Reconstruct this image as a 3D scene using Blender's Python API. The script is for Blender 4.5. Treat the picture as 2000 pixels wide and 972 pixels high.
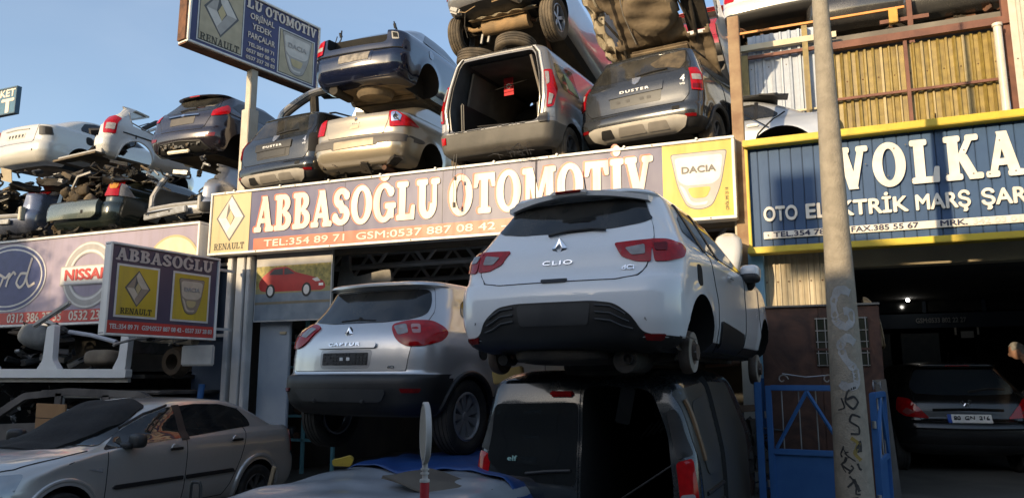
import bpy, bmesh, math, random
from mathutils import Vector, Matrix
from mathutils.bvhtree import BVHTree
from mathutils.geometry import delaunay_2d_cdt
random.seed(7)
R = math.radians
scene = bpy.context.scene
for o in list(bpy.data.objects): bpy.data.objects.remove(o)

# ---------------------------------------------------------------- camera
cd = bpy.data.cameras.new('camera'); cam = bpy.data.objects.new('camera', cd)
scene.collection.objects.link(cam); scene.camera = cam
cd.sensor_width = 36; cd.lens = 27.0; cd.clip_start = 0.05; cd.clip_end = 2000
cam.location = (0, 0, 1.6)
cam.rotation_euler = (R(90 + 9.5), 0, R(23))

# ---------------------------------------------------------------- sky, sun, exposure
SUN_EL, SUN_X = 13.0, 0.38
world = bpy.data.worlds.new('World'); scene.world = world; world.use_nodes = True
wn = world.node_tree.nodes; wl = world.node_tree.links
sky = wn.new('ShaderNodeTexSky'); sky.sky_type = 'NISHITA'; sky.sun_disc = False
sky.sun_elevation = R(SUN_EL); sky.sun_rotation = math.atan2(-SUN_X, -1.0)
sky.altitude = 800; sky.air_density = 1.0; sky.dust_density = 2.2; sky.ozone_density = 1.6
bg = wn['Background']
# thin uneven haze high in the air
tc_ = wn.new('ShaderNodeTexCoord'); mp_ = wn.new('ShaderNodeMapping'); mp_.inputs['Scale'].default_value = (1.0, 1.0, 3.5); wl.new(tc_.outputs['Generated'], mp_.inputs[0])
nz_ = wn.new('ShaderNodeTexNoise'); nz_.inputs['Scale'].default_value = 2.2; nz_.inputs['Detail'].default_value = 5; nz_.inputs['Distortion'].default_value = 0.6; wl.new(mp_.outputs[0], nz_.inputs['Vector'])
mr_ = wn.new('ShaderNodeMapRange'); mr_.inputs[1].default_value = 0.3; mr_.inputs[2].default_value = 0.8; mr_.inputs[3].default_value = 0.04; mr_.inputs[4].default_value = 0.24; wl.new(nz_.outputs[0], mr_.inputs[0])
mx_ = wn.new('ShaderNodeMix'); mx_.data_type = 'RGBA'; mx_.inputs[7].default_value = (3.1, 3.35, 3.7, 1); wl.new(mr_.outputs[0], mx_.inputs[0]); wl.new(sky.outputs[0], mx_.inputs[6]); wl.new(mx_.outputs[2], bg.inputs[0]); bg.inputs[1].default_value = 0.15
sd = bpy.data.lights.new('sun', 'SUN'); sd.energy = 3.3; sd.angle = R(0.5); sd.color = (1.0, 0.77, 0.48)
sun = bpy.data.objects.new('sun', sd); scene.collection.objects.link(sun)
sdir = Vector((SUN_X, 1.0, -math.tan(R(SUN_EL)) * math.hypot(SUN_X, 1)))
sun.rotation_euler = sdir.to_track_quat('-Z', 'Y').to_euler(); sun.location = (-5, -20, 30)
vs = scene.view_settings
vs.view_transform = 'Standard'; vs.look = 'None'; vs.exposure = 0.85; vs.gamma = 1.0; vs.use_curve_mapping = False
scene.cycles.max_bounces = 6; scene.cycles.use_denoising = True

# ---------------------------------------------------------------- materials
MATS = {}
def _new(name):
    m = bpy.data.materials.new(name); m.use_nodes = True
    return m, m.node_tree.nodes, m.node_tree.links, m.node_tree.nodes['Principled BSDF']
def _noise(n, l, scale, detail=4, coord='Object', dist=0.0):
    tc = n.new('ShaderNodeTexCoord'); t = n.new('ShaderNodeTexNoise')
    t.inputs['Scale'].default_value = scale; t.inputs['Detail'].default_value = detail
    t.inputs['Distortion'].default_value = dist
    l.new(tc.outputs[coord], t.inputs['Vector'])
    return t
def _ramp(n, l, src, lo, hi):
    r = n.new('ShaderNodeMapRange'); r.inputs[1].default_value = lo; r.inputs[2].default_value = hi
    l.new(src, r.inputs[0]); return r.outputs[0]
def _mix(n, l, fac, a, b):
    m = n.new('ShaderNodeMix'); m.data_type = 'RGBA'
    if isinstance(fac, float): m.inputs[0].default_value = fac
    else: l.new(fac, m.inputs[0])
    for s, c in ((6, a), (7, b)):
        if isinstance(c, tuple): m.inputs[s].default_value = (*c, 1)
        else: l.new(c, m.inputs[s])
    return m.outputs[2]
def _bump(n, l, p, h, strength, dist=0.01):
    b = n.new('ShaderNodeBump'); b.inputs['Strength'].default_value = strength; b.inputs['Distance'].default_value = dist
    l.new(h, b.inputs['Height']); l.new(b.outputs[0], p.inputs['Normal'])
def paint(name, col, metal=0.0, rough=0.3, dust=0.25, dustcol=(0.30, 0.25, 0.18), scale=3.0, coat=1.0):
    """car paint with clear coat, uneven dust film and faint orange peel"""
    if name in MATS: return MATS[name]
    m, n, l, p = _new(name)
    a = _noise(n, l, scale, 6, dist=0.6); b = _noise(n, l, scale * 22, 3)
    f = n.new('ShaderNodeMath'); f.operation = 'MULTIPLY'
    l.new(_ramp(n, l, a.outputs[0], 0.35, 0.75), f.inputs[0]); l.new(_ramp(n, l, b.outputs[0], 0.2, 0.8), f.inputs[1])
    f2 = n.new('ShaderNodeMath'); f2.operation = 'MULTIPLY'; l.new(f.outputs[0], f2.inputs[0]); f2.inputs[1].default_value = dust
    sp = _noise(n, l, scale * 60, 2); tcs = n.new('ShaderNodeTexCoord'); ms = n.new('ShaderNodeMapping'); ms.inputs['Scale'].default_value = (3, 3, 60); ms.inputs['Rotation'].default_value = (0.1, 0.25, 0)
    l.new(tcs.outputs['Object'], ms.inputs[0]); sn = n.new('ShaderNodeTexNoise'); sn.inputs['Scale'].default_value = 2.0; sn.inputs['Detail'].default_value = 3; l.new(ms.outputs[0], sn.inputs['Vector'])
    f3 = n.new('ShaderNodeMath'); f3.operation = 'MULTIPLY'; l.new(_ramp(n, l, sn.outputs[0], 0.66, 0.74), f3.inputs[0]); l.new(_ramp2(n, l, _ramp(n, l, a.outputs[0], 0.5, 0.6), 0.0, 0.5 * dust + 0.03), f3.inputs[1])
    f4 = n.new('ShaderNodeMath'); f4.operation = 'MULTIPLY'; l.new(_ramp(n, l, sp.outputs[0], 0.55, 0.8), f4.inputs[0]); f4.inputs[1].default_value = 0.6 * dust
    f5 = n.new('ShaderNodeMath'); f5.operation = 'MAXIMUM'; l.new(f3.outputs[0], f5.inputs[0]); l.new(f4.outputs[0], f5.inputs[1])
    f6 = n.new('ShaderNodeMath'); f6.operation = 'MAXIMUM'; l.new(f2.outputs[0], f6.inputs[0]); l.new(f5.outputs[0], f6.inputs[1])
    l.new(_mix(n, l, f6.outputs[0], col, dustcol), p.inputs['Base Color'])
    p.inputs['Metallic'].default_value = metal
    l.new(_ramp2(n, l, f.outputs[0], rough, min(1, rough + 0.30 * dust)), p.inputs['Roughness'])
    p.inputs['Coat Weight'].default_value = coat; p.inputs['Coat Roughness'].default_value = 0.03 + 0.12 * dust
    MATS[name] = m; return m
def _ramp2(n, l, src, a, b):
    r = n.new('ShaderNodeMapRange'); r.inputs[3].default_value = a; r.inputs[4].default_value = b
    l.new(src, r.inputs[0]); return r.outputs[0]
def rough(name, c1, c2, scale=4.0, rough_=0.8, bump=0.3, metal=0.0, detail=8, bd=0.01, dist=0.3):
    """matte or worn surface: two tones mixed by noise, with bump"""
    if name in MATS: return MATS[name]
    m, n, l, p = _new(name)
    a = _noise(n, l, scale, detail, dist=dist)
    l.new(_mix(n, l, _ramp(n, l, a.outputs[0], 0.35, 0.65), c1, c2), p.inputs['Base Color'])
    p.inputs['Roughness'].default_value = rough_; p.inputs['Metallic'].default_value = metal
    b = _noise(n, l, scale * 7, 6)
    _bump(n, l, p, b.outputs[0], bump, bd)
    MATS[name] = m; return m
def flat(name, col, rough_=0.5, metal=0.0, coat=0.0, spec=0.5, var=0.12, scale=6.0):
    if name in MATS: return MATS[name]
    m, n, l, p = _new(name)
    a = _noise(n, l, scale, 5)
    d = tuple(c * (1 - var) for c in col); u = tuple(min(1, c * (1 + var)) for c in col)
    l.new(_mix(n, l, _ramp(n, l, a.outputs[0], 0.3, 0.7), d, u), p.inputs['Base Color'])
    p.inputs['Roughness'].default_value = rough_; p.inputs['Metallic'].default_value = metal
    p.inputs['Coat Weight'].default_value = coat; p.inputs['Specular IOR Level'].default_value = spec
    MATS[name] = m; return m
def signmat(name, col, rough_=0.42, grime=(0.16, 0.13, 0.09), amt=0.35):
    """printed sign sheet: rain streaks and slight fading"""
    if name in MATS: return MATS[name]
    m, n, l, p = _new(name)
    tc = n.new('ShaderNodeTexCoord'); mp = n.new('ShaderNodeMapping'); mp.inputs['Scale'].default_value = (5, 5, 0.45); l.new(tc.outputs['Object'], mp.inputs[0])
    t = n.new('ShaderNodeTexNoise'); t.inputs['Scale'].default_value = 1.6; t.inputs['Detail'].default_value = 7; l.new(mp.outputs[0], t.inputs['Vector'])
    a = _noise(n, l, 0.9, 4); b = _noise(n, l, 30, 4)
    c = _mix(n, l, _ramp(n, l, a.outputs[0], 0.3, 0.7), tuple(x * 0.86 for x in col), tuple(min(1, x * 1.14 + 0.012) for x in col))
    f = n.new('ShaderNodeMath'); f.operation = 'MULTIPLY'; l.new(_ramp(n, l, t.outputs[0], 0.48, 0.80), f.inputs[0]); l.new(_ramp2(n, l, b.outputs[0], 0.2 * amt, 1.5 * amt), f.inputs[1])
    l.new(_mix(n, l, f.outputs[0], c, grime), p.inputs['Base Color'])
    l.new(_ramp2(n, l, f.outputs[0], rough_, 0.8), p.inputs['Roughness'])
    w = _noise(n, l, 1.7, 2); _bump(n, l, p, w.outputs[0], 0.25, 0.05)
    MATS[name] = m; return m
def glass(name, col=(0.008, 0.01, 0.012), rough_=0.03, dust=0.12, dustcol=(0.25, 0.22, 0.17)):
    """tinted car glass over a dark cabin, with a dust film"""
    if name in MATS: return MATS[name]
    m, n, l, p = _new(name)
    a = _noise(n, l, 2.2, 6, dist=1.0)
    f = _ramp2(n, l, _ramp(n, l, a.outputs[0], 0.3, 0.8), 0.0, dust)
    l.new(_mix(n, l, f, col, dustcol), p.inputs['Base Color'])
    l.new(_ramp2(n, l, f, rough_, 0.5), p.inputs['Roughness'])
    p.inputs['IOR'].default_value = 1.52; p.inputs['Specular IOR Level'].default_value = 0.6
    MATS[name] = m; return m
def lens(name, col, ribs=60.0, rough_=0.08):
    if name in MATS: return MATS[name]
    m, n, l, p = _new(name)
    tc = n.new('ShaderNodeTexCoord'); w = n.new('ShaderNodeTexWave'); w.inputs['Scale'].default_value = ribs
    w.bands_direction = 'Z'; w.inputs['Distortion'].default_value = 1.0
    l.new(tc.outputs['Object'], w.inputs['Vector'])
    v = n.new('ShaderNodeTexVoronoi'); v.inputs['Scale'].default_value = 22; l.new(tc.outputs['Object'], v.inputs['Vector'])
    c1 = _mix(n, l, w.outputs[1], tuple(c * 0.72 for c in col), col)
    l.new(_mix(n, l, _ramp(n, l, v.outputs[0], 0.15, 0.75), tuple(min(1, c * 1.25) for c in col), c1), p.inputs['Base Color'])
    g = _mix(n, l, _ramp2(n, l, _ramp(n, l, v.outputs[0], 0.1, 0.8), 0.0, 0.4), c1, tuple(c * 0.30 for c in col)); l.new(g, p.inputs['Base Color'])
    p.inputs['Roughness'].default_value = rough_; p.inputs['Coat Weight'].default_value = 0.25
    p.inputs['Coat Roughness'].default_value = 0.03; p.inputs['Specular IOR Level'].default_value = 0.35
    MATS[name] = m; return m
def corrugated_col(name, c1, c2, rust, scale=1.5, rough_=0.55, streak=0.5):
    """painted sheet metal with vertical rain streaks"""
    if name in MATS: return MATS[name]
    m, n, l, p = _new(name)
    tc = n.new('ShaderNodeTexCoord'); mp = n.new('ShaderNodeMapping'); mp.inputs['Scale'].default_value = (6, 6, 0.35)
    l.new(tc.outputs['Object'], mp.inputs[0])
    t = n.new('ShaderNodeTexNoise'); t.inputs['Scale'].default_value = scale; t.inputs['Detail'].default_value = 8
    l.new(mp.outputs[0], t.inputs['Vector'])
    a = _noise(n, l, scale * 9, 6)
    c = _mix(n, l, _ramp(n, l, a.outputs[0], 0.35, 0.7), c1, c2)
    f = n.new('ShaderNodeMath'); f.operation = 'MULTIPLY'; f.inputs[1].default_value = streak
    l.new(_ramp(n, l, t.outputs[0], 0.5, 0.75), f.inputs[0])
    l.new(_mix(n, l, f.outputs[0], c, rust), p.inputs['Base Color'])
    p.inputs['Roughness'].default_value = rough_
    MATS[name] = m; return m

RUBBER = rough('tyre_rubber', (0.018, 0.017, 0.016), (0.05, 0.045, 0.038), 5, 0.85, 0.25)
RUBBER_DUSTY = rough('dusty_tyre_rubber', (0.05, 0.042, 0.032), (0.14, 0.11, 0.075), 5, 0.9, 0.3)
BLACKP = rough('black_plastic', (0.012, 0.012, 0.013), (0.022, 0.021, 0.020), 3, 0.5, 0.08)
GREYP = rough('grey_plastic', (0.028, 0.029, 0.031), (0.045, 0.044, 0.043), 3, 0.55, 0.08)
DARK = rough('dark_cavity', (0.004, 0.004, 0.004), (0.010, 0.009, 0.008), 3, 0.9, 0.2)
UNDER = rough('under_body', (0.016, 0.014, 0.012), (0.045, 0.036, 0.026), 4, 0.85, 0.5)
UNDERDUST = rough('dusty_under_body', (0.05, 0.042, 0.032), (0.16, 0.12, 0.075), 3, 0.9, 0.6)
MUD = rough('dried_mud_panel', (0.16, 0.115, 0.07), (0.34, 0.25, 0.15), 2.2, 0.9, 0.5)
RUST = rough('rusty_steel', (0.16, 0.07, 0.035), (0.07, 0.035, 0.02), 5, 0.85, 0.4)
RUSTP = rough('rust_primer_beam', (0.20, 0.085, 0.055), (0.12, 0.05, 0.035), 4, 0.7, 0.2)
STEEL = rough('bare_steel', (0.42, 0.42, 0.42), (0.25, 0.24, 0.22), 5, 0.45, 0.15, metal=0.7)
ALU = flat('alloy_silver', (0.62, 0.62, 0.63), 0.3, 0.85)
CHROME = flat('chrome', (0.85, 0.85, 0.86), 0.08, 1.0, var=0.03)
SILVERLET = flat('silver_badge', (0.55, 0.55, 0.56), 0.25, 0.8)
GLASS = glass('tinted_glass')
GLASSB = glass('dusty_glass', dust=0.26)
GLASSC = glass('clean_dark_glass', dust=0.03)
REDLENS = lens('red_lens', (0.50, 0.004, 0.008))
REDLENSD = lens('dark_red_lens', (0.20, 0.006, 0.008))
CLEARLENS = lens('clear_lens', (0.40, 0.38, 0.38), 40)
AMBER = lens('amber_lens', (0.75, 0.33, 0.05))
SEAM = flat('panel_gap_black', (0.006, 0.006, 0.006), 0.8)
WHITEB = flat('white_marking', (0.8, 0.8, 0.78), 0.5)
INTERIOR = rough('grey_trim_cloth', (0.05, 0.05, 0.05), (0.09, 0.085, 0.08), 4, 0.9, 0.3)
BEIGE = rough('beige_headliner', (0.38, 0.34, 0.28), (0.28, 0.25, 0.20), 3, 0.9, 0.2)

# ---------------------------------------------------------------- helpers
COL = scene.collection
def link(name, me, parent=None, mats=(), smooth=True, sharp=38):
    for m in mats: me.materials.append(m)
    if smooth and len(me.polygons):
        me.polygons.foreach_set('use_smooth', [True] * len(me.polygons))
        me.set_sharp_from_angle(angle=R(sharp))
    me.name = name
    o = bpy.data.objects.new(name, me); COL.objects.link(o)
    if parent is not None: o.parent = parent
    return o
def empty(name, loc, rz=0.0, rx=0.0, ry=0.0):
    o = bpy.data.objects.new(name, None); COL.objects.link(o)
    o.location = loc; o.rotation_euler = (rx, ry, rz); o.empty_display_size = 0.2
    return o
def tag(o, label, cat, group=None):
    o['label'] = label; o['category'] = cat
    if group: o['group'] = group
    return o
def struct(o, kind='structure'): o['kind'] = kind; return o

class MB:
    """collects shapes and links them as ONE mesh"""
    def __init__(self): self.v = []; self.f = []; self.m = []; self.mats = []
    def mi(self, mat):
        if mat not in self.mats: self.mats.append(mat)
        return self.mats.index(mat)
    def add(self, vs, fs, mat, M=None):
        b = len(self.v); k = self.mi(mat)
        self.v += [tuple(M @ Vector(p)) if M is not None else tuple(p) for p in vs]
        for f in fs: self.f.append(tuple(i + b for i in f)); self.m.append(k)
        return self
    def box(self, c, s, mat, rot=(0, 0, 0), bev=0.0, jit=0.0):
        hx, hy, hz = s[0] / 2, s[1] / 2, s[2] / 2
        M = Matrix.Translation(c) @ (Matrix.Rotation(rot[2], 4, 'Z') @ Matrix.Rotation(rot[1], 4, 'Y') @ Matrix.Rotation(rot[0], 4, 'X'))
        if bev <= 0 and jit <= 0:
            vs = [(x, y, z) for x in (-hx, hx) for y in (-hy, hy) for z in (-hz, hz)]
            fs = [(0, 1, 3, 2), (4, 6, 7, 5), (0, 4, 5, 1), (2, 3, 7, 6), (0, 2, 6, 4), (1, 5, 7, 3)]
            return self.add(vs, fs, mat, M)
        bm = bmesh.new(); bmesh.ops.create_cube(bm, size=1)
        bmesh.ops.scale(bm, vec=s, verts=bm.verts)
        if jit:
            bmesh.ops.subdivide_edges(bm, edges=bm.edges, cuts=3, use_grid_fill=True)
            for v in bm.verts: v.co += Vector((random.uniform(-1, 1), random.uniform(-1, 1), random.uniform(-1, 1))) * jit
        if bev: bmesh.ops.bevel(bm, geom=list(bm.edges), offset=min(bev, min(s) * .45), segments=2, affect='EDGES')
        bm.verts.index_update()
        vs = [v.co.copy() for v in bm.verts]; fs = [tuple(v.index for v in f.verts) for f in bm.faces]; bm.free()
        return self.add(vs, fs, mat, M)
    def tube(self, pts, r, mat, n=8, cap=True, r2=None):
        pts = [Vector(p) for p in pts]; k = len(pts); vs = []; fs = []
        up = Vector((0, 0, 1)); prev = None
        for i, p in enumerate(pts):
            t = (pts[min(i + 1, k - 1)] - pts[max(i - 1, 0)]).normalized()
            a = t.cross(up if prev is None else prev.cross(t)) if prev is None else prev - t * prev.dot(t)
            if a.length < 1e-4: a = t.cross(Vector((1, 0, 0)))
            a.normalize(); prev = a; b = t.cross(a)
            rr = r if r2 is None else r + (r2 - r) * i / (k - 1)
            for j in range(n):
                q = 2 * math.pi * j / n; vs.append(p + a * (rr * math.cos(q)) + b * (rr * math.sin(q)))
        for i in range(k - 1):
            for j in range(n):
                fs.append((i * n + j, i * n + (j + 1) % n, (i + 1) * n + (j + 1) % n, (i + 1) * n + j))
        if cap: fs.append(tuple(range(n - 1, -1, -1))); fs.append(tuple(range((k - 1) * n, k * n)))
        return self.add(vs, fs, mat)
    def lathe(self, prof, mat, M=None, n=32, closed=False):
        """prof: (radius, along) pairs spun round local Y"""
        vs = []; fs = []; k = len(prof)
        for i in range(n):
            q = 2 * math.pi * i / n
            for r, a in prof: vs.append((r * math.cos(q), a, r * math.sin(q)))
        for i in range(n):
            for j in range(k if closed else k - 1):
                j2 = (j + 1) % k; i2 = (i + 1) % n
                fs.append((i * k + j, i * k + j2, i2 * k + j2, i2 * k + j))
        return self.add(vs, fs, mat, M)
    def prism(self, pts, t, mat, M=None):
        """outline in (x,z), thickness t along +y"""
        n = len(pts); vs = [(p[0], 0, p[1]) for p in pts] + [(p[0], t, p[1]) for p in pts]
        fs = [tuple(range(n)), tuple(range(2 * n - 1, n - 1, -1))] + [(i, (i + 1) % n, n + (i + 1) % n, n + i)[::-1] for i in range(n)]
        return self.add(vs, fs, mat, M)
    def ell(self, c, s, mat, rot=(0, 0, 0), e=0.6, nu=20, nv=12):
        """rounded housing: superellipsoid of full size s"""
        M = Matrix.Translation(c) @ (Matrix.Rotation(rot[2], 4, 'Z') @ Matrix.Rotation(rot[1], 4, 'Y') @ Matrix.Rotation(rot[0], 4, 'X'))
        f = lambda v: math.copysign(abs(v) ** e, v); vs = []; fs = []
        for j in range(1, nv):
            t = math.pi * (j / nv - .5)
            for i in range(nu):
                a = 2 * math.pi * i / nu; vs.append((s[0] / 2 * f(math.cos(t)) * f(math.cos(a)), s[1] / 2 * f(math.cos(t)) * f(math.sin(a)), s[2] / 2 * f(math.sin(t))))
        vs += [(0, 0, -s[2] / 2), (0, 0, s[2] / 2)]; b = len(vs) - 2
        for j in range(nv - 2):
            for i in range(nu): fs.append((j * nu + i, j * nu + (i + 1) % nu, (j + 1) * nu + (i + 1) % nu, (j + 1) * nu + i))
        for i in range(nu): fs.append((b, (i + 1) % nu, i)); fs.append((b + 1, (nv - 2) * nu + i, (nv - 2) * nu + (i + 1) % nu))
        return self.add(vs, fs, mat, M)
    def build(self, name, parent=None, smooth=True, sharp=38, loc=None, fixn=True):
        me = bpy.data.meshes.new(name); me.from_pydata(self.v, [], self.f)
        for m in self.mats: me.materials.append(m)
        if len(self.m) == len(me.polygons): me.polygons.foreach_set('material_index', self.m)
        me.validate()
        if fixn:
            bm = bmesh.new(); bm.from_mesh(me); bmesh.ops.recalc_face_normals(bm, faces=bm.faces); bm.to_mesh(me); bm.free()
        o = link(name, me, parent, (), smooth, sharp)
        if loc: o.location = loc
        return o

def catmull(rows, step=0.03):
    """smooth list of number-tuples; step = spacing; a repeated row makes a crease"""
    out = []
    for i in range(len(rows) - 1):
        p1, p2 = rows[i], rows[i + 1]
        d = max(abs(a - b) for a, b in zip(p1, p2))
        if d < 1e-6: continue
        p0 = rows[i - 1] if i > 0 else p1
        p3 = rows[i + 2] if i + 2 < len(rows) else p2
        k = max(1, min(14, int(math.ceil(d / step))))
        for j in range(k):
            t = j / k; t2 = t * t; t3 = t2 * t
            out.append(tuple(0.5 * (2 * b + (c - a) * t + (2 * a - 5 * b + 4 * c - d_) * t2 + (3 * b - a - 3 * c + d_) * t3) * 0.6
                             + (b + (c - b) * t) * 0.4 for a, b, c, d_ in zip(p0, p1, p2, p3)))
    out.append(tuple(rows[-1])); return out
def sstep(x): x = max(0.0, min(1.0, x)); return x * x * (3 - 2 * x)

class Body:
    """closed car body from stacked plan outlines. rings: (z, rear y, front y, half width)"""
    def __init__(s, rings, rr=0.22, rf=0.35, bow=0.05, bowf=0.18, taper=0.06, wheels=(), flare=0.02, step=0.035,
                 nr=30, nc=8, ns=60, nf=14, crown=0.02, dent=None, shear=0.0):
        s.wheels = wheels
        rows = catmull(rings, step); vs = []; fs = []
        nn = (nr + 1) + nc + ns + nc + (nf + 1) + nc + ns + nc
        L0 = min(r[1] for r in rings); L1 = max(r[2] for r in rings); yc = (L0 + L1) / 2; hl = (L1 - L0) / 2
        def ring(z, yr, yf, hw):
            a = min(rr, hw * .6, (yf - yr) * .3); b = min(rf, hw * .75, (yf - yr) * .35); P = []
            def off(x): return bow * (abs(x) / hw) ** 2
            def offf(x): return -bowf * (abs(x) / hw) ** 2
            for i in range(nr + 1):
                x = -(hw - a) + 2 * (hw - a) * i / nr; P.append((x, yr + off(x)))
            y0 = yr + off(hw - a)
            for i in range(1, nc + 1):
                q = math.pi / 2 * i / (nc + 1); P.append((hw - a + a * math.sin(q), y0 + a - a * math.cos(q)))
            yA = y0 + a; yB = yf + offf(hw - b) - b
            for i in range(ns): P.append((hw, yA + (yB - yA) * i / (ns - 1)))
            for i in range(1, nc + 1):
                q = math.pi / 2 * i / (nc + 1); P.append((hw - b + b * math.cos(q), yB + b * math.sin(q)))
            for i in range(nf + 1):
                x = (hw - b) - 2 * (hw - b) * i / nf; P.append((x, yf + offf(x)))
            for i in range(nc, 0, -1):
                q = math.pi / 2 * i / (nc + 1); P.append((-(hw - b + b * math.cos(q)), yB + b * math.sin(q)))
            for i in range(ns - 1, -1, -1): P.append((-hw, yA + (yB - yA) * i / (ns - 1)))
            for i in range(nc, 0, -1):
                q = math.pi / 2 * i / (nc + 1); P.append((-(hw - a + a * math.sin(q)), y0 + a - a * math.cos(q)))
            out = []
            for x, y in P:
                k = 1 - taper * abs((y - yc) / hl) ** 3
                X = x * k
                for wy, wz, wr in wheels:
                    d = math.hypot(y - wy, z - wz)
                    if abs(x) > hw * .9 and d < wr * 1.45:
                        X += math.copysign(flare * sstep((wr * 1.45 - d) / (wr * .35)), x)
                out.append((X, y, z))
            return out
        RR = [ring(*r) for r in rows]
        for r in RR: vs += r
        N = len(RR[0])
        for i in range(len(RR) - 1):
            for j in range(N):
                j2 = (j + 1) % N; fs.append((i * N + j, i * N + j2, (i + 1) * N + j2, (i + 1) * N + j))
        s.nbottom = len(fs)
        fs.append(tuple(range(N - 1, -1, -1)))
        b = (len(RR) - 1) * N
        # roof cap: two shrinking rings and a centre strip
        z, yr, yf, hw = rows[-1]
        prev = list(range(b, b + N)); cx = (yr + yf) / 2
        for k, sc in enumerate((0.75, 0.5, 0.25)):
            base = len(vs)
            for idx in range(N):
                x, y, zz = vs[b + idx]
                vs.append((x * sc, cx + (y - cx) * sc, z + crown * (1 - sc * sc)))
            cur = list(range(base, base + N))
            for j in range(N): fs.append((prev[j], prev[(j + 1) % N], cur[(j + 1) % N], cur[j]))
            prev = cur
        vs.append((0, cx, z + crown)); c = len(vs) - 1
        for j in range(N): fs.append((prev[j], prev[(j + 1) % N], c))
        if shear: vs = [(x, y, zz + shear(x, y, zz)) for x, y, zz in vs]
        if dent: vs = [dent(*p) for p in vs]
        s.v = vs; s.f = fs
        s.bvh = BVHTree.FromPolygons([Vector(p) for p in vs], fs)
        s.zmin = rings[0][0]
    def mesh(s, zones, mats):
        """zones(cx,cy,cz) -> material index; the flat underside takes the last material"""
        me = bpy.data.meshes.new('body'); me.from_pydata(s.v, [], s.f)
        for m in mats: me.materials.append(m)
        mi = []
        for k, p in enumerate(me.polygons):
            c = p.center
            mi.append(len(mats) - 1 if k == s.nbottom else (zones(c.x, c.y, c.z) if zones else 0))
        me.polygons.foreach_set('material_index', mi); me.update()
        return me
    def build(s, parent, mats, zones=None, cut=None, name='body', sharp=40, wells=True, bottom_z=None):
        me = s.mesh(zones, mats); o = link(name, me, parent, (), True, sharp)
        c = cut or MB()
        if wells:
            for wy, wz, wr in s.wheels:
                hw = max(abs(p[0]) for p in s.v)
                for sg in (-1, 1):
                    M = Matrix.Translation((sg * (hw - 0.10), wy, wz)) @ Matrix.Rotation(R(90), 4, 'Z')
                    q = wr * 1.10
                    n = 40; vs = []
                    for a in (-.22, .22):
                        vs += [tuple(M @ Vector((q * math.cos(2 * math.pi * i / n), a, q * math.sin(2 * math.pi * i / n)))) for i in range(n)]
                    fs = [tuple(range(n)), tuple(range(2 * n - 1, n - 1, -1))] + [(i, n + i, n + (i + 1) % n, (i + 1) % n) for i in range(n)]
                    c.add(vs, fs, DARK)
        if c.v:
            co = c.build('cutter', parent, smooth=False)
            md = o.modifiers.new('b', 'BOOLEAN'); md.operation = 'DIFFERENCE'; md.object = co; md.solver = 'EXACT'
            md.material_mode = 'TRANSFER'
            dg = bpy.context.evaluated_depsgraph_get(); ev = o.evaluated_get(dg)
            nm = bpy.data.meshes.new_from_object(ev, preserve_all_data_layers=True, depsgraph=dg)
            o.modifiers.clear(); o.data = nm; nm.name = name
            nm.polygons.foreach_set('use_smooth', [True] * len(nm.polygons)); nm.set_sharp_from_angle(angle=R(sharp))
            cm = co.data; bpy.data.objects.remove(co); bpy.data.meshes.remove(cm)
        s.obj = o; return o

def rounded(pts, r=0.03, seg=5):
    """round polygon corners; r may be a number or one per corner"""
    out = []; n = len(pts)
    for i in range(n):
        p0, p1, p2 = Vector(pts[i - 1][:2]), Vector(pts[i][:2]), Vector(pts[(i + 1) % n][:2])
        rr = pts[i][2] if len(pts[i]) > 2 else r
        a = p0 - p1; b = p2 - p1; d = min(rr, a.length * .45, b.length * .45)
        if d < 1e-4: out.append(tuple(p1)); continue
        A = p1 + a.normalized() * d; B = p1 + b.normalized() * d
        for k in range(seg + 1):
            t = k / seg; out.append(tuple(A * (1 - t) ** 2 + p1 * (2 * t * (1 - t)) + B * t * t))
    return out
def dense(pts, step):
    out = []; n = len(pts)
    for i in range(n):
        p, q = Vector(pts[i]), Vector(pts[(i + 1) % n]); k = max(1, int((q - p).length / step))
        for j in range(k): out.append(tuple(p + (q - p) * (j / k)))
    return out
def inside(p, poly):
    x, y = p; c = False; n = len(poly); j = n - 1
    for i in range(n):
        if (poly[i][1] > y) != (poly[j][1] > y) and x < (poly[j][0] - poly[i][0]) * (y - poly[i][1]) / (poly[j][1] - poly[i][1]) + poly[i][0]: c = not c
        j = i
    return c
def view_axes(a):
    if a == 'top': return Vector((1, 0, 0)), Vector((0, 1, 0)), Vector((0, 0, -1))
    a = R(a); return Vector((math.cos(a), math.sin(a), 0)), Vector((0, 0, 1)), Vector((-math.sin(a), math.cos(a), 0))
def proj(body, u, v, ax, org=(0, 0, 0)):
    U, V, D = ax; o = U * u + V * v - D * 8
    h = body.bvh.ray_cast(o, D)
    if h[0] is None:
        h = body.bvh.find_nearest(U * u + V * v - D * 1.2)
        return h[0], h[1] if h[1].dot(D) < 0.3 else -h[1]
    return h[0], (h[1] if h[1].dot(D) < 0 else -h[1])
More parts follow.
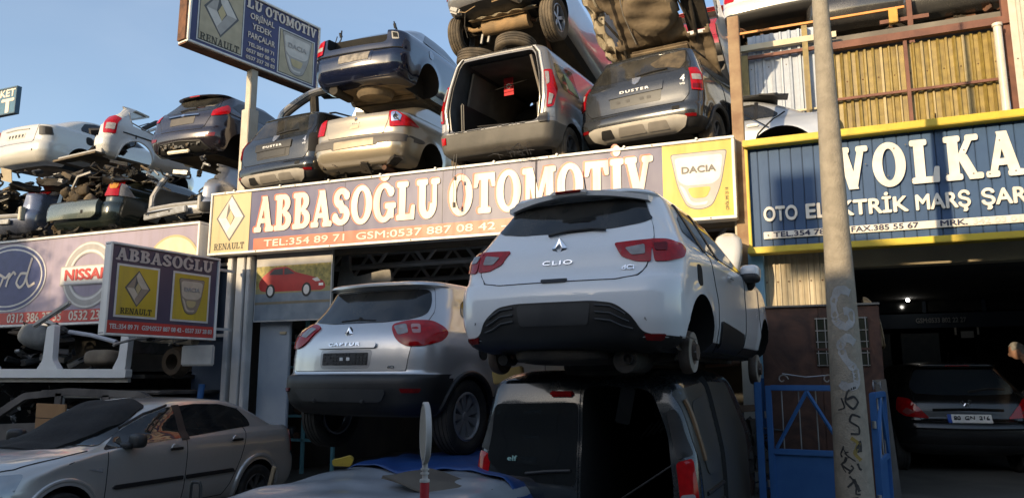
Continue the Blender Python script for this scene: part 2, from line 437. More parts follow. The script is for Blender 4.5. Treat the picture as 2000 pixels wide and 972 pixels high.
def patch(body, pts, view, name, mat, parent, off=0.004, rim=0.012, res=0.04, r=0.02, dome=0.0, label=None, holes=()):
    """a panel lying on the body: outline drawn in the view plane, projected on the body, given an edge"""
    ax = view_axes(view); P = dense(rounded(pts, r), res)
    xs = [p[0] for p in P]; ys = [p[1] for p in P]
    inner = []; x = min(xs) + res / 2
    def edge_d(p):
        return min((Vector(p) - Vector(q)).length for q in P)
    while x < max(xs):
        y = min(ys) + res / 2
        while y < max(ys):
            if inside((x, y), P) and edge_d((x, y)) > res * .45: inner.append((x, y))
            y += res
        x += res
    n = len(P)
    V2, E2, F2, *_ = delaunay_2d_cdt([Vector(p) for p in P] + [Vector(p) for p in inner], [], [tuple(range(n))], 1, 1e-6)
    vs = []; vn = []
    for v in V2:
        h, nn = proj(body, v[0], v[1], ax)
        k = off + (dome * min(1.0, edge_d(v) / 0.05) if dome else 0)
        vs.append(h + nn * k); vn.append((h, nn))
    fs = [tuple(f) for f in F2]
    cnt = {}
    for f in fs:
        for i in range(len(f)):
            e = (f[i], f[(i + 1) % len(f)]); cnt[tuple(sorted(e))] = cnt.get(tuple(sorted(e)), 0) + 1
    low = {}
    top = len(vs)
    for f in list(fs):
        for i in range(len(f)):
            a, b = f[i], f[(i + 1) % len(f)]
            if cnt[tuple(sorted((a, b)))] == 1:
                for q in (a, b):
                    if q not in low: low[q] = len(vs); vs.append(vn[q][0] - vn[q][1] * rim)
                fs.append((b, a, low[a], low[b]))
    me = bpy.data.meshes.new(name); me.from_pydata([tuple(v) for v in vs], [], fs); me.validate()
    bm = bmesh.new(); bm.from_mesh(me); bmesh.ops.recalc_face_normals(bm, faces=bm.faces)
    bm.faces.ensure_lookup_table()
    U, V, D = ax
    if sum(f.normal.dot(D) * f.calc_area() for f in bm.faces) > 0: bmesh.ops.reverse_faces(bm, faces=bm.faces)
    bm.to_mesh(me); bm.free()
    o = link(name, me, parent, (mat,), True, 50)
    if label: o['label'] = label
    return o
def mirror(pts): return [(-p[0],) + tuple(p[1:]) for p in pts][::-1]
def pair(body, pts, view, name, mat, parent, **k):
    a = patch(body, pts, view, name, mat, parent, **k)
    b = patch(body, mirror(pts), -view, name, mat, parent, **k); return a, b
def seam_pts(body, pts, view, off=0.0, step=0.03, closed=False):
    ax = view_axes(view); out = []
    seq = list(pts) + ([pts[0]] if closed else [])
    for i in range(len(seq) - 1):
        p, q = Vector(seq[i]), Vector(seq[i + 1]); k = max(1, int((q - p).length / step))
        for j in range(k):
            t = p + (q - p) * (j / k); h, n = proj(body, t[0], t[1], ax); out.append(h + n * off)
    h, n = proj(body, seq[-1][0], seq[-1][1], ax); out.append(h + n * off)
    return out
def join_seams(body, lines, r=0.0045, mat=SEAM):
    """panel gaps as thin dark beads let into the body; merged into the body mesh"""
    mb = MB()
    for pts, view in lines: mb.tube(seam_pts(body, pts, view), r, mat, 5)
    o = mb.build('seam', None)
    me = body.obj.data; k = len(me.materials); me.materials.append(mat)
    bm = bmesh.new(); bm.from_mesh(me); n0 = len(bm.faces); bm.from_mesh(o.data); bm.faces.ensure_lookup_table()
    for f in bm.faces[n0:]: f.material_index = k
    bm.to_mesh(me); bm.free(); d = o.data; bpy.data.objects.remove(o); bpy.data.meshes.remove(d)
def lines2(pts, view): return [(pts, view), ([(-p[0], p[1]) for p in pts], -view)]
def strip(body, pts, view, name, r, mat, parent, off=0.004):
    return MB().tube(seam_pts(body, pts, view, off), r, mat, 6).build(name, parent)

# ---------------------------------------------------------------- lettering
FONT = None
def text_mesh(txt, size, bold=0.0, ext=0.002, sx=1.0, spacing=1.0, shear=0.0):
    c = bpy.data.curves.new('t', 'FONT'); c.body = txt; c.size = size; c.extrude = ext
    c.align_x = 'CENTER'; c.align_y = 'CENTER'; c.space_character = spacing; c.shear = shear; c.resolution_u = 4
    o = bpy.data.objects.new('t', c); COL.objects.link(o)
    dg = bpy.context.evaluated_depsgraph_get(); me = bpy.data.meshes.new_from_object(o.evaluated_get(dg))
    bpy.data.objects.remove(o); bpy.data.curves.remove(c)
    for v in me.vertices: v.co = (v.co.x * sx, -v.co.z, v.co.y)
    if bold > 0:          # heavier face: the outline stamped again a hair to each side
        V = [v.co.copy() for v in me.vertices]; F = [tuple(p.vertices) for p in me.polygons]; n = len(V); vs = list(V); fs = list(F)
        for i, (dx, dz) in enumerate(((1, 0), (-1, 0), (0, 1), (0, -1), (.7, .7), (-.7, -.7))):
            vs += [v + Vector((dx * bold, -.00025 * (i + 1), dz * bold)) for v in V]; fs += [tuple(k + n * (i + 1) for k in f) for f in F]
        me2 = bpy.data.meshes.new('t'); me2.from_pydata([tuple(v) for v in vs], [], fs); me2.update(); bpy.data.meshes.remove(me); me = me2
    return me
def text(txt, name, size, mat, parent, loc, rot=(0, 0, 0), width=None, **k):
    """flat lettering in the local XZ plane facing -Y, optionally scaled to a width"""
    me = text_mesh(txt, size, **k)
    if width:
        xs = [v.co.x for v in me.vertices]; w = max(xs) - min(xs); mid = (max(xs) + min(xs)) / 2
        for v in me.vertices: v.co.x = (v.co.x - mid) * width / w
    o = link(name, me, parent, (mat,), False); o.location = loc; o.rotation_euler = rot; return o
def body_text(body, txt, size, mat, parent, at, view=0, name='badge_lettering', off=0.004, width=None, **k):
    """raised letters that follow the body surface"""
    me = text_mesh(txt, size, ext=0.003, **k)
    xs = [v.co.x for v in me.vertices]; w = max(xs) - min(xs); mid = (max(xs) + min(xs)) / 2
    kx = (width / w) if width else 1.0
    ax = view_axes(view)
    for v in me.vertices:
        h, n = proj(body, at[0] + (v.co.x - mid) * kx, at[1] + v.co.z, ax); v.co = h + n * (off - v.co.y)
    return link(name, me, parent, (mat,), False)

# slab lettering drawn from strokes (unit cap height)
def q_rect(x0, y0, x1, y1): return [(x0, y0), (x1, y0), (x1, y1), (x0, y1)]
def q_line(a, b, w):
    """slanted stem whose ends are cut level"""
    return [(a[0] - w / 2, a[1]), (a[0] + w / 2, a[1]), (b[0] + w / 2, b[1]), (b[0] - w / 2, b[1])]
def q_arc(cx, cy, rx, ry, a0, a1, wx, wy=None, n=20):
    wy = wx if wy is None else wy; o = []; i_ = []
    for k in range(n + 1):
        t = R(a0 + (a1 - a0) * k / n); c, s_ = math.cos(t), math.sin(t)
        o.append((cx + rx * c, cy + ry * s_)); i_.append((cx + (rx - wx) * c, cy + (ry - wy) * s_))
    return o + i_[::-1]
def q_ball(cx, cy, r, ry=None, n=16):
    ry = ry or r
    return [(cx + r * math.cos(2 * math.pi * k / n), cy + ry * math.sin(2 * math.pi * k / n)) for k in range(n)]
def glyph(ch, W=0.25, T=0.12, S=0.13):
    """-> (polygons, advance). W stem, T thin stroke, S serif height"""
    r = q_rect
    def ser(x0, x1, y): return rounded(r(x0, y, x1, y + S), S * .42, 3)
    if ch == 'A': return [q_line((.14, 0), (.44, 1), T + .03), q_line((.72, 0), (.44, 1), W), r(.2, .25, .62, .25 + T), ser(-.02, .32, 0), ser(.52, .92, 0), r(.34, .9, .54, 1.0)], .92
    if ch == 'B': return [r(.1, 0, .1 + W, 1), ser(0, .4, 0), ser(0, .4, 1 - S), q_arc(.4, .75, .32, .25, -90, 90, W * .95, T), q_arc(.42, .265, .38, .265, -90, 90, W, T), r(.3, 1 - T, .42, 1), r(.3, 0, .43, T), r(.3, .53 - T / 2, .44, .53 + T / 2 - .02)], .84
    if ch == 'S': return [q_arc(.38, .73, .34, .27, 20, 262, W * .9, T + .02), q_arc(.38, .27, .37, .27, -160, 82, W * .95, T + .02), q_line((.5, .33), (.26, .67), W * 1.15), q_ball(.61, .8, .115), q_ball(.12, .2, .12)], .78
    if ch in 'OÖ': return [q_arc(.45, .5, .45, .52, 0, 181, W, T), q_arc(.45, .5, .45, .52, 180, 361, W, T)], .93
    if ch in 'GĞC':
        p = [q_arc(.45, .5, .45, .52, 42, 182, W, T), q_arc(.45, .5, .45, .52, 180, 322, W, T)]
        if ch != 'C': p += [r(.62, .08, .86, .42), ser(.5, .95, .34)]
        p += [q_ball(.74, .78, .12)]
        if ch == 'Ğ': p += [q_arc(.45, 1.24, .2, .15, 180, 360, .1)]
        return p, .95
    if ch == 'L': return [r(.1, 0, .1 + W, 1), ser(0, .46, 1 - S), ser(0, .7, 0), rounded([(.52, 0), (.72, 0), (.74, .36), (.62, .36)], .03)], .78
    if ch == 'U': return [r(.1, .35, .1 + W, 1), r(.68 - T * .3, .35, .68 + T, 1), ser(0, .44, 1 - S), ser(.58, .92, 1 - S), q_arc(.45, .36, .35, .38, 180, 361, W, T + .04)], .92
    if ch == 'T': return [r(.4 - W / 2, 0, .4 + W / 2, 1), ser(.4 - .24, .4 + .24, 0), r(.02, 1 - T - .03, .78, 1), rounded([(.0, .66), (.11, .66), (.2, .92), (.02, 1)], .03), rounded([(.69, .66), (.8, .66), (.78, 1), (.6, .92)], .03)], .82
    if ch == 'M': return [r(.12, 0, .12 + T + .02, 1), r(.86, 0, .86 + W, 1), q_line((.24, 1), (.56, .1), W), q_line((.56, .1), (.9, 1), T + .04), ser(0, .36, 0), ser(.76, 1.2, 0), ser(0, .34, 1 - S), ser(.9, 1.2, 1 - S)], 1.22
    if ch in 'Iİ':
        p = [r(.22 - W / 2, 0, .22 + W / 2, 1), ser(0, .44, 0), ser(0, .44, 1 - S)]
        if ch == 'İ': p.append(q_ball(.22, 1.2, .12))
        return p, .48
    if ch == 'V': return [q_line((.14, 1), (.43, 0), W), q_line((.43, 0), (.7, 1), T + .04), ser(-.02, .36, 1 - S), ser(.54, .88, 1 - S), r(.33, 0, .53, .12)], .88
    if ch == 'R': return [r(.1, 0, .1 + W, 1), ser(0, .44, 0), ser(0, .4, 1 - S), q_arc(.42, .74, .34, .26, -90, 90, W, T), r(.3, 1 - T, .43, 1), r(.3, .48, .44, .48 + T), q_line((.72, 0), (.46, .52), W), ser(.58, .92, 0)], .9
    if ch == 'E': return [r(.1, 0, .1 + W, 1), ser(0, .7, 0), ser(0, .68, 1 - S), r(.3, .45, .54, .45 + T), r(.58, 0, .7, .32), r(.57, .7, .68, 1), r(.48, .36, .56, .66)], .78
    if ch == 'N': return [r(.12, 0, .12 + T + .02, 1), r(.72, 0, .72 + T + .02, 1), q_line((.2, 1), (.74, 0), W), ser(0, .36, 0), ser(.6, .96, 1 - S), ser(0, .3, 1 - S)], .96
    if ch == 'D': return [r(.1, 0, .1 + W, 1), ser(0, .4, 0), ser(0, .4, 1 - S), q_arc(.4, .5, .44, .5, -90, 90, W, T), r(.3, 1 - T, .41, 1), r(.3, 0, .41, T)], .88
    if ch == 'K': return [r(.1, 0, .1 + W, 1), ser(0, .44, 0), ser(0, .44, 1 - S), q_line((.36, .42), (.72, 1), T + .04), q_line((.74, 0), (.44, .56), W), ser(.56, .9, 1 - S), ser(.58, .96, 0)], .94
    return [], .4
def slab_mesh(txt, size, W=.25, T=.12, S=.13, ext=0.002, width=None, arc=None, grow=0.0, spacing=0.04):
    """word built from strokes; each letter one merged outline; XZ plane facing -Y, origin left baseline"""
    x = 0; vs = []; fs = []
    tot = sum(glyph(c)[1] + spacing for c in txt) - spacing
    kx = (width / (tot * size)) if width else 1.0
    for c in txt:
        polys, adv = glyph(c, W, T, S)
        if polys:
            if grow:
                g2 = []
                for p in polys:
                    cx = sum(q[0] for q in p) / len(p); n = len(p); out = []
                    ar = sum(p[i][0] * p[(i + 1) % n][1] - p[(i + 1) % n][0] * p[i][1] for i in range(n))
                    for i in range(n):
                        a = Vector(p[i]) - Vector(p[i - 1]); b = Vector(p[(i + 1) % n]) - Vector(p[i])
                        nn = Vector((a.y, -a.x)).normalized() + Vector((b.y, -b.x)).normalized()
                        if nn.length < 1e-5: nn = Vector((0, 0))
                        else: nn.normalize()
                        if ar < 0: nn = -nn
                        out.append(tuple(Vector(p[i]) + nn * grow))
                    g2.append(out)
                polys = g2
            V = []; F = []
            for p in polys:
                b = len(V); V += [Vector(q) for q in p]; F.append(tuple(range(b, b + len(p))))
            V2, E2, F2, *_ = delaunay_2d_cdt(V, [], F, 0, 1e-5)
            F2 = [f for f in F2 if any(inside(((V2[f[0]].x + V2[f[1]].x + V2[f[2]].x) / 3, (V2[f[0]].y + V2[f[1]].y + V2[f[2]].y) / 3), [tuple(q) for q in p]) for p in polys)]
            b = len(vs); nV = len(V2)
            def P(v, y): 
                X = (x + v[0]) * size * kx; Z = v[1] * size
                return (X, y, Z + (arc(X) if arc else 0))
            vs += [P(v, -ext) for v in V2] + [P(v, 0) for v in V2]
            cnt = {}
            for f in F2:
                for i in range(3): e = tuple(sorted((f[i], f[(i + 1) % 3]))); cnt[e] = cnt.get(e, 0) + 1
            for f in F2:
                fs.append(tuple(b + i for i in f))
                for i in range(3):
                    p, q = f[i], f[(i + 1) % 3]
                    if cnt[tuple(sorted((p, q)))] == 1: fs.append((b + q, b + p, b + nV + p, b + nV + q))
        x += adv + spacing
    me = bpy.data.meshes.new('lettering'); me.from_pydata(vs, [], fs); me.update()
    return me
def slab(txt, name, size, mat, parent, loc, rot=(0, 0, 0), **k):
    o = link(name, slab_mesh(txt, size, **k), parent, (mat,), False); o.location = loc; o.rotation_euler = rot; return o
def plate2d(name, pts, mat, parent, y, t=0.003, loc=(0, 0, 0)):
    """flat cut-out in the XZ plane with a little thickness, front face at y - t"""
    mb = MB(); mb.prism(pts, t, mat, Matrix.Translation((0, y - t, 0))); o = mb.build(name, parent, smooth=False); o.location = loc; return o

# ---------------------------------------------------------------- wheels
def tyre_into(mb, rad, w, M, mat=RUBBER, n=40, rim=0.64):
    h = w / 2; ri = rad * rim
    prof = [(ri, -h * .75), (ri + (rad - ri) * .35, -h), (rad * .93, -h * .98), (rad * .975, -h * .86)]
    for k in range(4):
        a0 = -h * .80 + k * h * .42
        prof += [(rad, a0), (rad, a0 + h * .30), (rad * .972, a0 + h * .32), (rad * .972, a0 + h * .39)]
    prof += [(rad * .975, h * .86), (rad * .93, h * .98), (ri + (rad - ri) * .35, h), (ri, h * .75)]
    mb.lathe(prof, mat, M, n, closed=True)
def rim_into(mb, rr, w, M, mat=ALU, spokes=8, twist=0.0, style='alloy'):
    """M maps local Y to the axle, outer face towards +Y"""
    h = w / 2
    mb.lathe([(rr * 1.02, h * .8), (rr * .94, h * .86), (rr * .90, h * .5), (rr * .90, -h * .9), (rr * .98, -h * .9)], mat, M, 40)
    mb.lathe([(rr * .90, -h * .1), (0.0, -h * .1)], DARK, M, 24)
    mb.lathe([(0.0, h * .62), (rr * .16, h * .6), (rr * .2, h * .5), (rr * .2, -h * .05)], mat, M, 20)
    for k in range(spokes):
        a = 2 * math.pi * k / spokes + twist
        w0, w1 = (rr * .10, rr * .13) if style == 'alloy' else (rr * .07, rr * .19)
        q = [Vector((rr * .15, h * .56, -w0)), Vector((rr * .15, h * .56, w0)), Vector((rr * .93, h * .66, w1)), Vector((rr * .93, h * .66, -w1))]
        p = [v - Vector((0, h * .35, 0)) for v in q]
        Rm = M @ Matrix.Rotation(a, 4, 'Y')
        mb.add([tuple(v) for v in q + p], [(0, 1, 2, 3), (7, 6, 5, 4), (0, 4, 5, 1), (1, 5, 6, 2), (2, 6, 7, 3), (3, 7, 4, 0)], mat, Rm)
def wheel(parent, x, y, z, rad, w=0.20, side=1, spokes=8, mat=ALU, tyre=RUBBER, rimk=0.64, style='alloy', steer=0.0):
    M = Matrix.Rotation(R(-90) * side + steer, 4, 'Z')
    a = MB(); tyre_into(a, rad, w, Matrix.Identity(4), tyre, rim=rimk); t = a.build('wheel', parent)
    t.matrix_local = Matrix.Translation((x, y, z)) @ M
    b = MB(); rim_into(b, rad * rimk, w, Matrix.Identity(4), mat, spokes, style=style); r_ = b.build('rim', t, sharp=30)
    return t
# ================================================================ ground
def gz(x, y):
    return 0.36 * sstep((y - 5.0) / 5.0) if x > -1.2 else 0.36 * sstep((y - 5.0) / 5.0) * sstep((x + 3.2) / 2.0)
def axis(a, b, fine0, fine1, step):
    out = [a]; v = fine0
    while v <= fine1: out.append(v); v += step
    return out + [b]
xs = axis(-400, 400, -30, 30, 0.5); ys = axis(-400, 600, -14, 26, 0.5)
V = [(x, y, gz(x, y)) for y in ys for x in xs]; nx = len(xs)
F = [(j * nx + i, j * nx + i + 1, (j + 1) * nx + i + 1, (j + 1) * nx + i) for j in range(len(ys) - 1) for i in range(nx - 1)]
gm = bpy.data.meshes.new('ground'); gm.from_pydata(V, [], F)
GROUND = rough('stained_concrete_ground', (0.075, 0.070, 0.058), (0.13, 0.12, 0.10), 0.9, 0.85, 0.35, dist=1.0)
struct(link('ground', gm, None, (GROUND,), False))

ASPH = rough('street_asphalt', (0.030, 0.030, 0.031), (0.052, 0.050, 0.048), 2.5, 0.85, 0.5)
struct(MB().box((0, -2.3, .002), (300, 10.6, .004), ASPH).build('road', None, smooth=False))
pv = MB(); PAVE = rough('kerb_stone', (.16, .15, .13), (.11, .10, .09), 3, .85, .4)
pv.box((0, -8.25, .06), (300, 1.4, .12), PAVE, bev=.01); struct(pv.build('pavement', None, smooth=False))
# ================================================================ materials of the place
PURPLE = signmat('sign_purple', (0.042, 0.042, 0.128), amt=0.1)
LILAC = signmat('flare_lilac_sign', (0.31, 0.262, 0.34))  # purple lifted towards lilac, the flare over this sign put into the colour
YELLOW = signmat('sign_yellow', (0.56, 0.40, 0.03))
PALEYEL = signmat('glare_pale_yellow', (0.50, 0.40, 0.20))  # paler yellow: sun glare on the left field put into the colour
ORANGE = signmat('sign_orange_red', (0.48, 0.095, 0.035))
REDS = signmat('sign_red', (0.50, 0.045, 0.035))
CREAMW = signmat('sign_cream_white', (0.68, 0.58, 0.48))
FRAMEW = signmat('sign_frame_white', (0.78, 0.75, 0.70))
INK = flat('sign_dark_olive', (0.045, 0.038, 0.02), 0.5)
GREYL = flat('logo_light_grey', (0.62, 0.60, 0.57), 0.45); GREYM = flat('logo_mid_grey', (0.36, 0.34, 0.32), 0.45); GREYD = flat('logo_dark_grey', (0.10, 0.095, 0.09), 0.45)
CONC = rough('pole_concrete', (0.265, 0.235, 0.185), (0.345, 0.305, 0.24), 11, 0.9, 0.7, detail=12, dist=.6)
PLASTER = rough('cream_plaster', (0.40, 0.34, 0.22), (0.32, 0.27, 0.18), 1.5, 0.9, 0.2)
SLABC = rough('deck_concrete', (0.20, 0.18, 0.15), (0.12, 0.105, 0.09), 2, 0.9, 0.4)
DARKWALL = rough('near_black_wall', (0.030, 0.031, 0.034), (0.060, 0.056, 0.050), 1.4, 0.9, 0.3)  # near black walls, two tones mixed by noise
BLUEP = rough('gate_blue', (0.026, 0.115, 0.32), (0.036, 0.14, 0.36), 5, 0.55, 0.12)
PALEBLUE = rough('pale_blue_column', (0.20, 0.42, 0.58), (0.26, 0.48, 0.62), 4, 0.6, 0.1)
WHITEFR = rough('painted_frame_white', (0.52, 0.51, 0.50), (0.42, 0.41, 0.39), 3, 0.55, 0.1)

# ---------------------------------------------------------------- logos for signs (flat, XZ plane facing -Y)
def diamond_logo(par, cx, cz, h, y, caption=None, cap_w=0.6, mats=None):
    hi, mid, lo = mats or (GREYL, GREYM, GREYD)
    w = h * .74; o = MB(); T = Matrix.Translation((cx, y, cz))
    P = lambda x, z: (x * w / 2, 0, z * h / 2)
    t = .34
    o.prism([(0, h / 2 * 1.09), (w / 2 * 1.15, 0), (0, -h / 2 * 1.11), (-w / 2 * 1.15, 0)], .003, lo, T)
    T2 = T @ Matrix.Translation((0, -.003, 0))
    A = [(0, h / 2), (w / 2, .03 * h), (w * .10, .03 * h), (-.03 * w, .18 * h)]
    o.prism([(0, h * .5), (w * .5, 0), (w * .17, 0), (-w * .04, h * .21), (-w * .10, h * .36)], .003, hi, T2)
    T3 = T2 @ Matrix.Translation((0, -.0012, 0))
    o.prism([(w * .5, 0), (0, -h * .5), (-w * .13, -h * .34), (w * .17, 0)], .003, mid, T3)
    o.prism([(-w * .5, 0), (0, h * .5), (-w * .10, h * .36), (-w * .17, h * .0)], .003, mid, T3)
    o.prism([(-w * .5, 0), (-w * .17, 0), (w * .04, -h * .21), (0, -h * .5)], .003, hi, T2)
    o.prism([(-w * .13, 0), (-w * .01, h * .18), (w * .13, 0), (0, -h * .18)], .002, PALEYEL if mats else YELLOW, T2 @ Matrix.Translation((0, -.003, 0)))
    r = o.build('diamond_logo', par, smooth=False)
    if caption:
        me = slab_mesh(caption, cap_w / 5.9, W=.2, T=.10, S=.10, width=cap_w, spacing=.02)
        q = link('logo_caption', me, r, (INK,), False); q.location = (cx - cap_w / 2, y - .001, cz - h * .5 - cap_w * .27)
    return r
def shield_logo(par, cx, cz, w, h, y, txt='DACIA', mats=None):
    hi, mid, lo = mats or (GREYL, GREYM, GREYD)
    o = MB(); T = lambda k: Matrix.Translation((cx, y - k, cz))
    out = rounded([(-w * .5, h * .5, .04), (w * .5, h * .5, .04), (w * .38, -h * .10, .2), (w * .22, -h * .44, .14), (0, -h * .5, .2), (-w * .22, -h * .44, .14), (-w * .38, -h * .10, .2)], .1, 6)
    o.prism([(p[0] * 1.035, p[1] * 1.03) for p in out], .003, lo, T(.0)); o.prism(out, .003, mid, T(.003))
    top = rounded([(-w * .44, h * .44), (w * .44, h * .44), (w * .375, h * .02), (w * .24, -h * .07), (-w * .24, -h * .07), (-w * .375, h * .02)], .06, 5)
    o.prism(top, .003, hi, T(.006))
    o.prism(rounded([(-w * .22, -h * .11), (w * .22, -h * .11), (w * .13, -h * .30), (-w * .13, -h * .30)], .05, 5), .003, PALEYEL if mats else YELLOW, T(.006))
    o.prism(rounded([(-w * .36, -h * .04), (-w * .27, -h * .10), (-w * .15, -h * .36), (0, -h * .385), (.15 * w, -h * .36), (.12 * w, -h * .42), (-.12 * w, -h * .43), (-w * .22, -h * .36)], .05, 4), .002, hi, T(.006))
    r = o.build('shield_logo', par, smooth=False)
    text(txt, 'logo_lettering', h * .16, lo if not mats else GREYM, r, (cx, y - .012, cz + h * .20), width=w * .62, bold=.004, ext=.002, sx=1.25)
    return r
def framed_panel(root, w, h, t, mat, fmat, fw=.035, back=None):
    MB().box((w / 2, t / 2 + .01, h / 2), (w - .01, t, h - .01), mat).build('panel', root, smooth=False)
    f = MB()
    f.box((w / 2, t / 2, fw / 2), (w, t + .05, fw), fmat, bev=.006); f.box((w / 2, t / 2, h - fw / 2), (w, t + .05, fw), fmat, bev=.006)
    f.box((fw / 2, t / 2, h / 2), (fw, t + .046, h - 2 * fw), fmat, bev=.006); f.box((w - fw / 2, t / 2, h / 2), (fw, t + .046, h - 2 * fw), fmat, bev=.006)
    return f.build('sign_frame', root, smooth=False)
def rectp(name, x0, x1, z0, z1, y, mat, par): return plate2d(name, [(x0, z0), (x1, z0), (x1, z1), (x0, z1)], mat, par, y)

# ---------------------------------------------------------------- main sign
ms = empty('shop_sign', (-9.35, 9.40, 3.545), 0, 0, R(.35))
tag(ms, 'long purple and yellow box sign reading ABBASOĞLU OTOMOTİV above the shop front', 'sign')
MW, MH = 8.31, 1.03
framed_panel(ms, MW, MH, .18, PURPLE, FRAMEW, .035)
rectp('yellow_field', .036, .82, .036, MH - .036, .006, PALEYEL, ms); rectp('yellow_field', 7.42, MW - .036, .036, MH - .036, .006, YELLOW, ms)
rectp('orange_band', .92, 7.40, .045, .225, .004, ORANGE, ms)
diamond_logo(ms, .425, .60, .70, .002, 'RENAULT', .62, (GREYL, flat('logo_warm_grey', (.55, .50, .43), .45), GREYD))
shield_logo(ms, 7.87, .50, .68, .72, .002)
for txt, x0, w in (('ABBASOĞLU', .93, 3.31), ('OTOMOTİV', 4.40, 2.90)):
    slab(txt, 'letter_outline', .56, ORANGE, ms, (x0 - .025, .004, .335), width=w, grow=.035, ext=.002)
    slab(txt, 'lettering', .56, CREAMW, ms, (x0, -.002, .325), width=w, grow=.012, ext=.003)
text('TEL:354 89 71  GSM:0537 887 08 42 - 0537 337 28 83', 'phone_lettering', .15, CREAMW, ms, (4.08, -.002, .13), width=5.9, bold=.0018)
text('ÇEVİK 395 25 18', 'maker_lettering', .05, INK, ms, (8.2, -.002, .25), rot=(0, R(-90), 0), width=.28)
MB().tube([(5.72, -.012, .03), (5.70, -.012, .55), (5.71, -.012, MH - .03)], .006, SEAM, 5).build('panel_joint', ms)
for x in (2.61, 4.28): MB().box((x, .008, MH / 2), (.004, .006, MH - .08), GREYD).build('sheet_joint', ms)
for k in range(12): MB().lathe([(0, -.012), (.009, -.009), (.011, 0)], GREYD, Matrix.Translation((.3 + k * .7, -.024, .018 if k % 2 else MH - .018)), 8).build('frame_screw', ms)
for k in range(9):
    MB().box((.5 + k * .92, -.03, MH + .0), (.03, .05, .025), FRAMEW, bev=.005).build('sign_clip', ms)

# ---------------------------------------------------------------- left sign
ls = empty('shop_sign', (-16.2, 9.28, 2.50)); tag(ls, 'lilac box sign with oval, ring and pale round logos over the left yard', 'sign')
LW, LH = 6.78, 1.60
framed_panel(ls, LW, LH, .2, LILAC, FRAMEW, .04)
rectp('red_band', .05, LW - .05, .05, .26, .004, REDS, ls)
text('0312 386 37 35', 'phone_lettering', .22, CREAMW, ls, (3.00, -.002, .15), width=1.42, bold=.005)
text('0532 235 68 91', 'phone_lettering', .22, CREAMW, ls, (4.62, -.002, .15), width=1.45, bold=.005)
ov = MB(); el = lambda rx, rz, n=48: [(rx * math.cos(2 * math.pi * k / n), rz * math.sin(2 * math.pi * k / n)) for k in range(n)]
OVB = flat('oval_blue', (.05, .06, .17), .4)
for k, (rx, rz, m) in enumerate(((.99, .62, GREYL), (.96, .59, OVB), (.90, .54, GREYL), (.865, .51, OVB))): ov.prism(el(rx, rz), .003, m, Matrix.Translation((2.22, -.003 * k, .90)))
ovo = ov.build('oval_logo', ls, smooth=False)
sc = MB()     # flowing script letters ... o r d
def script(pts, w=.055):
    cr = catmull([p + (0.0,) for p in pts], .02)
    sc.tube([(p[0], -.0145, p[1]) for p in cr], w / 2, CREAMW, 6)
script([(1.55, .66), (1.62, 1.10), (1.85, 1.16), (1.70, 1.20), (1.50, 1.08)]); script([(1.50, .92), (1.75, .95)])
script([(1.95, .98), (1.80, .88), (1.86, .72), (2.0, .74), (2.08, .92), (1.95, .98), (2.15, .90)])
script([(2.15, .90), (2.25, .98), (2.18, .74)]); script([(2.24, .90), (2.35, 1.0), (2.42, .95)])
script([(2.72, .96), (2.55, .96), (2.46, .80), (2.56, .71), (2.68, .80), (2.82, 1.24), (2.72, .88), (2.80, .72), (2.95, .78)])
for q in sc.v[:0]: pass
so = sc.build('script_lettering', ovo, smooth=False)
for v in so.data.vertices: v.co.y = -.0145 + (v.co.y + .0145) * .1
nb = MB(); cx, cz = 4.28, .86
for k, (r0, r1, m) in enumerate(((.64, .43, GREYM), (.62, .45, GREYL), (.585, .49, GREYM))):
    for a in (0, 180): nb.prism(q_arc(0, 0, r0, r0 * .92, a, a + 180, r0 - r1, None, 30), .003, m, Matrix.Translation((cx, -.003 * k, cz)))
nb.prism(q_rect(-.68, -.17, .68, .17), .004, GREYM, Matrix.Translation((cx, -.010, cz))); nb.prism(q_rect(-.66, -.15, .66, .15), .004, GREYL, Matrix.Translation((cx, -.0135, cz)))
nbo = nb.build('ring_logo', ls, smooth=False)
text('NISSAN', 'logo_lettering', .26, REDS, nbo, (cx, -.020, cz), width=1.12, bold=.010)
ro = MB(); ro.prism(el(.60, .56), .003, PALEYEL, Matrix.Translation((6.22, -.001, .86))); ro.prism(el(.56, .52), .003, flat('bleached_disc', (.72, .60, .36), .45), Matrix.Translation((6.22, -.004, .86)))
ro.build('round_logo', ls, smooth=False)

# ---------------------------------------------------------------- flag sign standing out from the wall
def face_sign(name, p0, p1, z0, z1, t, fm, frame, fw=.03):
    """vertical sign whose visible face runs from p0 (left in view) to p1"""
    d = Vector((p1[0] - p0[0], p1[1] - p0[1], 0)); a = math.atan2(d.y, d.x)
    r = empty(name, (p0[0], p0[1], z0), a); framed_panel(r, d.length, z1 - z0, t, fm, frame, fw); return r, d.length, z1 - z0
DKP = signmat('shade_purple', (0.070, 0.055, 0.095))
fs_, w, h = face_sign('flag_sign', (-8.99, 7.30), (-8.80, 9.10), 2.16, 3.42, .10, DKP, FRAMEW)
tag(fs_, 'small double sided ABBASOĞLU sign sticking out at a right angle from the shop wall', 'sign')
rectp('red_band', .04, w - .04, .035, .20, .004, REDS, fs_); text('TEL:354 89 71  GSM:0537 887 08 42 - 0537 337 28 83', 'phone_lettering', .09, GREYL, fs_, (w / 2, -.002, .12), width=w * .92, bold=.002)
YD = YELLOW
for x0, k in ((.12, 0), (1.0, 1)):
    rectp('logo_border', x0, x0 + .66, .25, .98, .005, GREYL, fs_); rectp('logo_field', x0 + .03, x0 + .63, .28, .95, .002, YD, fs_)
diamond_logo(fs_, .45, .66, .46, -.004, 'RENAULT', .48, (flat('logo_ivory', (.55, .47, .36), .5), flat('logo_brown_grey', (.30, .24, .18), .5), GREYD))
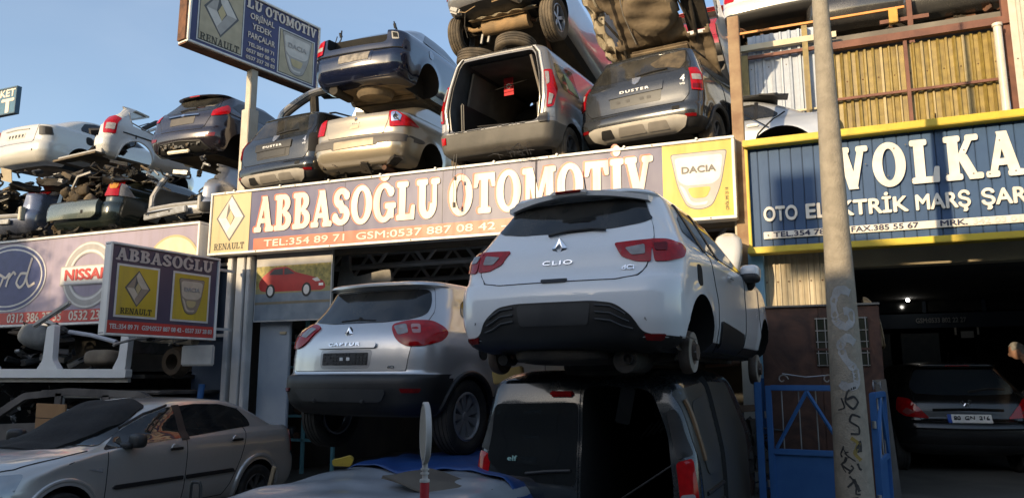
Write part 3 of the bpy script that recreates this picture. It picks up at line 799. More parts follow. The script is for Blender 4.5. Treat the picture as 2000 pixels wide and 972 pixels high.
shield_logo(fs_, 1.33, .62, .44, .52, -.004, 'DACIA', (flat('logo_ivory', (.55, .47, .36), .5), flat('logo_brown_grey', (.30, .24, .18), .5), GREYD))
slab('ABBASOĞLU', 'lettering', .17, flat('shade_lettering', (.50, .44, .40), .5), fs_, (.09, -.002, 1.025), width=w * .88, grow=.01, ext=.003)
br = MB()
for z in (.18, 1.10): br.box((w + .16, .05, z), (.34, .04, .04), WHITEFR)
br.build('wall_bracket', fs_)

# ---------------------------------------------------------------- mast sign
P0 = Vector((-9.94, 9.20)); dr = Vector((.2, .98)); Lm = 2.89
mp, w, h = face_sign('mast_sign', tuple(P0), tuple(P0 + dr * Lm), 7.27, 8.63, .24, PURPLE, FRAMEW, .04)
tag(mp, 'big grey-framed mast sign with two logos and phone numbers above the roof', 'sign')
MB().box((-.02, .13, h / 2), (.03, .22, h - .08), RUST).build('rusty_end_plate', mp, smooth=False)
MB().box((w / 2, .14, -.012), (w, .22, .03), RUST).build('rusty_soffit', mp, smooth=False)
TAN = flat('mast_tan', (.44, .37, .24), .5)
for x0, x1, z0, z1 in ((.17, 1.10, .10, 1.27), (1.88, 2.77, .08, 1.0)):
    rectp('logo_border', x0, x1, z0, z1, .005, GREYL, mp); rectp('logo_border_line', x0 + .025, x1 - .025, z0 + .02, z1 - .02, .002, GREYD, mp); rectp('logo_field', x0 + .04, x1 - .04, z0 + .035, z1 - .035, -.001, TAN, mp)
ml = (flat('logo_ivory_bright', (.60, .56, .50), .5), flat('logo_stone', (.38, .35, .31), .5), GREYD)
diamond_logo(mp, .63, .76, .84, -.005, 'RENAULT', .80, ml); shield_logo(mp, 2.33, .55, .72, .80, -.005, 'DACIA', ml)
slab('LU', 'lettering', .19, CREAMW, mp, (1.14, -.002, 1.10), width=.34, grow=.01, ext=.003)
slab('OTOMOTİV', 'lettering', .19, CREAMW, mp, (1.55, -.002, 1.09), width=1.24, grow=.01, ext=.003)
for k, (t, s_, ww) in enumerate((('ORJİNAL', .16, .54), ('YEDEK', .16, .44), ('PARÇALAR', .16, .60), ('TEL:354 89 71', .10, .58), ('0537 887 08 42', .10, .64), ('0537 337 28 83', .10, .64))):
    text(t, 'lettering', s_, CREAMW, mp, (1.50, -.002, (.96, .77, .58, .40, .27, .14)[k]), width=ww, bold=.003)
pm = MB(); c = 1.43; pm.box((c, .12, -.8), (.15, .15, 1.6), rough('mast_paint', (.50, .45, .36), (.40, .35, .27), 4, .6, .1), bev=.01)
pm.build('mast', mp)
MB().box((c, .12, -1.85), (.22, .22, 2.1), rough('mast_sleeve_paint', (.55, .50, .42), (.45, .40, .32), 4, .6, .1), bev=.01).build('mast_sleeve', mp)

# ---------------------------------------------------------------- far blue sign at the top left
bs = empty('rooftop_sign', (-26.8, 16.0, 10.25)); tag(bs, 'blue sign with white letters ending in ET, far left edge', 'sign')
framed_panel(bs, 2.1, .95, .12, flat('far_sign_blue', (.035, .12, .20), .5), flat('far_sign_frame', (.03, .08, .13), .5), .05)
text('MARKET', 'lettering', .36, CREAMW, bs, (1.18, .002, .74), width=1.65, bold=.012); text('T', 'lettering', .66, CREAMW, bs, (1.66, .002, .28), width=.66, bold=.025)
MB().box((1.0, .1, -1.6), (.12, .12, 3.2), RUST).box((1.0, .1, -6.7), (.3, .3, 7.0), SLABC).build('post', bs)

# ---------------------------------------------------------------- right hand sign: blue boards, raised letters
vsn = empty('board_sign', (-.90, 9.42, 3.10)); tag(vsn, 'dark blue boarded sign with raised white letters VOLKAN and yellow trim', 'sign')
VB = rough('sign_board_blue', (.018, .060, .150), (.026, .075, .175), 3, .6, .1)
VW, VH = 4.9, 1.24
b = MB(); k = 0; x = .0
while x < VW: b.box((x + .062, .03, VH / 2), (.121, .05, VH), VB, bev=.008); x += .126
b.box((VW / 2, .07, VH / 2), (VW, .03, VH), DARKWALL); b.build('boards', vsn, smooth=False)
yt = MB(); YT = rough('yellow_trim_paint', (.62, .48, .03), (.52, .38, .03), 5, .5, .1)
yt.box((VW / 2, -.03, VH + .03), (VW + .06, .24, .085), YT, bev=.008); yt.box((VW / 2, -.03, -.03), (VW + .06, .22, .075), YT, bev=.008); yt.box((.0, -.01, VH / 2), (.035, .12, VH - .02), YT, bev=.006)
yt.build('yellow_trim', vsn)
LT = rough('letter_white_paint', (.74, .72, .66), (.64, .60, .52), 6, .5, .08)
rr = random.Random(1)
def raised(t, x0, z0, size, w, W_=.27, T_=.15, S_=.14):
    o = slab(t, 'raised_letters', size, LT, vsn, (x0, -.012, z0), width=w, ext=.022, W=W_, T=T_, S=S_, spacing=.10); return o
raised('VOLKAN', 1.0, .62, .50, 2.22)
for t, x0, x1 in (('OTO', .16, .54), ('ELEKTRİK', .63, 1.70), ('MARŞ', 1.77, 2.30), ('ŞARZ DİNAMO', 2.40, 3.95)):
    o = text(t, 'raised_letters', .24, LT, vsn, ((x0 + x1) / 2, -.012, .40), width=x1 - x0, bold=.007, ext=.014, sx=1)
st = MB().box((1.95, -.018, .155), (3.6, .012, .085), LT, bev=.003).build('phone_strip', vsn)
NAVYT = flat('navy_lettering', (.012, .018, .06), .5)
text('TEL.354 78 77', 'phone_lettering', .085, NAVYT, st, (.62, -.027, .155), width=.72, bold=.002); text('FAX.385 55 67', 'phone_lettering', .085, NAVYT, st, (1.44, -.027, .155), width=.68, bold=.002)
text('MRK.', 'phone_lettering', .085, NAVYT, st, (2.12, -.027, .155), width=.26, bold=.002); text('342 03 01', 'phone_lettering', .085, flat('faded_lettering', (.55, .53, .50), .5), st, (2.52, -.027, .155), width=.44, bold=.002)
sc_ = MB()
for x, z in ((.9, 1.08), (1.02, .72), (1.3, .9), (1.52, .74), (1.6, 1.05), (1.75, .66), (1.72, 1.08), (2.1, .70), (2.28, .95), (2.35, .68), (2.5, .66), (2.62, 1.02), (2.74, .67), (.2, .40), (.35, .45), (.5, .38), (.7, .36), (.2, .155), (3.1, .9)):
    sc_.lathe([(0, -.006), (.008, -.004), (.009, 0)], GREYD, Matrix.Translation((x, -.035, z)), 8)
sc_.build('screw_heads', vsn)
MB().tube([(2.05, .03, VH + .06), (2.05, .03, VH + .18)], .008, RUST, 6).build('stub_rod', vsn)

# ================================================================ left shop building
sb = empty('parts_shop', (-5.2, 9.6, 0)); tag(sb, 'long shop building carrying the stacked cars on its roof deck', 'building')
def at_sb(m): return m
def off(x, y, z): return (x + 5.2, y - 9.6, z)
m = MB(); m.box(off(-5.2, 14.2, 4.30), (8.4, 9.0, .20), SLABC); m.box(off(-5.2, 9.70, 4.30), (8.5, .10, .24), RUST); m.build('roof_deck', sb, smooth=False)
m = MB(); m.box(off(-13.4, 14.2, 3.90), (7.9, 9.2, .20), SLABC); m.build('yard_deck', sb, smooth=False)
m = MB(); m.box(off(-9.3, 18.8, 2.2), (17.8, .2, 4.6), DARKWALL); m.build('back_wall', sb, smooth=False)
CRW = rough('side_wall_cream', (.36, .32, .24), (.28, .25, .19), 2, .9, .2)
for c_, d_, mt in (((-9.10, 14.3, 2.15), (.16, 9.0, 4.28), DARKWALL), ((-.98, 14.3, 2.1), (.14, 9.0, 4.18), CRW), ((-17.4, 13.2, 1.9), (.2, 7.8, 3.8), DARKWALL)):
    MB().box(off(*c_), d_, mt).build('side_wall', sb, smooth=False)
for x, ww, c in ((-9.02, .10, WHITEFR), (-8.80, .16, WHITEFR), (-8.64, .08, WHITEFR)):
    MB().box(off(x, 9.62, 1.78), (ww, .14, 3.5), c, bev=.01).build('door_frame', sb)
MB().box(off(-5.2, 9.80, 3.52), (8.2, .16, .10), rough('tan_lintel', (.20, .16, .11), (.15, .12, .09), 3, .7, .1), bev=.01).build('lintel', sb)
t = MB()
for y in (10.6, 12.4, 14.4):
    for z, r_ in ((3.95, .05), (3.40, .05)): t.tube([off(-8.9, y, z), off(-1.2, y, z)], r_, WHITEFR, 6)
    k = 0; x = -8.7
    while x < -1.4:
        t.tube([off(x, y, 3.95 if k % 2 else 3.40), off(x + .45, y, 3.40 if k % 2 else 3.95)], .03, WHITEFR, 6); x += .45; k += 1
t.build('roof_truss', sb)
MB().box(off(-8.28, 9.86, 1.35), (.60, .06, 2.3), rough('door_pale_blue', (.34, .38, .42), (.28, .32, .37), 2, .6, .1), bev=.01).build('door_leaf', sb)
MB().box(off(-8.1, 9.82, 2.30), (.12, .03, .04), flat('door_tag', (.5, .4, .25), .5)).build('door_closer', sb)
MB().box(off(-9.55, 9.9, 2.5), (.9, .08, 2.9), rough('yard_blue_panel', (.05, .075, .12), (.07, .10, .15), 2, .7, .1), bev=.01).build('blue_panel', sb)
for z in (2.28, 3.45): MB().box(off(-9.4, 9.75, z), (.9, .05, .05), WHITEFR).build('panel_rail', sb)
MB().tube([off(-9.35, 9.3, .0), off(-9.25, 9.35, 1.5)], .05, BLUEP, 8).build('blue_prop', sb)
# strip of yard wall behind the left sign
MB().box(off(-13.4, 9.62, 3.2), (8.0, .12, 1.3), DARKWALL).build('sign_backing', sb)
MB().box(off(-13.5, 9.45, 4.115), (8.0, .30, .03), UNDER).build('deck_edge', sb)

# poster beside the door
po = empty('wall_poster', (-8.58, 9.66, 2.47)); tag(po, 'poster of a red car on a road beside the shop door', 'poster')
PW, PH = 1.48, 1.12
MB().box((PW / 2, .03, PH / 2), (PW, .05, PH), WHITEFR).build('poster_board', po, smooth=False)
rectp('printed_header', .02, PW - .02, .88, PH - .02, .003, flat('poster_header', (.36, .35, .35), .5), po)
rectp('printed_trees', .02, PW - .02, .50, .88, .003, rough('poster_trees', (.42, .34, .10), (.16, .15, .05), 14, .6, 0), po)
rectp('printed_verge', .02, PW - .02, .44, .52, .001, flat('poster_verge', (.28, .25, .12), .6), po)
rectp('printed_road', .02, PW - .02, .02, .45, .002, rough('poster_road', (.13, .17, .21), (.20, .24, .28), 5, .5, 0), po)
rectp('printed_bank', .02, PW - .02, .27, .31, -.001, flat('poster_bank', (.18, .15, .10), .6), po)
car = rounded([(.10, .50), (.08, .62), (.16, .72), (.36, .85), (.62, .86), (.80, .76), (1.12, .68), (1.34, .60), (1.38, .50), (1.30, .46), (.2, .47)], .06)
pc = plate2d('printed_car', car, flat('poster_red', (.38, .02, .02), .4), po, -.001)
for pts in ([(.28, .74), (.38, .82), (.55, .83), (.55, .73)], [(.58, .73), (.58, .83), (.64, .83), (.78, .74)]): plate2d('printed_window', pts, flat('poster_glass', (.05, .05, .06), .3), pc, -.004)
for cx in (.32, 1.02):
    MB().prism([(cx + .09 * math.cos(a * .314), .48 + .11 * math.sin(a * .314)) for a in range(20)], .003, BLACKP, Matrix.Translation((0, -.007, 0))).prism([(cx + .055 * math.cos(a * .314), .48 + .075 * math.sin(a * .314)) for a in range(20)], .003, GREYL, Matrix.Translation((0, -.010, 0))).build('printed_wheel', pc, smooth=False)
plate2d('printed_headlight', [(1.12, .64), (1.22, .66), (1.28, .60), (1.18, .60)], GREYL, pc, -.004)
rectp('printed_plate', 1.25, 1.33, .53, .57, -.004, WHITEB, pc)

# shelves with parts in the shop
sh = empty('parts_shelf', (-8.55, 11.0, 0)); tag(sh, 'teal steel shelf crowded with small car parts behind the door', 'shelf')
TEAL = rough('teal_steel', (.12, .30, .33), (.16, .34, .36), 4, .6, .1)
f = MB()
for x in (-.62, 0, .62): f.box((x, 0, 1.3), (.05, .05, 2.6), TEAL)
f.build('upright', sh)
for z in (.55, .95, 1.35, 1.78, 2.2): MB().box((0, .15, z), (1.28, .35, .04), TEAL).build('shelf_board', sh)
rr = random.Random(21)
for z in (.57, .97, 1.37, 1.80, 2.22):
    x = -.58
    while x < .45:
        w_ = rr.uniform(.09, .20); h_ = rr.uniform(.10, .30); q = MB()
        if rr.random() < .5: q.box((0, 0, h_ / 2), (w_, .22, h_), rr.choice([BLACKP, GREYP, UNDERDUST, INTERIOR, RUST]), (0, rr.uniform(-.15, .15), 0), bev=.02)
        else: q.ell((0, 0, h_ / 2), (w_, .2, h_), rr.choice([BLACKP, GREYP, UNDERDUST, STEEL, RUST]), (0, rr.uniform(-.3, .3), 0), .5, 12, 8)
        o = q.build('stored_part', None); o.location = (-8.55 + x + w_ / 2, 11.12, z); tag(o, 'small car part stored on the teal shelf behind the shop door', 'car part', 'small parts on the teal shelf'); x += w_ + .02
# dark parts hanging from the trusses
hang = MB(); hang.prism(rounded([(0, 0), (.10, .62), (.22, .62), (.24, .26), (.36, .16), (1.0, .26), (1.04, .06), (.9, .0)], .05), .06, rough('grey_primer_panel', (.34, .32, .29), (.22, .21, .19), 4, .7, .2))
ho = hang.build('hanging_side_panel', None, smooth=False); ho.location = (-7.50, 10.35, 3.05); tag(ho, 'grey cut sill and pillar panel hanging in the dark shop', 'car part')

# ================================================================ right hand workshop
wk = empty('workshop', (2.0, 9.8, 0)); tag(wk, 'right hand workshop with dark open bay under the blue boarded sign', 'building')
def ow(x, y, z): return (x - 2.0, y - 9.8, z)
MB().box(ow(1.9, 9.95, 3.06), (4.2, .26, .36), PLASTER, bev=.01).box(ow(2.6, 9.95, 4.0), (6.8, .22, .9), PLASTER).build('lintel', wk, smooth=False)
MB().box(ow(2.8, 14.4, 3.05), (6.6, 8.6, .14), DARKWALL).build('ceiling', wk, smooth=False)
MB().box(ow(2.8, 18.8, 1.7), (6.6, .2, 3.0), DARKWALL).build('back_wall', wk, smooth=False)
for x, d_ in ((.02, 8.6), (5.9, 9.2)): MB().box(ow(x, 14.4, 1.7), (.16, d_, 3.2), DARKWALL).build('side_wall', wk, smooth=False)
MB().box(ow(2.8, 15.9, 2.62), (6.0, .12, .26), rough('fascia_slate_blue', (.055, .075, .11), (.04, .06, .09), 2, .7, .1)).build('fascia_beam', wk, smooth=False)
text('GSM:0533 802 22 27', 'fascia_lettering', .12, flat('fascia_letter_grey', (.42, .44, .46), .5), wk, ow(1.70, 15.82, 2.62), width=.80, bold=.003)
WG = glass('workshop_pane', (.014, .018, .022), .08, .2)
for k in range(5):
    p = MB().box(ow(1.0 + k * .95, 15.95, 3.0), (.85, .02, .42), WG).build('transom_window', wk)
    MB().box(ow(1.0 + k * .95 + .46, 15.92, 3.0), (.06, .05, .46), rough('fascia_slate_blue', (.055, .075, .11), (.04, .06, .09), 2, .7, .1)).build('mullion', p)
for x in (.55, 1.35): MB().box(ow(x, 15.95, 2.1), (.62, .02, .6), WG).build('inner_window', wk)
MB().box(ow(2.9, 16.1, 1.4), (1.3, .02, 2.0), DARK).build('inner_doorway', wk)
MB().box(ow(2.10, 15.85, 2.36), (.20, .03, .12), flat('pale_notice', (.5, .5, .48), .5)).box(ow(1.92, 15.85, 2.42), (.03, .03, .13), LT).box(ow(2.27, 15.85, 2.42), (.03, .03, .13), LT).build('notice_board', wk)
# upper storey frame and ribbed sheets
def ribbed(name, par, x0, x1, z0, z1, y, mat, pitch=.11, depth=.03):
    n = int((x1 - x0) / pitch); pr = []
    for k in range(n):
        x = x0 + k * pitch; pr += [(x, 0), (x + pitch * .55, 0), (x + pitch * .65, -depth), (x + pitch * .9, -depth)]
    pr.append((x0 + n * pitch, 0)); vs = []; fs = []; rq = random.Random(n)
    pr = [(x + rq.uniform(-.06, .06) * pitch, d * rq.uniform(.75, 1.2) + rq.uniform(-.003, .003)) for x, d in pr]
    for x, d in pr: vs += [(x, y + d, z0), (x, y + d, z1), (x, y + d + .006, z0), (x, y + d + .006, z1)]
    for k in range(len(pr) - 1): a = k * 4; fs += [(a, a + 4, a + 5, a + 1), (a + 2, a + 3, a + 7, a + 6)]
    q = MB().add(vs, fs, mat)
    for z in (z0 + .25 * (z1 - z0), z0 + .72 * (z1 - z0)):
        for k in range(0, n, 2): q.lathe([(0, -.006), (.009, -.004), (.010, 0)], RUST, Matrix.Translation((x0 + (k + .28) * pitch, y - .004, z)), 6)
    return q.build(name, par, smooth=False)
FIB = corrugated_col('ochre_fibreglass', (.30, .22, .055), (.19, .135, .035), (.08, .055, .022), 1.3, .45, .75)
BW = corrugated_col('blue_white_sheet', (.37, .42, .50), (.31, .36, .44), (.24, .22, .2), 1.5, .45, .3)
CW = corrugated_col('cream_white_sheet', (.52, .49, .41), (.46, .43, .35), (.40, .34, .24), 1.5, .5, .3)
CC = corrugated_col('khaki_sheet', (.42, .36, .24), (.36, .30, .20), (.20, .15, .08), 1.5, .5, .4)
def low(f, *a): return f(*a)
ribbed('ochre_sheets', wk, *[v - 2.0 for v in (.10, 2.24)], 4.55, 6.05, 1.30, FIB, .098, .035)
ribbed('blue_white_sheets', wk, -3.05, -1.82, 5.0, 6.95, 2.30, BW, .13, .03)
ribbed('cream_sheets', wk, .24, 4.0, 4.2, 9.5, 1.02, CW, .12, .03)
ribbed('khaki_sheets', wk, -2.78, -1.98, 1.8, 3.09, -.14, CC, .062, .014)
f = MB(); bm_ = lambda a, b, s_, mt: f.box(ow((a[0] + b[0]) / 2, (a[1] + b[1]) / 2, (a[2] + b[2]) / 2), (abs(a[0] - b[0]) + s_, abs(a[1] - b[1]) + s_, abs(a[2] - b[2]) + s_), mt)
bm_((.0, 11.0, 6.12), (2.26, 11.0, 6.12), .10, RUSTP); bm_((.1, 11.02, 5.36), (2.24, 11.02, 5.36), .035, RUSTP); bm_((1.06, 11.02, 4.6), (1.06, 11.02, 6.1), .045, RUSTP); bm_((2.24, 11.04, 4.4), (2.24, 11.04, 7.0), .09, RUSTP)
bm_((-1.2, 12.0, 6.56), (-.1, 12.0, 6.56), .05, RUSTP); bm_((-1.2, 12.0, 6.72), (.2, 12.0, 6.72), .09, flat('cream_beam', (.55, .48, .34), .6)); bm_((-1.2, 12.05, 5.62), (-.1, 12.05, 5.62), .03, flat('cream_beam', (.55, .48, .34), .6))
bm_((-1.2, 12.3, 7.12), (1.2, 12.3, 7.12), .035, flat('orange_rail', (.62, .25, .05), .5)); bm_((1.28, 12.3, 6.3), (1.28, 12.3, 7.3), .07, RUSTP); bm_((.9, 12.3, 6.92), (1.5, 12.3, 6.92), .06, RUSTP); bm_((-.2, 12.0, 4.4), (-.2, 12.0, 6.9), .08, FIB); bm_((-1.1, 12.02, 4.6), (-1.1, 12.02, 6.55), .10, FIB)
f.build('steel_frame', wk, smooth=False)
MB().box(ow(.8, 14.2, 6.72), (5.6, 4.0, .10), SLABC).box(ow(2.6, 12.0, 4.42), (7.0, 4.0, .08), SLABC).build('upper_deck', wk, smooth=False)
MB().box(ow(1.05, 12.2, 6.95), (.12, .10, .22), flat('ochre_block', (.5, .3, .06), .7), bev=.01).build('frame_block', wk)
MB().tube([ow(2.10, 10.86, 4.5), ow(2.10, 10.86, 6.0)], .048, flat('cream_pipe', (.62, .56, .46), .4), 14).lathe([(.0, .0), (.06, 0), (.06, .04), (0, .04)], flat('cream_pipe', (.62, .56, .46), .4), Matrix.Translation(ow(2.10, 10.86, 6.0)) @ Matrix.Rotation(R(90), 4, 'X'), 14).build('down_pipe', wk)
MB().box(ow(2.95, 10.4, 2.0), (.06, .06, 4.0), DARKWALL).build('bay_post', wk) if False else None
# pale blue corner column
MB().box(ow(-.87, 9.60, 1.55), (.17, .17, 3.05), PALEBLUE, bev=.008).build('blue_column', wk)
MB().box(ow(-.87, 9.58, .82), (.185, .19, 1.55), BLUEP, bev=.008).build('column_lower_paint', wk)
# pale post between the shops
wp = MB().box((0, 0, 0), (.14, .10, 3.6), rough('pale_post', (.55, .50, .40), (.46, .42, .33), 3, .7, .1), bev=.008).build('post_between_shops', wk); wp.location = ow(-1.03, 9.66, 1.8)
bulb = MB(); bulb.lathe([(0, -.03), (.022, -.02), (.03, 0), (.022, .02), (0, .03)], None or WHITEB, None, 12)
em = bpy.data.materials.new('lit_bulb'); em.use_nodes = True; e_ = em.node_tree.nodes['Principled BSDF']; e_.inputs['Emission Color'].default_value = (1, .95, .85, 1); e_.inputs['Emission Strength'].default_value = 18
bulb.mats = [em]; bo = bulb.build('light_bulb', None); bo.location = (1.15, 15.2, 2.95); tag(bo, 'small lit bulb hanging in the dark workshop', 'lamp')
MB().tube([(0, 0, .03), (0, 0, .09)], .006, BLACKP, 6).build('flex', bo)

# ---------------------------------------------------------------- timber hut, gate leaves, awning
hut = empty('timber_hut', (-.2, 9.0, 0)); tag(hut, 'brown timber clad hut with a barred window behind the blue gate', 'hut')
TIM = rough('dark_timber', (.040, .018, .012), (.095, .042, .025), 2, .7, .5, dist=3.0)
m = MB()
for k in range(2): m.box((-.3 + k * .602, .25, 1.545), (.60, .5, 1.63), TIM, bev=.006)
m.box((0, .25, .5), (1.20, .5, .46), TIM); m.build('timber_wall', hut, smooth=False)
MB().box((0, .24, 2.375), (1.22, .54, .02), rough('hut_roof_sheet', (.16, .15, .13), (.12, .11, .1), 4, .6, .1)).build('roof', hut)
wi = MB().box((.22, -.012, 1.98), (.52, .02, .52), glass('hut_glass', (.015, .02, .012), .1, .2)).build('window', hut)
g = MB()
for k in range(7): g.box((-.02 + k * .08, -.03, 1.98), (.008, .012, .52), STEEL)
for z in (1.73, 1.86, 1.98, 2.1, 2.23): g.box((.22, -.03, z), (.52, .012, .008), STEEL)
g.box((.22, -.03, 1.90), (.54, .02, .025), TIM); g.build('window_bars', wi)
aw = MB(); vs = []; fs = []; n = 10
for i in range(n + 1):
    a = i / n
    for j in range(6):
        b_ = j / 5; vs.append((.46 + .18 * math.sin(a * 1.5), .10 + b_ * .8, 2.46 - .56 * (1 - math.cos(a * 1.5)) - (.03 if (i == n and j % 2) else 0)))
for i in range(n):
    for j in range(5): fs.append((i * 6 + j, i * 6 + j + 1, (i + 1) * 6 + j + 1, (i + 1) * 6 + j))
aw.prism([(.46 + .18 * math.sin(i / 10 * 1.5), 2.455 - .56 * (1 - math.cos(i / 10 * 1.5))) for i in range(11)] + [(.60, 1.93), (.46, 1.93)], .01, rough('awning_canvas', (.24, .17, .09), (.32, .24, .14), 5, .9, .3), Matrix.Translation((0, .11, 0)))
ao = aw.add(vs, fs, rough('awning_canvas', (.24, .17, .09), (.32, .24, .14), 5, .9, .3)).build('canvas_awning', hut)
md = ao.modifiers.new('s', 'SOLIDIFY'); md.thickness = .012
def gate_leaf(loc, rz, w, label):
    r = empty('gate_leaf', loc, rz); tag(r, label, 'gate', 'blue gate leaves of the workshop')
    fr = MB()
    for x in (.03, w - .03): fr.box((x, 0, .55), (.05, .05, 1.12), BLUEP, bev=.005)
    for z in (1.09, .53, .02): fr.box((w / 2, 0, z), (w - .1, .045, .05), BLUEP, bev=.005)
    fr.build('gate_frame', r)
    MB().box((w / 2, .01, .275), (w - .1, .012, .46), BLUEP).build('sheet_panel', r)
    d = MB(); d.tube([(.08, -.01, .56), (w / 2, -.01, 1.06)], .018, BLUEP, 6); d.tube([(w - .08, -.01, .56), (w / 2, -.01, 1.06)], .018, BLUEP, 6); d.build('brace', r)
    b2 = MB()
    for k in range(1, 5): b2.tube([(w * k / 5, .0, .55), (w * k / 5, 0, 1.07)], .006, STEEL, 6)
    b2.build('gate_bars', r)
    s_ = MB()
    for cx in (.16, w - .18):
        s_.tube([(cx + (.05 - .004 * k) * math.cos(k * .6), 0, 1.165 + (.05 - .004 * k) * math.sin(k * .6)) for k in range(11)], .006, STEEL, 5)
    s_.tube([(.16, 0, 1.215), (w / 2, 0, 1.185), (w - .18, 0, 1.20)], .006, STEEL, 5); s_.build('scroll_top', r)
    for k in range(2): MB().lathe([(.0, -.03), (.018, -.03), (.018, .03), (0, .03)], STEEL, Matrix.Translation((0, 0, .25 + k * .6)) @ Matrix.Rotation(R(90), 4, 'X'), 10).build('hinge', r)
    return r
gate_leaf((-.66, 7.45, .42), R(-4), .72, 'closed blue gate leaf with a triangular brace, left of the concrete pole')
g2 = gate_leaf((.22, 7.3, .36), R(82), .9, 'opened blue gate leaf seen edge-on just right of the concrete pole')
gp = MB().box((0, 0, .62), (.06, .06, 1.24), BLUEP, bev=.006).build('gate_post', None); gp.location = (-.72, 7.45, .32); tag(gp, 'slim blue post carrying the closed gate leaf', 'post')
ap = MB().box((0, 0, .62), (.10, .05, 1.25), rough('weathered_board', (.18, .16, .13), (.11, .10, .085), 4, .8, .2), (0, R(-3), 0)).build('leaning_board', None); ap.location = (.36, 8.2, .34); tag(ap, 'weathered grey board leaning beside the opened gate', 'board')

# ---------------------------------------------------------------- concrete pole with graffiti
pole = empty('concrete_pole', (.03, 6.5, 0)); tag(pole, 'tall tapering concrete street pole with G S and 6 S graffiti', 'pole')
pm = MB(); n = 20; prof = [(.150 - .0185 * z, z) for z in (-.3, .5, 1.2, 2, 2.8, 3.6, 4.4, 5.2, 6, 7, 8)]
pm.lathe([(0, -.3)] + prof + [(0, 8)], CONC, Matrix.Rotation(R(90), 4, 'X') @ Matrix.Scale(-1, 4, (0, 1, 0)) if False else Matrix(((1, 0, 0, 0), (0, 0, 1, 0), (0, 1, 0, 0), (0, 0, 0, 1))), 28)
po_ = pm.build('shaft', pole)
MB().tube([(.128 - .018 * z * .98, -.03, z) for z in (.3, 1.5, 2.4, 3.5, 5, 7)], .006, SEAM, 5).build('casting_seam', pole)
def graffiti(pts, w, mat, name='graffiti'):
    """brushed strokes wrapped on the shaft: (angle-ish s, z)"""
    cr = catmull([p + (0.,) for p in pts], .015); vs = []; fs = []
    a0 = math.atan2(-6.5, -.06)
    rr = random.Random(int(w * 1e4))
    for i, p in enumerate(cr):
        q = cr[min(i + 1, len(cr) - 1)]; o_ = cr[max(i - 1, 0)]; d = Vector((q[0] - o_[0], q[1] - o_[1])).normalized() if q != o_ else Vector((1, 0)); nn = Vector((-d.y, d.x))
        ww = w * rr.uniform(.75, 1.15)
        for sg in (-1, 1):
            s_, z = p[0] + nn.x * sg * ww / 2, p[1] + nn.y * sg * ww / 2; r_ = .150 - .0185 * z + .0025
            a = a0 + s_ / r_; vs.append((r_ * math.cos(a), r_ * math.sin(a), z))
    for i in range(len(cr) - 1): fs.append((i * 2, i * 2 + 1, i * 2 + 3, i * 2 + 2))
    o_ = MB().add(vs, fs, mat).build(name, pole, smooth=False); md = o_.modifiers.new('s', 'SOLIDIFY'); md.thickness = .0005; return o_
GW = rough('chalky_grey_paint', (.40, .40, .40), (.32, .32, .31), 12, .8, .2); GB = rough('black_spray', (.015, .015, .016), (.05, .048, .045), 12, .7, .1)
graffiti([(.07, 2.24), (-.01, 2.27), (-.06, 2.18), (-.05, 2.03), (.02, 1.98), (.07, 2.03), (.06, 2.10), (.01, 2.10)], .06, GW)
graffiti([(.08, 1.86), (.02, 1.90), (-.03, 1.84), (.0, 1.74), (.07, 1.65), (.07, 1.55), (.0, 1.53), (-.05, 1.56)], .06, GW)
graffiti([(.06, 1.53), (.0, 1.50), (-.02, 1.42), (.03, 1.37), (.07, 1.42), (.04, 1.46), (-.01, 1.44)], .018, GB)
graffiti([(.08, 1.31), (.02, 1.33), (.0, 1.28), (.06, 1.24), (.06, 1.19), (.0, 1.19)], .016, GB)
graffiti([(-.05, 1.45), (-.03, 1.38), (-.08, 1.36)], .012, GB)
graffiti([(.0, 1.16), (.05, 1.12), (.02, 1.05), (.06, 1.0)], .03, rough('ochre_spray', (.30, .22, .05), (.22, .17, .05), 12, .8, .1))
rg = random.Random(12)
for k in range(16):
    a_ = rg.uniform(-.08, .06); z_ = rg.uniform(.62, 1.14); graffiti([(a_, z_), (a_ + rg.uniform(-.03, .04), z_ - rg.uniform(.01, .06)), (a_ + rg.uniform(-.02, .05), z_ - rg.uniform(.04, .09))], rg.uniform(.008, .026), GB)

# ---------------------------------------------------------------- steel post behind the sign's right end
sp = MB().box((0, 0, 0), (.14, .12, 3.2), rough('rusty_post', (.22, .13, .075), (.34, .24, .14), 5, .8, .3), bev=.006).build('steel_post', None, smooth=False)
sp.location = (-1.0, 9.62, 4.55); tag(sp, 'rusty upright steel post behind the right end of the long sign', 'post')

# ---------------------------------------------------------------- street side behind the camera: unseen, its heights and gaps shaped for the shade it throws
OB = rough('opposite_plaster', (.13, .12, .10), (.095, .085, .075), .8, .9, .2)  # darkened so the car glass facing it reflects little
def opposite(x0, x1, h, label, chim=()):
    r = empty('street_house', ((x0 + x1) / 2, -9.0, 0)); tag(r, label, 'building')
    w = x1 - x0; MB().box((0, -.80, h / 2), (w - .02, 1.5, h), OB).build('wall', r, smooth=False)
    ro = MB().box((0, -.80, h + .06), (w, 1.56, .12), SLABC).build('roof', r, smooth=False)
    k = int(w / 2.2)
    for z in [1.3 + 2.9 * q for q in range(int((h - 1.0) / 2.9) + 0)]:
        for i in range(k):
            x = -w / 2 + w * (i + .5) / k; wd = MB().box((x, -.03, z + .3), (1.2, .08, 1.3), GLASS).build('window', r); MB().box((x, .0, z - .40), (1.4, .16, .06), SLABC).build('sill', wd)
    for cx, cw, ch in chim: MB().box((cx - (x0 + x1) / 2, -.6, h + ch / 2 + .12), (cw, .8, ch), OB).build('chimney', r, smooth=False)
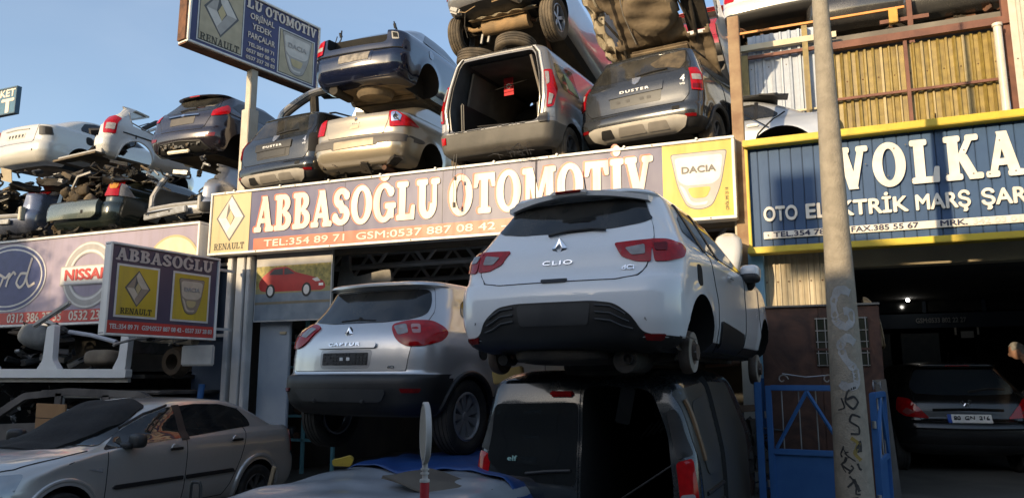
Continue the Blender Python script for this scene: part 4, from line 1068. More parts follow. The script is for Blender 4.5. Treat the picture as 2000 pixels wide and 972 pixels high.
opposite(-40, -20.9, 8.6, 'tall plastered house across the street, far left'); opposite(-20.9, -19.5, 6.5, 'unseen bay across the street, cut low to let sun onto the lilac sign'); opposite(-19.5, -16.15, 7.7, 'plastered house across the street, left of centre')
opposite(-16.15, -15.45, 6.95, 'unseen narrow house across the street, kept low to let sun onto the poster'); opposite(-15.45, -12.0, 7.88, 'plastered house across the street behind the viewer'); opposite(-12.0, -8.4, 7.3, 'plastered house across the street, right of the gap'); opposite(-8.4, -7.2, 6.75, 'unseen narrow house across the street, kept low to let sun onto the khaki sheets'); opposite(-7.2, -6.6, 7.6, 'unseen slim house across the street, sized for its shade')
opposite(-6.6, -5.74, 6.1, 'unseen wall across the street, cut low so sun reaches the concrete pole'); opposite(-5.74, 26, 7.6, 'long plastered house across the street, right')
rb = MB().box((0, 0, 0), (.52, .06, 1.15), OB).box((-.2, .1, -1.1), (.05, .05, 1.4), RUST).box((.2, .1, -1.1), (.05, .05, 1.4), RUST).build('rooftop_shade_board', None); rb.location = (-7.60, -9.6, 8.10); tag(rb, 'unseen board added on a roof across the street to shade the blue sign', 'board')  # unseen board added to cast the shade rectangle on the blue sign

# ---------------------------------------------------------------- street tree on the far side (leafy shade on the lilac sign)
def tree(x, y, h, seed, label):
    r = empty('street_tree', (x, y, 0)); tag(r, label, 'tree'); rr = random.Random(seed)
    t = MB(); t.tube([(0, 0, 0), (.05, .05, h * .3), (-.03, 0, h * .55)], .16, RUST, 10, r2=.09)
    tips = []
    for k in range(9):
        a = k * .7 + rr.random(); e = Vector((math.cos(a) * rr.uniform(.7, 1.5), math.sin(a) * rr.uniform(.7, 1.5), h * rr.uniform(.7, .96))); t.tube([(0, 0, h * .5), tuple(e * .5 + Vector((0, 0, h * .3))), tuple(e)], .05, RUST, 6, r2=.012); tips.append(e)
    t.build('trunk', r); vs = []; fs = []
    for k in range(3400):
        c = rr.choice(tips) + Vector((rr.gauss(0, .42), rr.gauss(0, .42), rr.gauss(0, .32)))
        a = rr.random() * 6.28; b_ = rr.uniform(-.8, .8); u = Vector((math.cos(a), math.sin(a), b_)).normalized(); w_ = u.cross(Vector((rr.random(), rr.random(), 1))).normalized(); s_ = rr.uniform(.03, .06)
        i = len(vs); vs += [c - u * s_ * 1.6, c + w_ * s_, c + u * s_ * 1.6, c - w_ * s_]; fs.append((i, i + 1, i + 2, i + 3))
    MB().add(vs, fs, rough('leaf_green', (.05, .09, .025), (.085, .12, .04), 2, .6, 0)).build('crown', r, smooth=False)
tree(-20.2, -6.6, 8.3, 4, 'leafy street tree across the road, left of the viewer')
# ================================================================ white hatchback on the van (hero)
def make_clio():
    root = empty('white_hatchback', (-1.765, 4.85, 1.525), R(-4))
    tag(root, 'white hatchback with no wheels, stacked on top of the dark van', 'car')
    W = paint('white_car_paint', (0.80, 0.81, 0.82), 0.0, 0.26, 0.10)
    rings = [(.24, .30, 3.80, .66), (.27, .12, 3.93, .77), (.33, .045, 3.98, .835), (.33, .045, 3.98, .835), (.45, .005, 4.03, .862), (.55, 0, 4.05, .868), (.64, .005, 4.05, .870),
             (.72, .03, 4.02, .868), (.76, .075, 3.99, .866), (.82, .095, 3.94, .866), (.90, .115, 3.75, .862), (.955, .14, 3.35, .846), (1.0, .185, 2.96, .812),
             (1.06, .235, 2.80, .775), (1.16, .31, 2.62, .722), (1.26, .385, 2.42, .668), (1.33, .43, 2.24, .628), (1.375, .44, 2.10, .598), (1.385, .36, 2.05, .590), (1.405, .37, 1.98, .572), (1.42, .42, 1.88, .548), (1.438, .72, 1.70, .46), (1.447, .95, 1.5, .36)]
    wh = [(.66, .31, .31), (3.25, .31, .31)]
    B = Body(rings, rr=.24, rf=.5, bow=.085, bowf=.25, taper=.07, wheels=wh, flare=.012)
    B.build(root, [W, BLACKP, DARK, UNDER], zones=lambda x, y, z: 1 if z < .33 else 0)
    # black lower bumper (diffuser) with its arched top
    arch = [(-.84, .335), (-.60, .36), (-.54, .47), (-.43, .555), (-.28, .575), (.28, .575), (.43, .555), (.54, .47), (.60, .36), (.84, .335), (.84, .245), (.6, .25), (-.6, .25), (-.84, .245)]
    bp = patch(B, arch, 0, 'rear_bumper', BLACKP, root, off=.008, r=.05)
    patch(B, [(-.27, .56), (.27, .56), (.25, .42), (-.25, .42)], 0, 'plate_recess', GREYP, bp, off=.012, r=.03)
    for k in range(3):
        for sg in (-1, 1):
            strip(B, [(sg * .30, .545 - k * .045), (sg * .40, .535 - k * .045), (sg * .47, .50 - k * .045), (sg * (.5 + .02 * k), .48 - k * .045)], 0, 'bumper_rib', .007, GREYP, bp, .012)
    # tailgate
    tg = [(-.50, 1.355), (.50, 1.355), (.615, 1.09), (.645, .985), (.64, .90), (.62, .80), (.57, .735), (.43, .715), (-.43, .715), (-.57, .735), (-.62, .80), (-.64, .90), (-.645, .985), (-.615, 1.09)]
    t = patch(B, tg, 0, 'tailgate', W, root, off=.005, rim=.02, r=.04)
    join_seams(B, [(tg + [tg[0]], 0)] + lines2([(.98, 1.345), (.99, 1.0), (1.02, .86), (1.14, .62), (1.16, .34), (1.30, .27), (2.2, .26)], 90)
               + lines2([(2.2, .26), (2.22, 1.0)], 90) + lines2([(2.22, .27), (2.95, .27), (2.95, .55), (2.92, .9)], 90), .005)
    patch(B, [(-.50, 1.345), (.50, 1.345), (.565, 1.20), (.60, 1.16), (.54, 1.125), (.36, 1.095), (0, 1.08), (-.36, 1.095), (-.54, 1.125), (-.60, 1.16), (-.565, 1.20)], 0, 'rear_window', GLASSB, t, off=.009, r=.05)
    strip(B, [(-.12, 1.06), (.02, 1.085), (.2, 1.09), (.3, 1.075)], 0, 'wiper', .012, BLACKP, t, .022)
    patch(B, [(-.10, .728), (.10, .728), (.09, .708), (-.09, .708)], 0, 'tailgate_handle', BLACKP, t, off=.012, r=.01)
    # spoiler with brake light
    sp = MB(); n = 24; vs = []; fs = []
    for i in range(n + 1):
        x = -.55 + 1.10 * i / n; y = .31 + .13 * (x / .55) ** 2; z = 1.405 - .055 * (x / .55) ** 2
        vs += [(x, y, z), (x, y + .012, z - .035), (x, y + .12, z - .04), (x, y + .26, z + .028)]
    for i in range(n):
        for j in range(4): fs.append((i * 4 + j, i * 4 + (j + 1) % 4, i * 4 + 4 + (j + 1) % 4, i * 4 + 4 + j))
    fs += [(0, 1, 2, 3), (n * 4 + 3, n * 4 + 2, n * 4 + 1, n * 4)]
    s_ = sp.add(vs, fs, W).build('spoiler', root)
    MB().box((0, .30, 1.398), (.20, .03, .020), REDLENSD, bev=.006).build('brake_light', s_)
    MB().box((0, .312, 1.393), (.29, .03, .036), flat('pale_plastic', (.5, .5, .5), .4), bev=.01).build('brake_light_housing', s_)
    MB().tube([(0.02, .62, 1.43), (0.04, .50, 1.60)], .006, BLACKP, 6, r2=.003).build('aerial', root)
    # lamps wrap the corner
    for sg, ang in ((1, 38), (-1, -38)):
        def q(pts): return [(p[0] * sg, p[1]) for p in pts]
        # drawn square-on for each half: inner half from the rear, outer half from the corner
        a = patch(B, q([(.39, .965), (.52, .975), (.645, .982), (.648, .825), (.55, .83), (.45, .87)]), 0, 'tail_light', REDLENS, root, off=.014, rim=.03, r=.02)
        patch(B, q([(.47, .925), (.60, .945), (.61, .88), (.52, .875)]), 0, 'reversing_lens', CLEARLENS, a, off=.019, r=.015)
        ax = view_axes(ang * 1.0)
        def loc(x, z): 
            h, n = proj(B, x * sg, z, view_axes(0)); return h
        s0 = loc(.655, .9).dot(ax[0]) * sg
        b = patch(B, q([(s0, .984), (s0 + .12, .985), (s0 + .225, .955), (s0 + .25, .92), (s0 + .21, .86), (s0 + .10, .832), (s0, .825)]), ang, 'tail_light', REDLENS, root, off=.014, rim=.03, r=.025)
        patch(B, q([(s0 + .012, .95), (s0 + .10, .955), (s0 + .09, .90), (s0 + .012, .90)]), ang, 'lamp_window', REDLENSD if sg > 0 else CLEARLENS, b, off=.019, r=.012)
        patch(B, q([(.60, .355), (.74, .355), (.72, .32), (.62, .32)]), sg * 18, 'reflector', REDLENSD, root, off=.014, r=.01)
    # badges
    bd = MB(); c = proj(B, 0, .96, view_axes(0))[0]
    for sg in (-1, 1):
        bd.add([(0, c.y - .012, 1.035), (sg * .058, c.y - .012, 0.960), (0, c.y - .012, 0.885), (0, c.y - .018, 0.920), (sg * .027, c.y - .026, 0.960), (0, c.y - .018, 1.000)],
               [(0, 1, 4, 5), (1, 2, 3, 4)], CHROME)
        bd.add([(0, c.y - .012, 1.035), (sg * .058, c.y - .012, 0.960), (0, c.y - .012, 0.885), (0, c.y + .02, 0.885), (sg * .058, c.y + .02, 0.960), (0, c.y + .02, 1.035)],
               [(0, 1, 4, 5), (1, 2, 3, 4)], CHROME)
    bd.build('diamond_badge', t, smooth=False)
    body_text(B, 'CLIO', .042, CHROME, t, (0.0, .85), 0, off=.010, bold=.001, sx=1.5, spacing=1.2, width=.225)
    body_text(B, 'dCi', .045, CHROME, t, (.50, .79), 0, off=.010, bold=.001, width=.085)
    # side windows and trim, both sides
    for sg in (1, -1):
        def q(pts): return [(p[0] * sg, p[1]) for p in pts]
        v = 90 * sg
        gl = patch(B, q([(.62, 1.10), (.80, 1.05), (1.1, 1.02), (2.55, .965), (2.62, 1.0), (2.3, 1.17), (2.0, 1.30), (1.5, 1.355), (1.0, 1.335), (.72, 1.22)]), v, 'side_window', GLASS, root, off=.005, r=.03)
        for x0, x1 in ((1.38, 1.34), (.95, .90)):
            patch(B, q([(x0 - .035, .99), (x0 + .035, .99), (x1 + .045, 1.36), (x1 - .03, 1.36)]), v, 'window_pillar', BLACKP, gl, off=.010, r=.005)
        patch(B, q([(1.20, .50), (2.10, .44), (2.12, .30), (1.26, .30)]), v, 'door_moulding', BLACKP, root, off=.016, r=.05)
        p, nn = proj(B, sg * 1.55, .86, view_axes(v))
        MB().box((p.x + sg * .022, p.y, p.z), (.022, .19, .032), W, bev=.01).build('door_handle', root)
        p, nn = proj(B, sg * .62, .78, view_axes(v))
        if sg > 0:
            patch(B, [(.58, .86), (.70, .86), (.72, .72), (.60, .70)], v, 'fuel_flap', DARK, root, off=.003, r=.05)
        m = MB(); m.ell((sg * .90, 2.36, 1.0), (.17, .20, .145), W); mm = m.build('door_mirror', root)
        MB().ell((sg * .90, 2.345, .955), (.165, .19, .09), BLACKP).build('mirror_base', mm)
        MB().ell((sg * .85, 2.42, .92), (.16, .08, .10), BLACKP, (0, sg * .6, 0)).build('mirror_arm', mm)
    # brake drums / discs where the wheels were
    for wy, wz, wr in wh:
        for sg in (-1, 1):
            M = Matrix.Translation((sg * .75, wy, .25 if wy < 2 else .16)) @ Matrix.Rotation(R(-90) * sg, 4, 'Z')
            d = MB(); d.lathe([(.0, -.045), (.145, -.045), (.15, -.03), (.15, .0), (.14, .025), (.06, .03), (.055, .06), (.0, .065)], rough('brake_drum_rust', (.13, .10, .08), (.07, .045, .03), 8, .7, .3), M, 28)
            d.lathe([(.139, .0255), (.139, .031), (.085, .034), (.085, .029)], rough('worn_drum_face', (.34, .31, .27), (.22, .19, .15), 8, .6, .2), M, 28, closed=True)
            for k in range(4): d.lathe([(0, .06), (.008, .06), (.008, .04)], STEEL, M @ Matrix.Translation((.05 * math.cos(k * 1.57), 0, .05 * math.sin(k * 1.57))), 8)
            d.build('brake_drum', root)
    # under side: axle beam, exhaust, spare well, silencer
    u = MB(); u.tube([(-.62, .72, .24), (-.3, .62, .22), (.3, .62, .22), (.62, .72, .24)], .05, UNDER, 10)
    for sg in (-1, 1):
        u.tube([(sg * .60, .70, .24), (sg * .52, 1.2, .24)], .04, UNDER, 8)
        u.tube([(sg * .50, .60, .22), (sg * .48, .58, .50)], .055, UNDER, 10)
        u.tube([(sg * .60, 3.2, .22), (sg * .3, 3.0, .20)], .03, RUST, 8)
    u.tube([(.45, .24, .20), (.42, .5, .20), (.3, 1.6, .2), (.1, 3.0, .2)], .03, UNDER, 10)
    u.lathe([(0, 0), (.034, 0), (.034, -.03), (.028, -.03), (.028, 0)], DARK, Matrix.Translation((.45, .24, .20)), 14)
    u.tube([(-.46, .30, .22), (-.44, .5, .34), (-.40, .7, .30)], .02, RUST, 6); u.tube([(-.3, .5, .2), (-.1, .52, .17), (.2, .5, .2)], .012, STEEL, 6)
    u.tube([(.42, .24, .19), (.42, .62, .19)], .085, UNDER, 14)
    u.tube([(-.50, .24, .20), (-.50, .40, .20)], .04, DARK, 12)
    u.ell((-.05, .45, .24), (.78, .60, .16), UNDER); u.box((0, 2.0, .235), (1.1, 2.2, .05), UNDER)
    u.build('axle_and_exhaust', root)
    return root, B
clio, clioB = make_clio()
def S(sg, pts): return [(p[0] * sg,) + tuple(p[1:]) for p in pts]
def badge_diamond(B, parent, z, h, view=0, x=0.0, off=.008):
    c = proj(B, x, z, view_axes(view))[0]; w = h * .38; bd = MB(); y = c.y - off
    for sg in (-1, 1):
        bd.add([(x, y, z + h / 2), (x + sg * w, y, z), (x, y, z - h / 2), (x, y - .006, z - h * .26), (x + sg * w * .46, y - .014, z), (x, y - .006, z + h * .26)], [(0, 1, 4, 5), (1, 2, 3, 4)], CHROME)
        bd.add([(x, y, z + h / 2), (x + sg * w, y, z), (x, y, z - h / 2), (x, y + .03, z - h / 2), (x + sg * w, y + .03, z), (x, y + .03, z + h / 2)], [(0, 1, 4, 5), (1, 2, 3, 4)], CHROME)
    return bd.build('diamond_badge', parent, smooth=False)
def plate_holder(B, parent, x0, x1, z0, z1, off=.012):
    p = patch(B, [(x0, z0), (x1, z0), (x1, z1), (x0, z1)], 0, 'plate_holder', BLACKP, parent, off=off, r=.008, res=.03)
    mb = MB(); rr = random.Random(3)
    w = x1 - x0; h = z1 - z0
    for i in range(14):
        for j in range(4):
            if rr.random() < .3: continue
            x = x0 + w * (i + .5) / 14; z = z0 + h * (j + .5) / 4
            c = proj(B, x, z, view_axes(0))[0]
            mb.box((x, c.y - off - .001, z), (w / 20, .008, h / 9), GREYP)
    for x in (-.022, .055):
        c = proj(B, (x0 + x1) / 2 + x, (z0 + z1) / 2, view_axes(0))[0]
        mb.box(((x0 + x1) / 2 + x, c.y - off - .003, (z0 + z1) / 2), (.035, .008, .028), WHITEB)
    mb.build('holder_grid', p); return p
def make_captur():
    root = empty('silver_crossover', (-4.09, 5.70, .925), R(-7))
    tag(root, 'silver crossover parked up on the tarpaulin covered car, black lower bumper', 'car')
    W = paint('silver_car_paint', (0.62, 0.61, 0.605), 0.65, 0.30, 0.14)
    rings = [(.33, .30, 3.85, .72), (.36, .12, 3.95, .80), (.44, .03, 4.05, .86), (.56, 0, 4.1, .885), (.645, .0, 4.11, .889), (.69, .02, 4.1, .888), (.705, .06, 4.1, .887), (.72, .075, 4.1, .887), (.85, .085, 4.05, .887),
             (.95, .10, 3.95, .884), (1.02, .12, 3.7, .875), (1.08, .15, 3.2, .858), (1.13, .20, 2.95, .83), (1.2, .275, 2.8, .795), (1.3, .36, 2.6, .745), (1.4, .43, 2.4, .715), (1.50, .47, 2.25, .68), (1.515, .36, 2.2, .67), (1.53, .36, 2.18, .665), (1.55, .40, 2.12, .64), (1.575, .65, 1.9, .53), (1.59, 1.0, 1.65, .38)]
    wh = [(.78, .33, .34), (3.38, .33, .34)]
    B = Body(rings, rr=.30, rf=.5, bow=.13, bowf=.25, taper=.06, wheels=wh, flare=.016)
    def zone(x, y, z):
        if z < .71 and y < .5 + .0 * z: return 1
        if z < .50: return 1
        return 0
    B.build(root, [W, BLACKP, DARK, UNDER], zones=zone)
    tg = [(-.595, 1.485), (.595, 1.485), (.685, 1.25), (.70, 1.12), (.665, .93), (.64, .735), (-.64, .735), (-.665, .93), (-.70, 1.12), (-.685, 1.25)]
    t = patch(B, tg, 0, 'tailgate', W, root, off=.005, rim=.02)
    join_seams(B, [(tg + [tg[0]], 0)] + lines2([(1.20, 1.42), (1.15, 1.1), (1.22, .9), (1.30, .6), (1.34, .45)], 90) + lines2([(2.25, .45), (2.25, 1.08)], 90), .005)
    patch(B, [(-.575, 1.475), (.575, 1.475), (.63, 1.34), (.655, 1.225), (.56, 1.185), (.3, 1.16), (-.3, 1.16), (-.56, 1.185), (-.655, 1.225), (-.63, 1.34)], 0, 'rear_window', GLASSB, t, off=.009, r=.05)
    MB().box((0.02, .265, 1.195), (.05, .03, .05), BLACKP, (0, .4, 0), bev=.01).build('wiper_stub', t)
    MB().tube(seam_pts(B, [(-.2, 1.18), (0, 1.192), (.2, 1.18)], 0, .012), .006, BLACKP, 5).build('window_edge', t)
    badge_diamond(B, t, 1.065, .125)
    # handle bar with name, plate recess
    pr = patch(B, [(-.30, .92), (.30, .92), (.285, .755), (-.285, .755)], 0, 'plate_recess', paint('silver_recess_shade', (.36, .36, .37), .75, .35, .2), t, off=.007, r=.04)  # shade of the recess painted as a darker silver on a flat panel
    patch(B, [(-.34, .97), (-.28, .99), (.28, .99), (.34, .97), (.335, .93), (-.335, .93)], 0, 'handle_bar', W, t, off=.028, rim=.03, r=.02)
    body_text(B, 'CAPTUR', .035, CHROME, t, (0, .96), 0, off=.033, bold=.0008, width=.36, spacing=1.3)
    plate_holder(B, t, -.26, .26, .785, .892)
    body_text(B, 'dCi', .03, CHROME, t, (.50, .765), 0, off=.010, bold=.001, width=.065)
    # lamps
    for sg in (1, -1):
        ang = 34 * sg; A = view_axes(ang)
        def sx(x, z): return proj(B, x * sg, z, view_axes(0))[0].dot(A[0]) * sg
        s0 = sx(.44, 1.07); s1 = s0 + .50
        a = patch(B, S(sg, [(s0, 1.125), (s0 + .14, 1.165), (s0 + .36, 1.165), (s1 - .04, 1.11), (s1, 1.06), (s1 - .05, .985), (s1 - .2, .945), (s0 + .14, .94), (s0 + .05, 1.0)]), ang, 'tail_light', REDLENS, root, off=.020, rim=.04, r=.05, dome=.008)
        patch(B, S(sg, [(s0 + .03, 1.105), (s0 + .14, 1.125), (s0 + .17, 1.05), (s0 + .08, 1.03)]), ang, 'reversing_lens', CLEARLENS, a, off=.031, r=.02)
        patch(B, S(sg, [(s0 + .18, 1.12), (s0 + .26, 1.12), (s0 + .27, 1.045), (s0 + .20, 1.045)]), ang, 'indicator_lens', flat('rosy_lens', (.42, .22, .21), .12, 0, 1.0), a, off=.031, r=.02)
        patch(B, S(sg, [(.62, .585), (.80, .585), (.78, .55), (.64, .55)]), 20 * sg, 'reflector', REDLENSD, root, off=.01, r=.01)
        v = 90 * sg
        gl = patch(B, S(sg, [(.80, 1.24), (.98, 1.15), (2.7, 1.06), (2.75, 1.09), (2.4, 1.30), (2.15, 1.45), (1.6, 1.505), (1.1, 1.485), (.87, 1.37)]), v, 'side_window', GLASS, root, off=.005, r=.03)
        patch(B, S(sg, [(1.08, 1.10), (1.16, 1.10), (1.12, 1.45), (1.04, 1.45)]), v, 'window_pillar', W, gl, off=.010, r=.005)
        patch(B, S(sg, [(.56, 1.36), (.66, 1.46), (.70, 1.33), (.60, 1.26)]), 55 * sg, 'quarter_window', GLASS, root, off=.006, r=.02)
        # black arch lips
        arc = [(.78 + .385 * math.cos(R(q)), .33 + .385 * math.sin(R(q))) for q in range(-15, 196, 8)]
        MB().tube(seam_pts(B, S(sg, arc), v, .002), .026, BLACKP, 8).build('arch_lip', root)
        if sg > 0: patch(B, [(.92, .99), (1.06, .99), (1.08, .86), (1.02, .83), (.95, .86)], v, 'fuel_flap_hole', SEAM, root, off=.006, r=.03)
        p = proj(B, sg * 2.0, .95, view_axes(v))[0]
        MB().box((p.x + sg * .022, 1.5, .95), (.022, .19, .032), W, bev=.01).build('door_handle', root)
    for wy, wz, wr in wh:
        for sg in (-1, 1): wheel(root, sg * .775, wy, wz, .335, .205, sg, 9, flat('wheel_trim_silver', (.45, .45, .45), .35, .5), style='cover')
    # skid panel and roof
    sk = patch(B, [(-.56, .575), (.52, .575), (.46, .47), (-.46, .47)], 0, 'skid_panel', GREYP, root, off=.016, rim=.03, r=.05)
    for x in (-.28, .28): MB().box((x, .01, .475), (.05, .03, .03), GREYP, bev=.01).build('tow_cover', sk)
    return root, B
captur, capturB = make_captur()
# ================================================================ dark panel van under the hatchback, one rear door gone
def make_dokker():
    root = empty('dark_van', (-1.80, 5.44, -.14), R(-1), R(1))
    tag(root, 'dark blue-grey van with its right rear door missing, carrying the white hatchback', 'van')
    W = paint('dark_van_paint', (0.020, 0.026, 0.032), 0.3, 0.25, 0.30, (.10, .09, .075))
    rings = [(.25, .12, 3.3, .78), (.36, .03, 3.4, .85), (.6, 0, 3.45, .875), (.95, .02, 3.4, .876), (1.15, .05, 3.3, .865), (1.3, .085, 3.1, .84), (1.5, .105, 2.85, .80), (1.65, .14, 2.65, .765), (1.71, .165, 2.55, .73), (1.755, .27, 2.45, .67), (1.785, .42, 2.2, .58)]
    B = Body(rings, rr=.12, rf=.4, bow=.035, bowf=.2, taper=.03, wheels=[(.75, .3, .31)], flare=.01)
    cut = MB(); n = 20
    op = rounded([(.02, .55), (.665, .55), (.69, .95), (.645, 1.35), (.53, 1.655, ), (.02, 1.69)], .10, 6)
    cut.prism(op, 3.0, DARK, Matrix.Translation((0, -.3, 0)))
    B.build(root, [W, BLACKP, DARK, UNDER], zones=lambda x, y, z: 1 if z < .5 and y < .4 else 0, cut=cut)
    left = patch(B, [(-.67, 1.685), (.0, 1.70), (.0, .50), (-.72, .50), (-.735, 1.0)], 0, 'rear_door', W, root, off=.012, rim=.05, r=.02)
    patch(B, [(-.69, 1.535), (-.012, 1.555), (-.012, .975), (-.45, .985), (-.62, 1.03), (-.735, 1.13)], 0, 'door_window', GLASSC, left, off=.017, r=.04)
    p = proj(B, -.14, 1.62, view_axes(0))[0]; MB().box((-.14, p.y - .022, 1.62), (.18, .05, .042), REDLENS, bev=.012).build('brake_light', left)
    strip(B, [(-.40, 1.04), (-.25, 1.06), (-.05, 1.075)], 0, 'wiper', .012, BLACKP, left, .03)
    body_text(B, 'DACIA', .045, SILVERLET, left, (-.52, .875), 0, off=.016, bold=.001, width=.20, spacing=1.2)
    body_text(B, 'elf', .05, flat('pale_green_sticker', (.3, .5, .45), .4), left, (-.52, 1.14), 0, name='sticker', off=.021, bold=.001, width=.08)
    for sg in (1, -1):
        ang = 25 * sg; A = view_axes(ang)
        s0 = proj(B, sg * .72, .9, view_axes(0))[0].dot(A[0]) * sg
        a = patch(B, S(sg, [(s0 + .0, 1.16), (s0 + .11, 1.19), (s0 + .15, .72), (s0 + .02, .70)]), ang, 'tail_light', REDLENS, root, off=.016, rim=.04, r=.03)
        patch(B, S(sg, [(s0 + .015, .95), (s0 + .10, .96), (s0 + .12, .80), (s0 + .02, .79)]), ang, 'clear_lens', CLEARLENS, a, off=.022, r=.02)
        patch(B, S(sg, [(s0 - .04, 1.50), (s0 + .02, 1.52), (s0 + .12, 1.21), (s0 + .01, 1.18)]), ang, 'corner_trim', BLACKP, root, off=.012, rim=.02, r=.02)
    # dusty side panels: blanked window, door gap, ribs
    D = paint('dusty_van_panel', (0.045, 0.047, 0.042), 0.0, 0.5, 0.5, (.16, .135, .10), coat=.2)
    q = patch(B, [(.16, 1.66), (.92, 1.69), (.95, .55), (.28, .55), (.17, 1.2)], 90, 'quarter_panel', D, root, off=.004, r=.06)
    patch(B, [(.28, 1.56), (.82, 1.60), (.86, 1.10), (.72, 1.02), (.38, 1.05), (.28, 1.2)], 90, 'pressed_window_blank', D, q, off=.012, rim=.01, r=.10)
    d2 = patch(B, [(1.06, 1.69), (1.95, 1.66), (2.4, 1.2), (2.5, .5), (1.08, .55)], 90, 'sliding_door', D, root, off=.006, r=.06)
    join_seams(B, [([(1.0, 1.72), (1.0, .5)], 90)], .03)
    for k in range(2): strip(B, [(.30, .93 - k * .12), (.92, .93 - k * .12)], 90, 'side_rub_strip', .016, BLACKP, root, .008)
    mb = MB(); mb.tube(seam_pts(B, [(.20, 1.58), (.24, 1.35), (.30, 1.16)], 90, .012), .018, flat('worn_copper_edge', (.22, .14, .08), .5), 6).build('door_jamb_edge', root)
    MB().box((.30, 2.2, 1.45), (.50, .04, .25), INTERIOR, (.2, 0, .1)).build('partition_panel', root)
    MB().tube([(.03, .35, .72), (.68, .30, 1.15)], .008, GREYP, 6).build('seat_belt', root)
    MB().box((.12, .9, 1.5), (.12, .05, .30), flat('grey_light_trim', (.3, .3, .3), .6), (.1, .2, .3), bev=.01).build('pillar_trim', root)
    for k in range(7): MB().box((.22 + k * .055, 1.2, 1.28 + k * .018), (.018, .03, .18), GREYP, (0, .7, 0)).build('trim_slat', root)
    t = MB()                 # torn front end: bent flanges and brackets
    rr = random.Random(5)
    for k in range(26):
        p = Vector((.55 + rr.random() * .35, 3.2 + rr.random() * .5, .75 + rr.random() * .45))
        t.box(p, (.05 + rr.random() * .2, .03 + rr.random() * .15, .02 + rr.random() * .12), rr.choice([BLACKP, D, UNDER, STEEL if k % 9 == 0 else DARK]), (rr.random() * 3, rr.random() * 3, rr.random() * 3), jit=.012)
    for k in range(8):
        p = Vector((.6 + rr.random() * .3, 3.3 + rr.random() * .3, .8 + rr.random() * .4))
        t.tube([p, p + Vector((rr.uniform(-.2, .3), rr.uniform(-.1, .3), rr.uniform(-.3, .1))), p + Vector((rr.uniform(-.3, .3), rr.uniform(0, .3), rr.uniform(-.4, -.1)))], .01, BLACKP, 6)
    t.build('torn_front_end', root)
    return root, B
dokker, dokkerB = make_dokker()

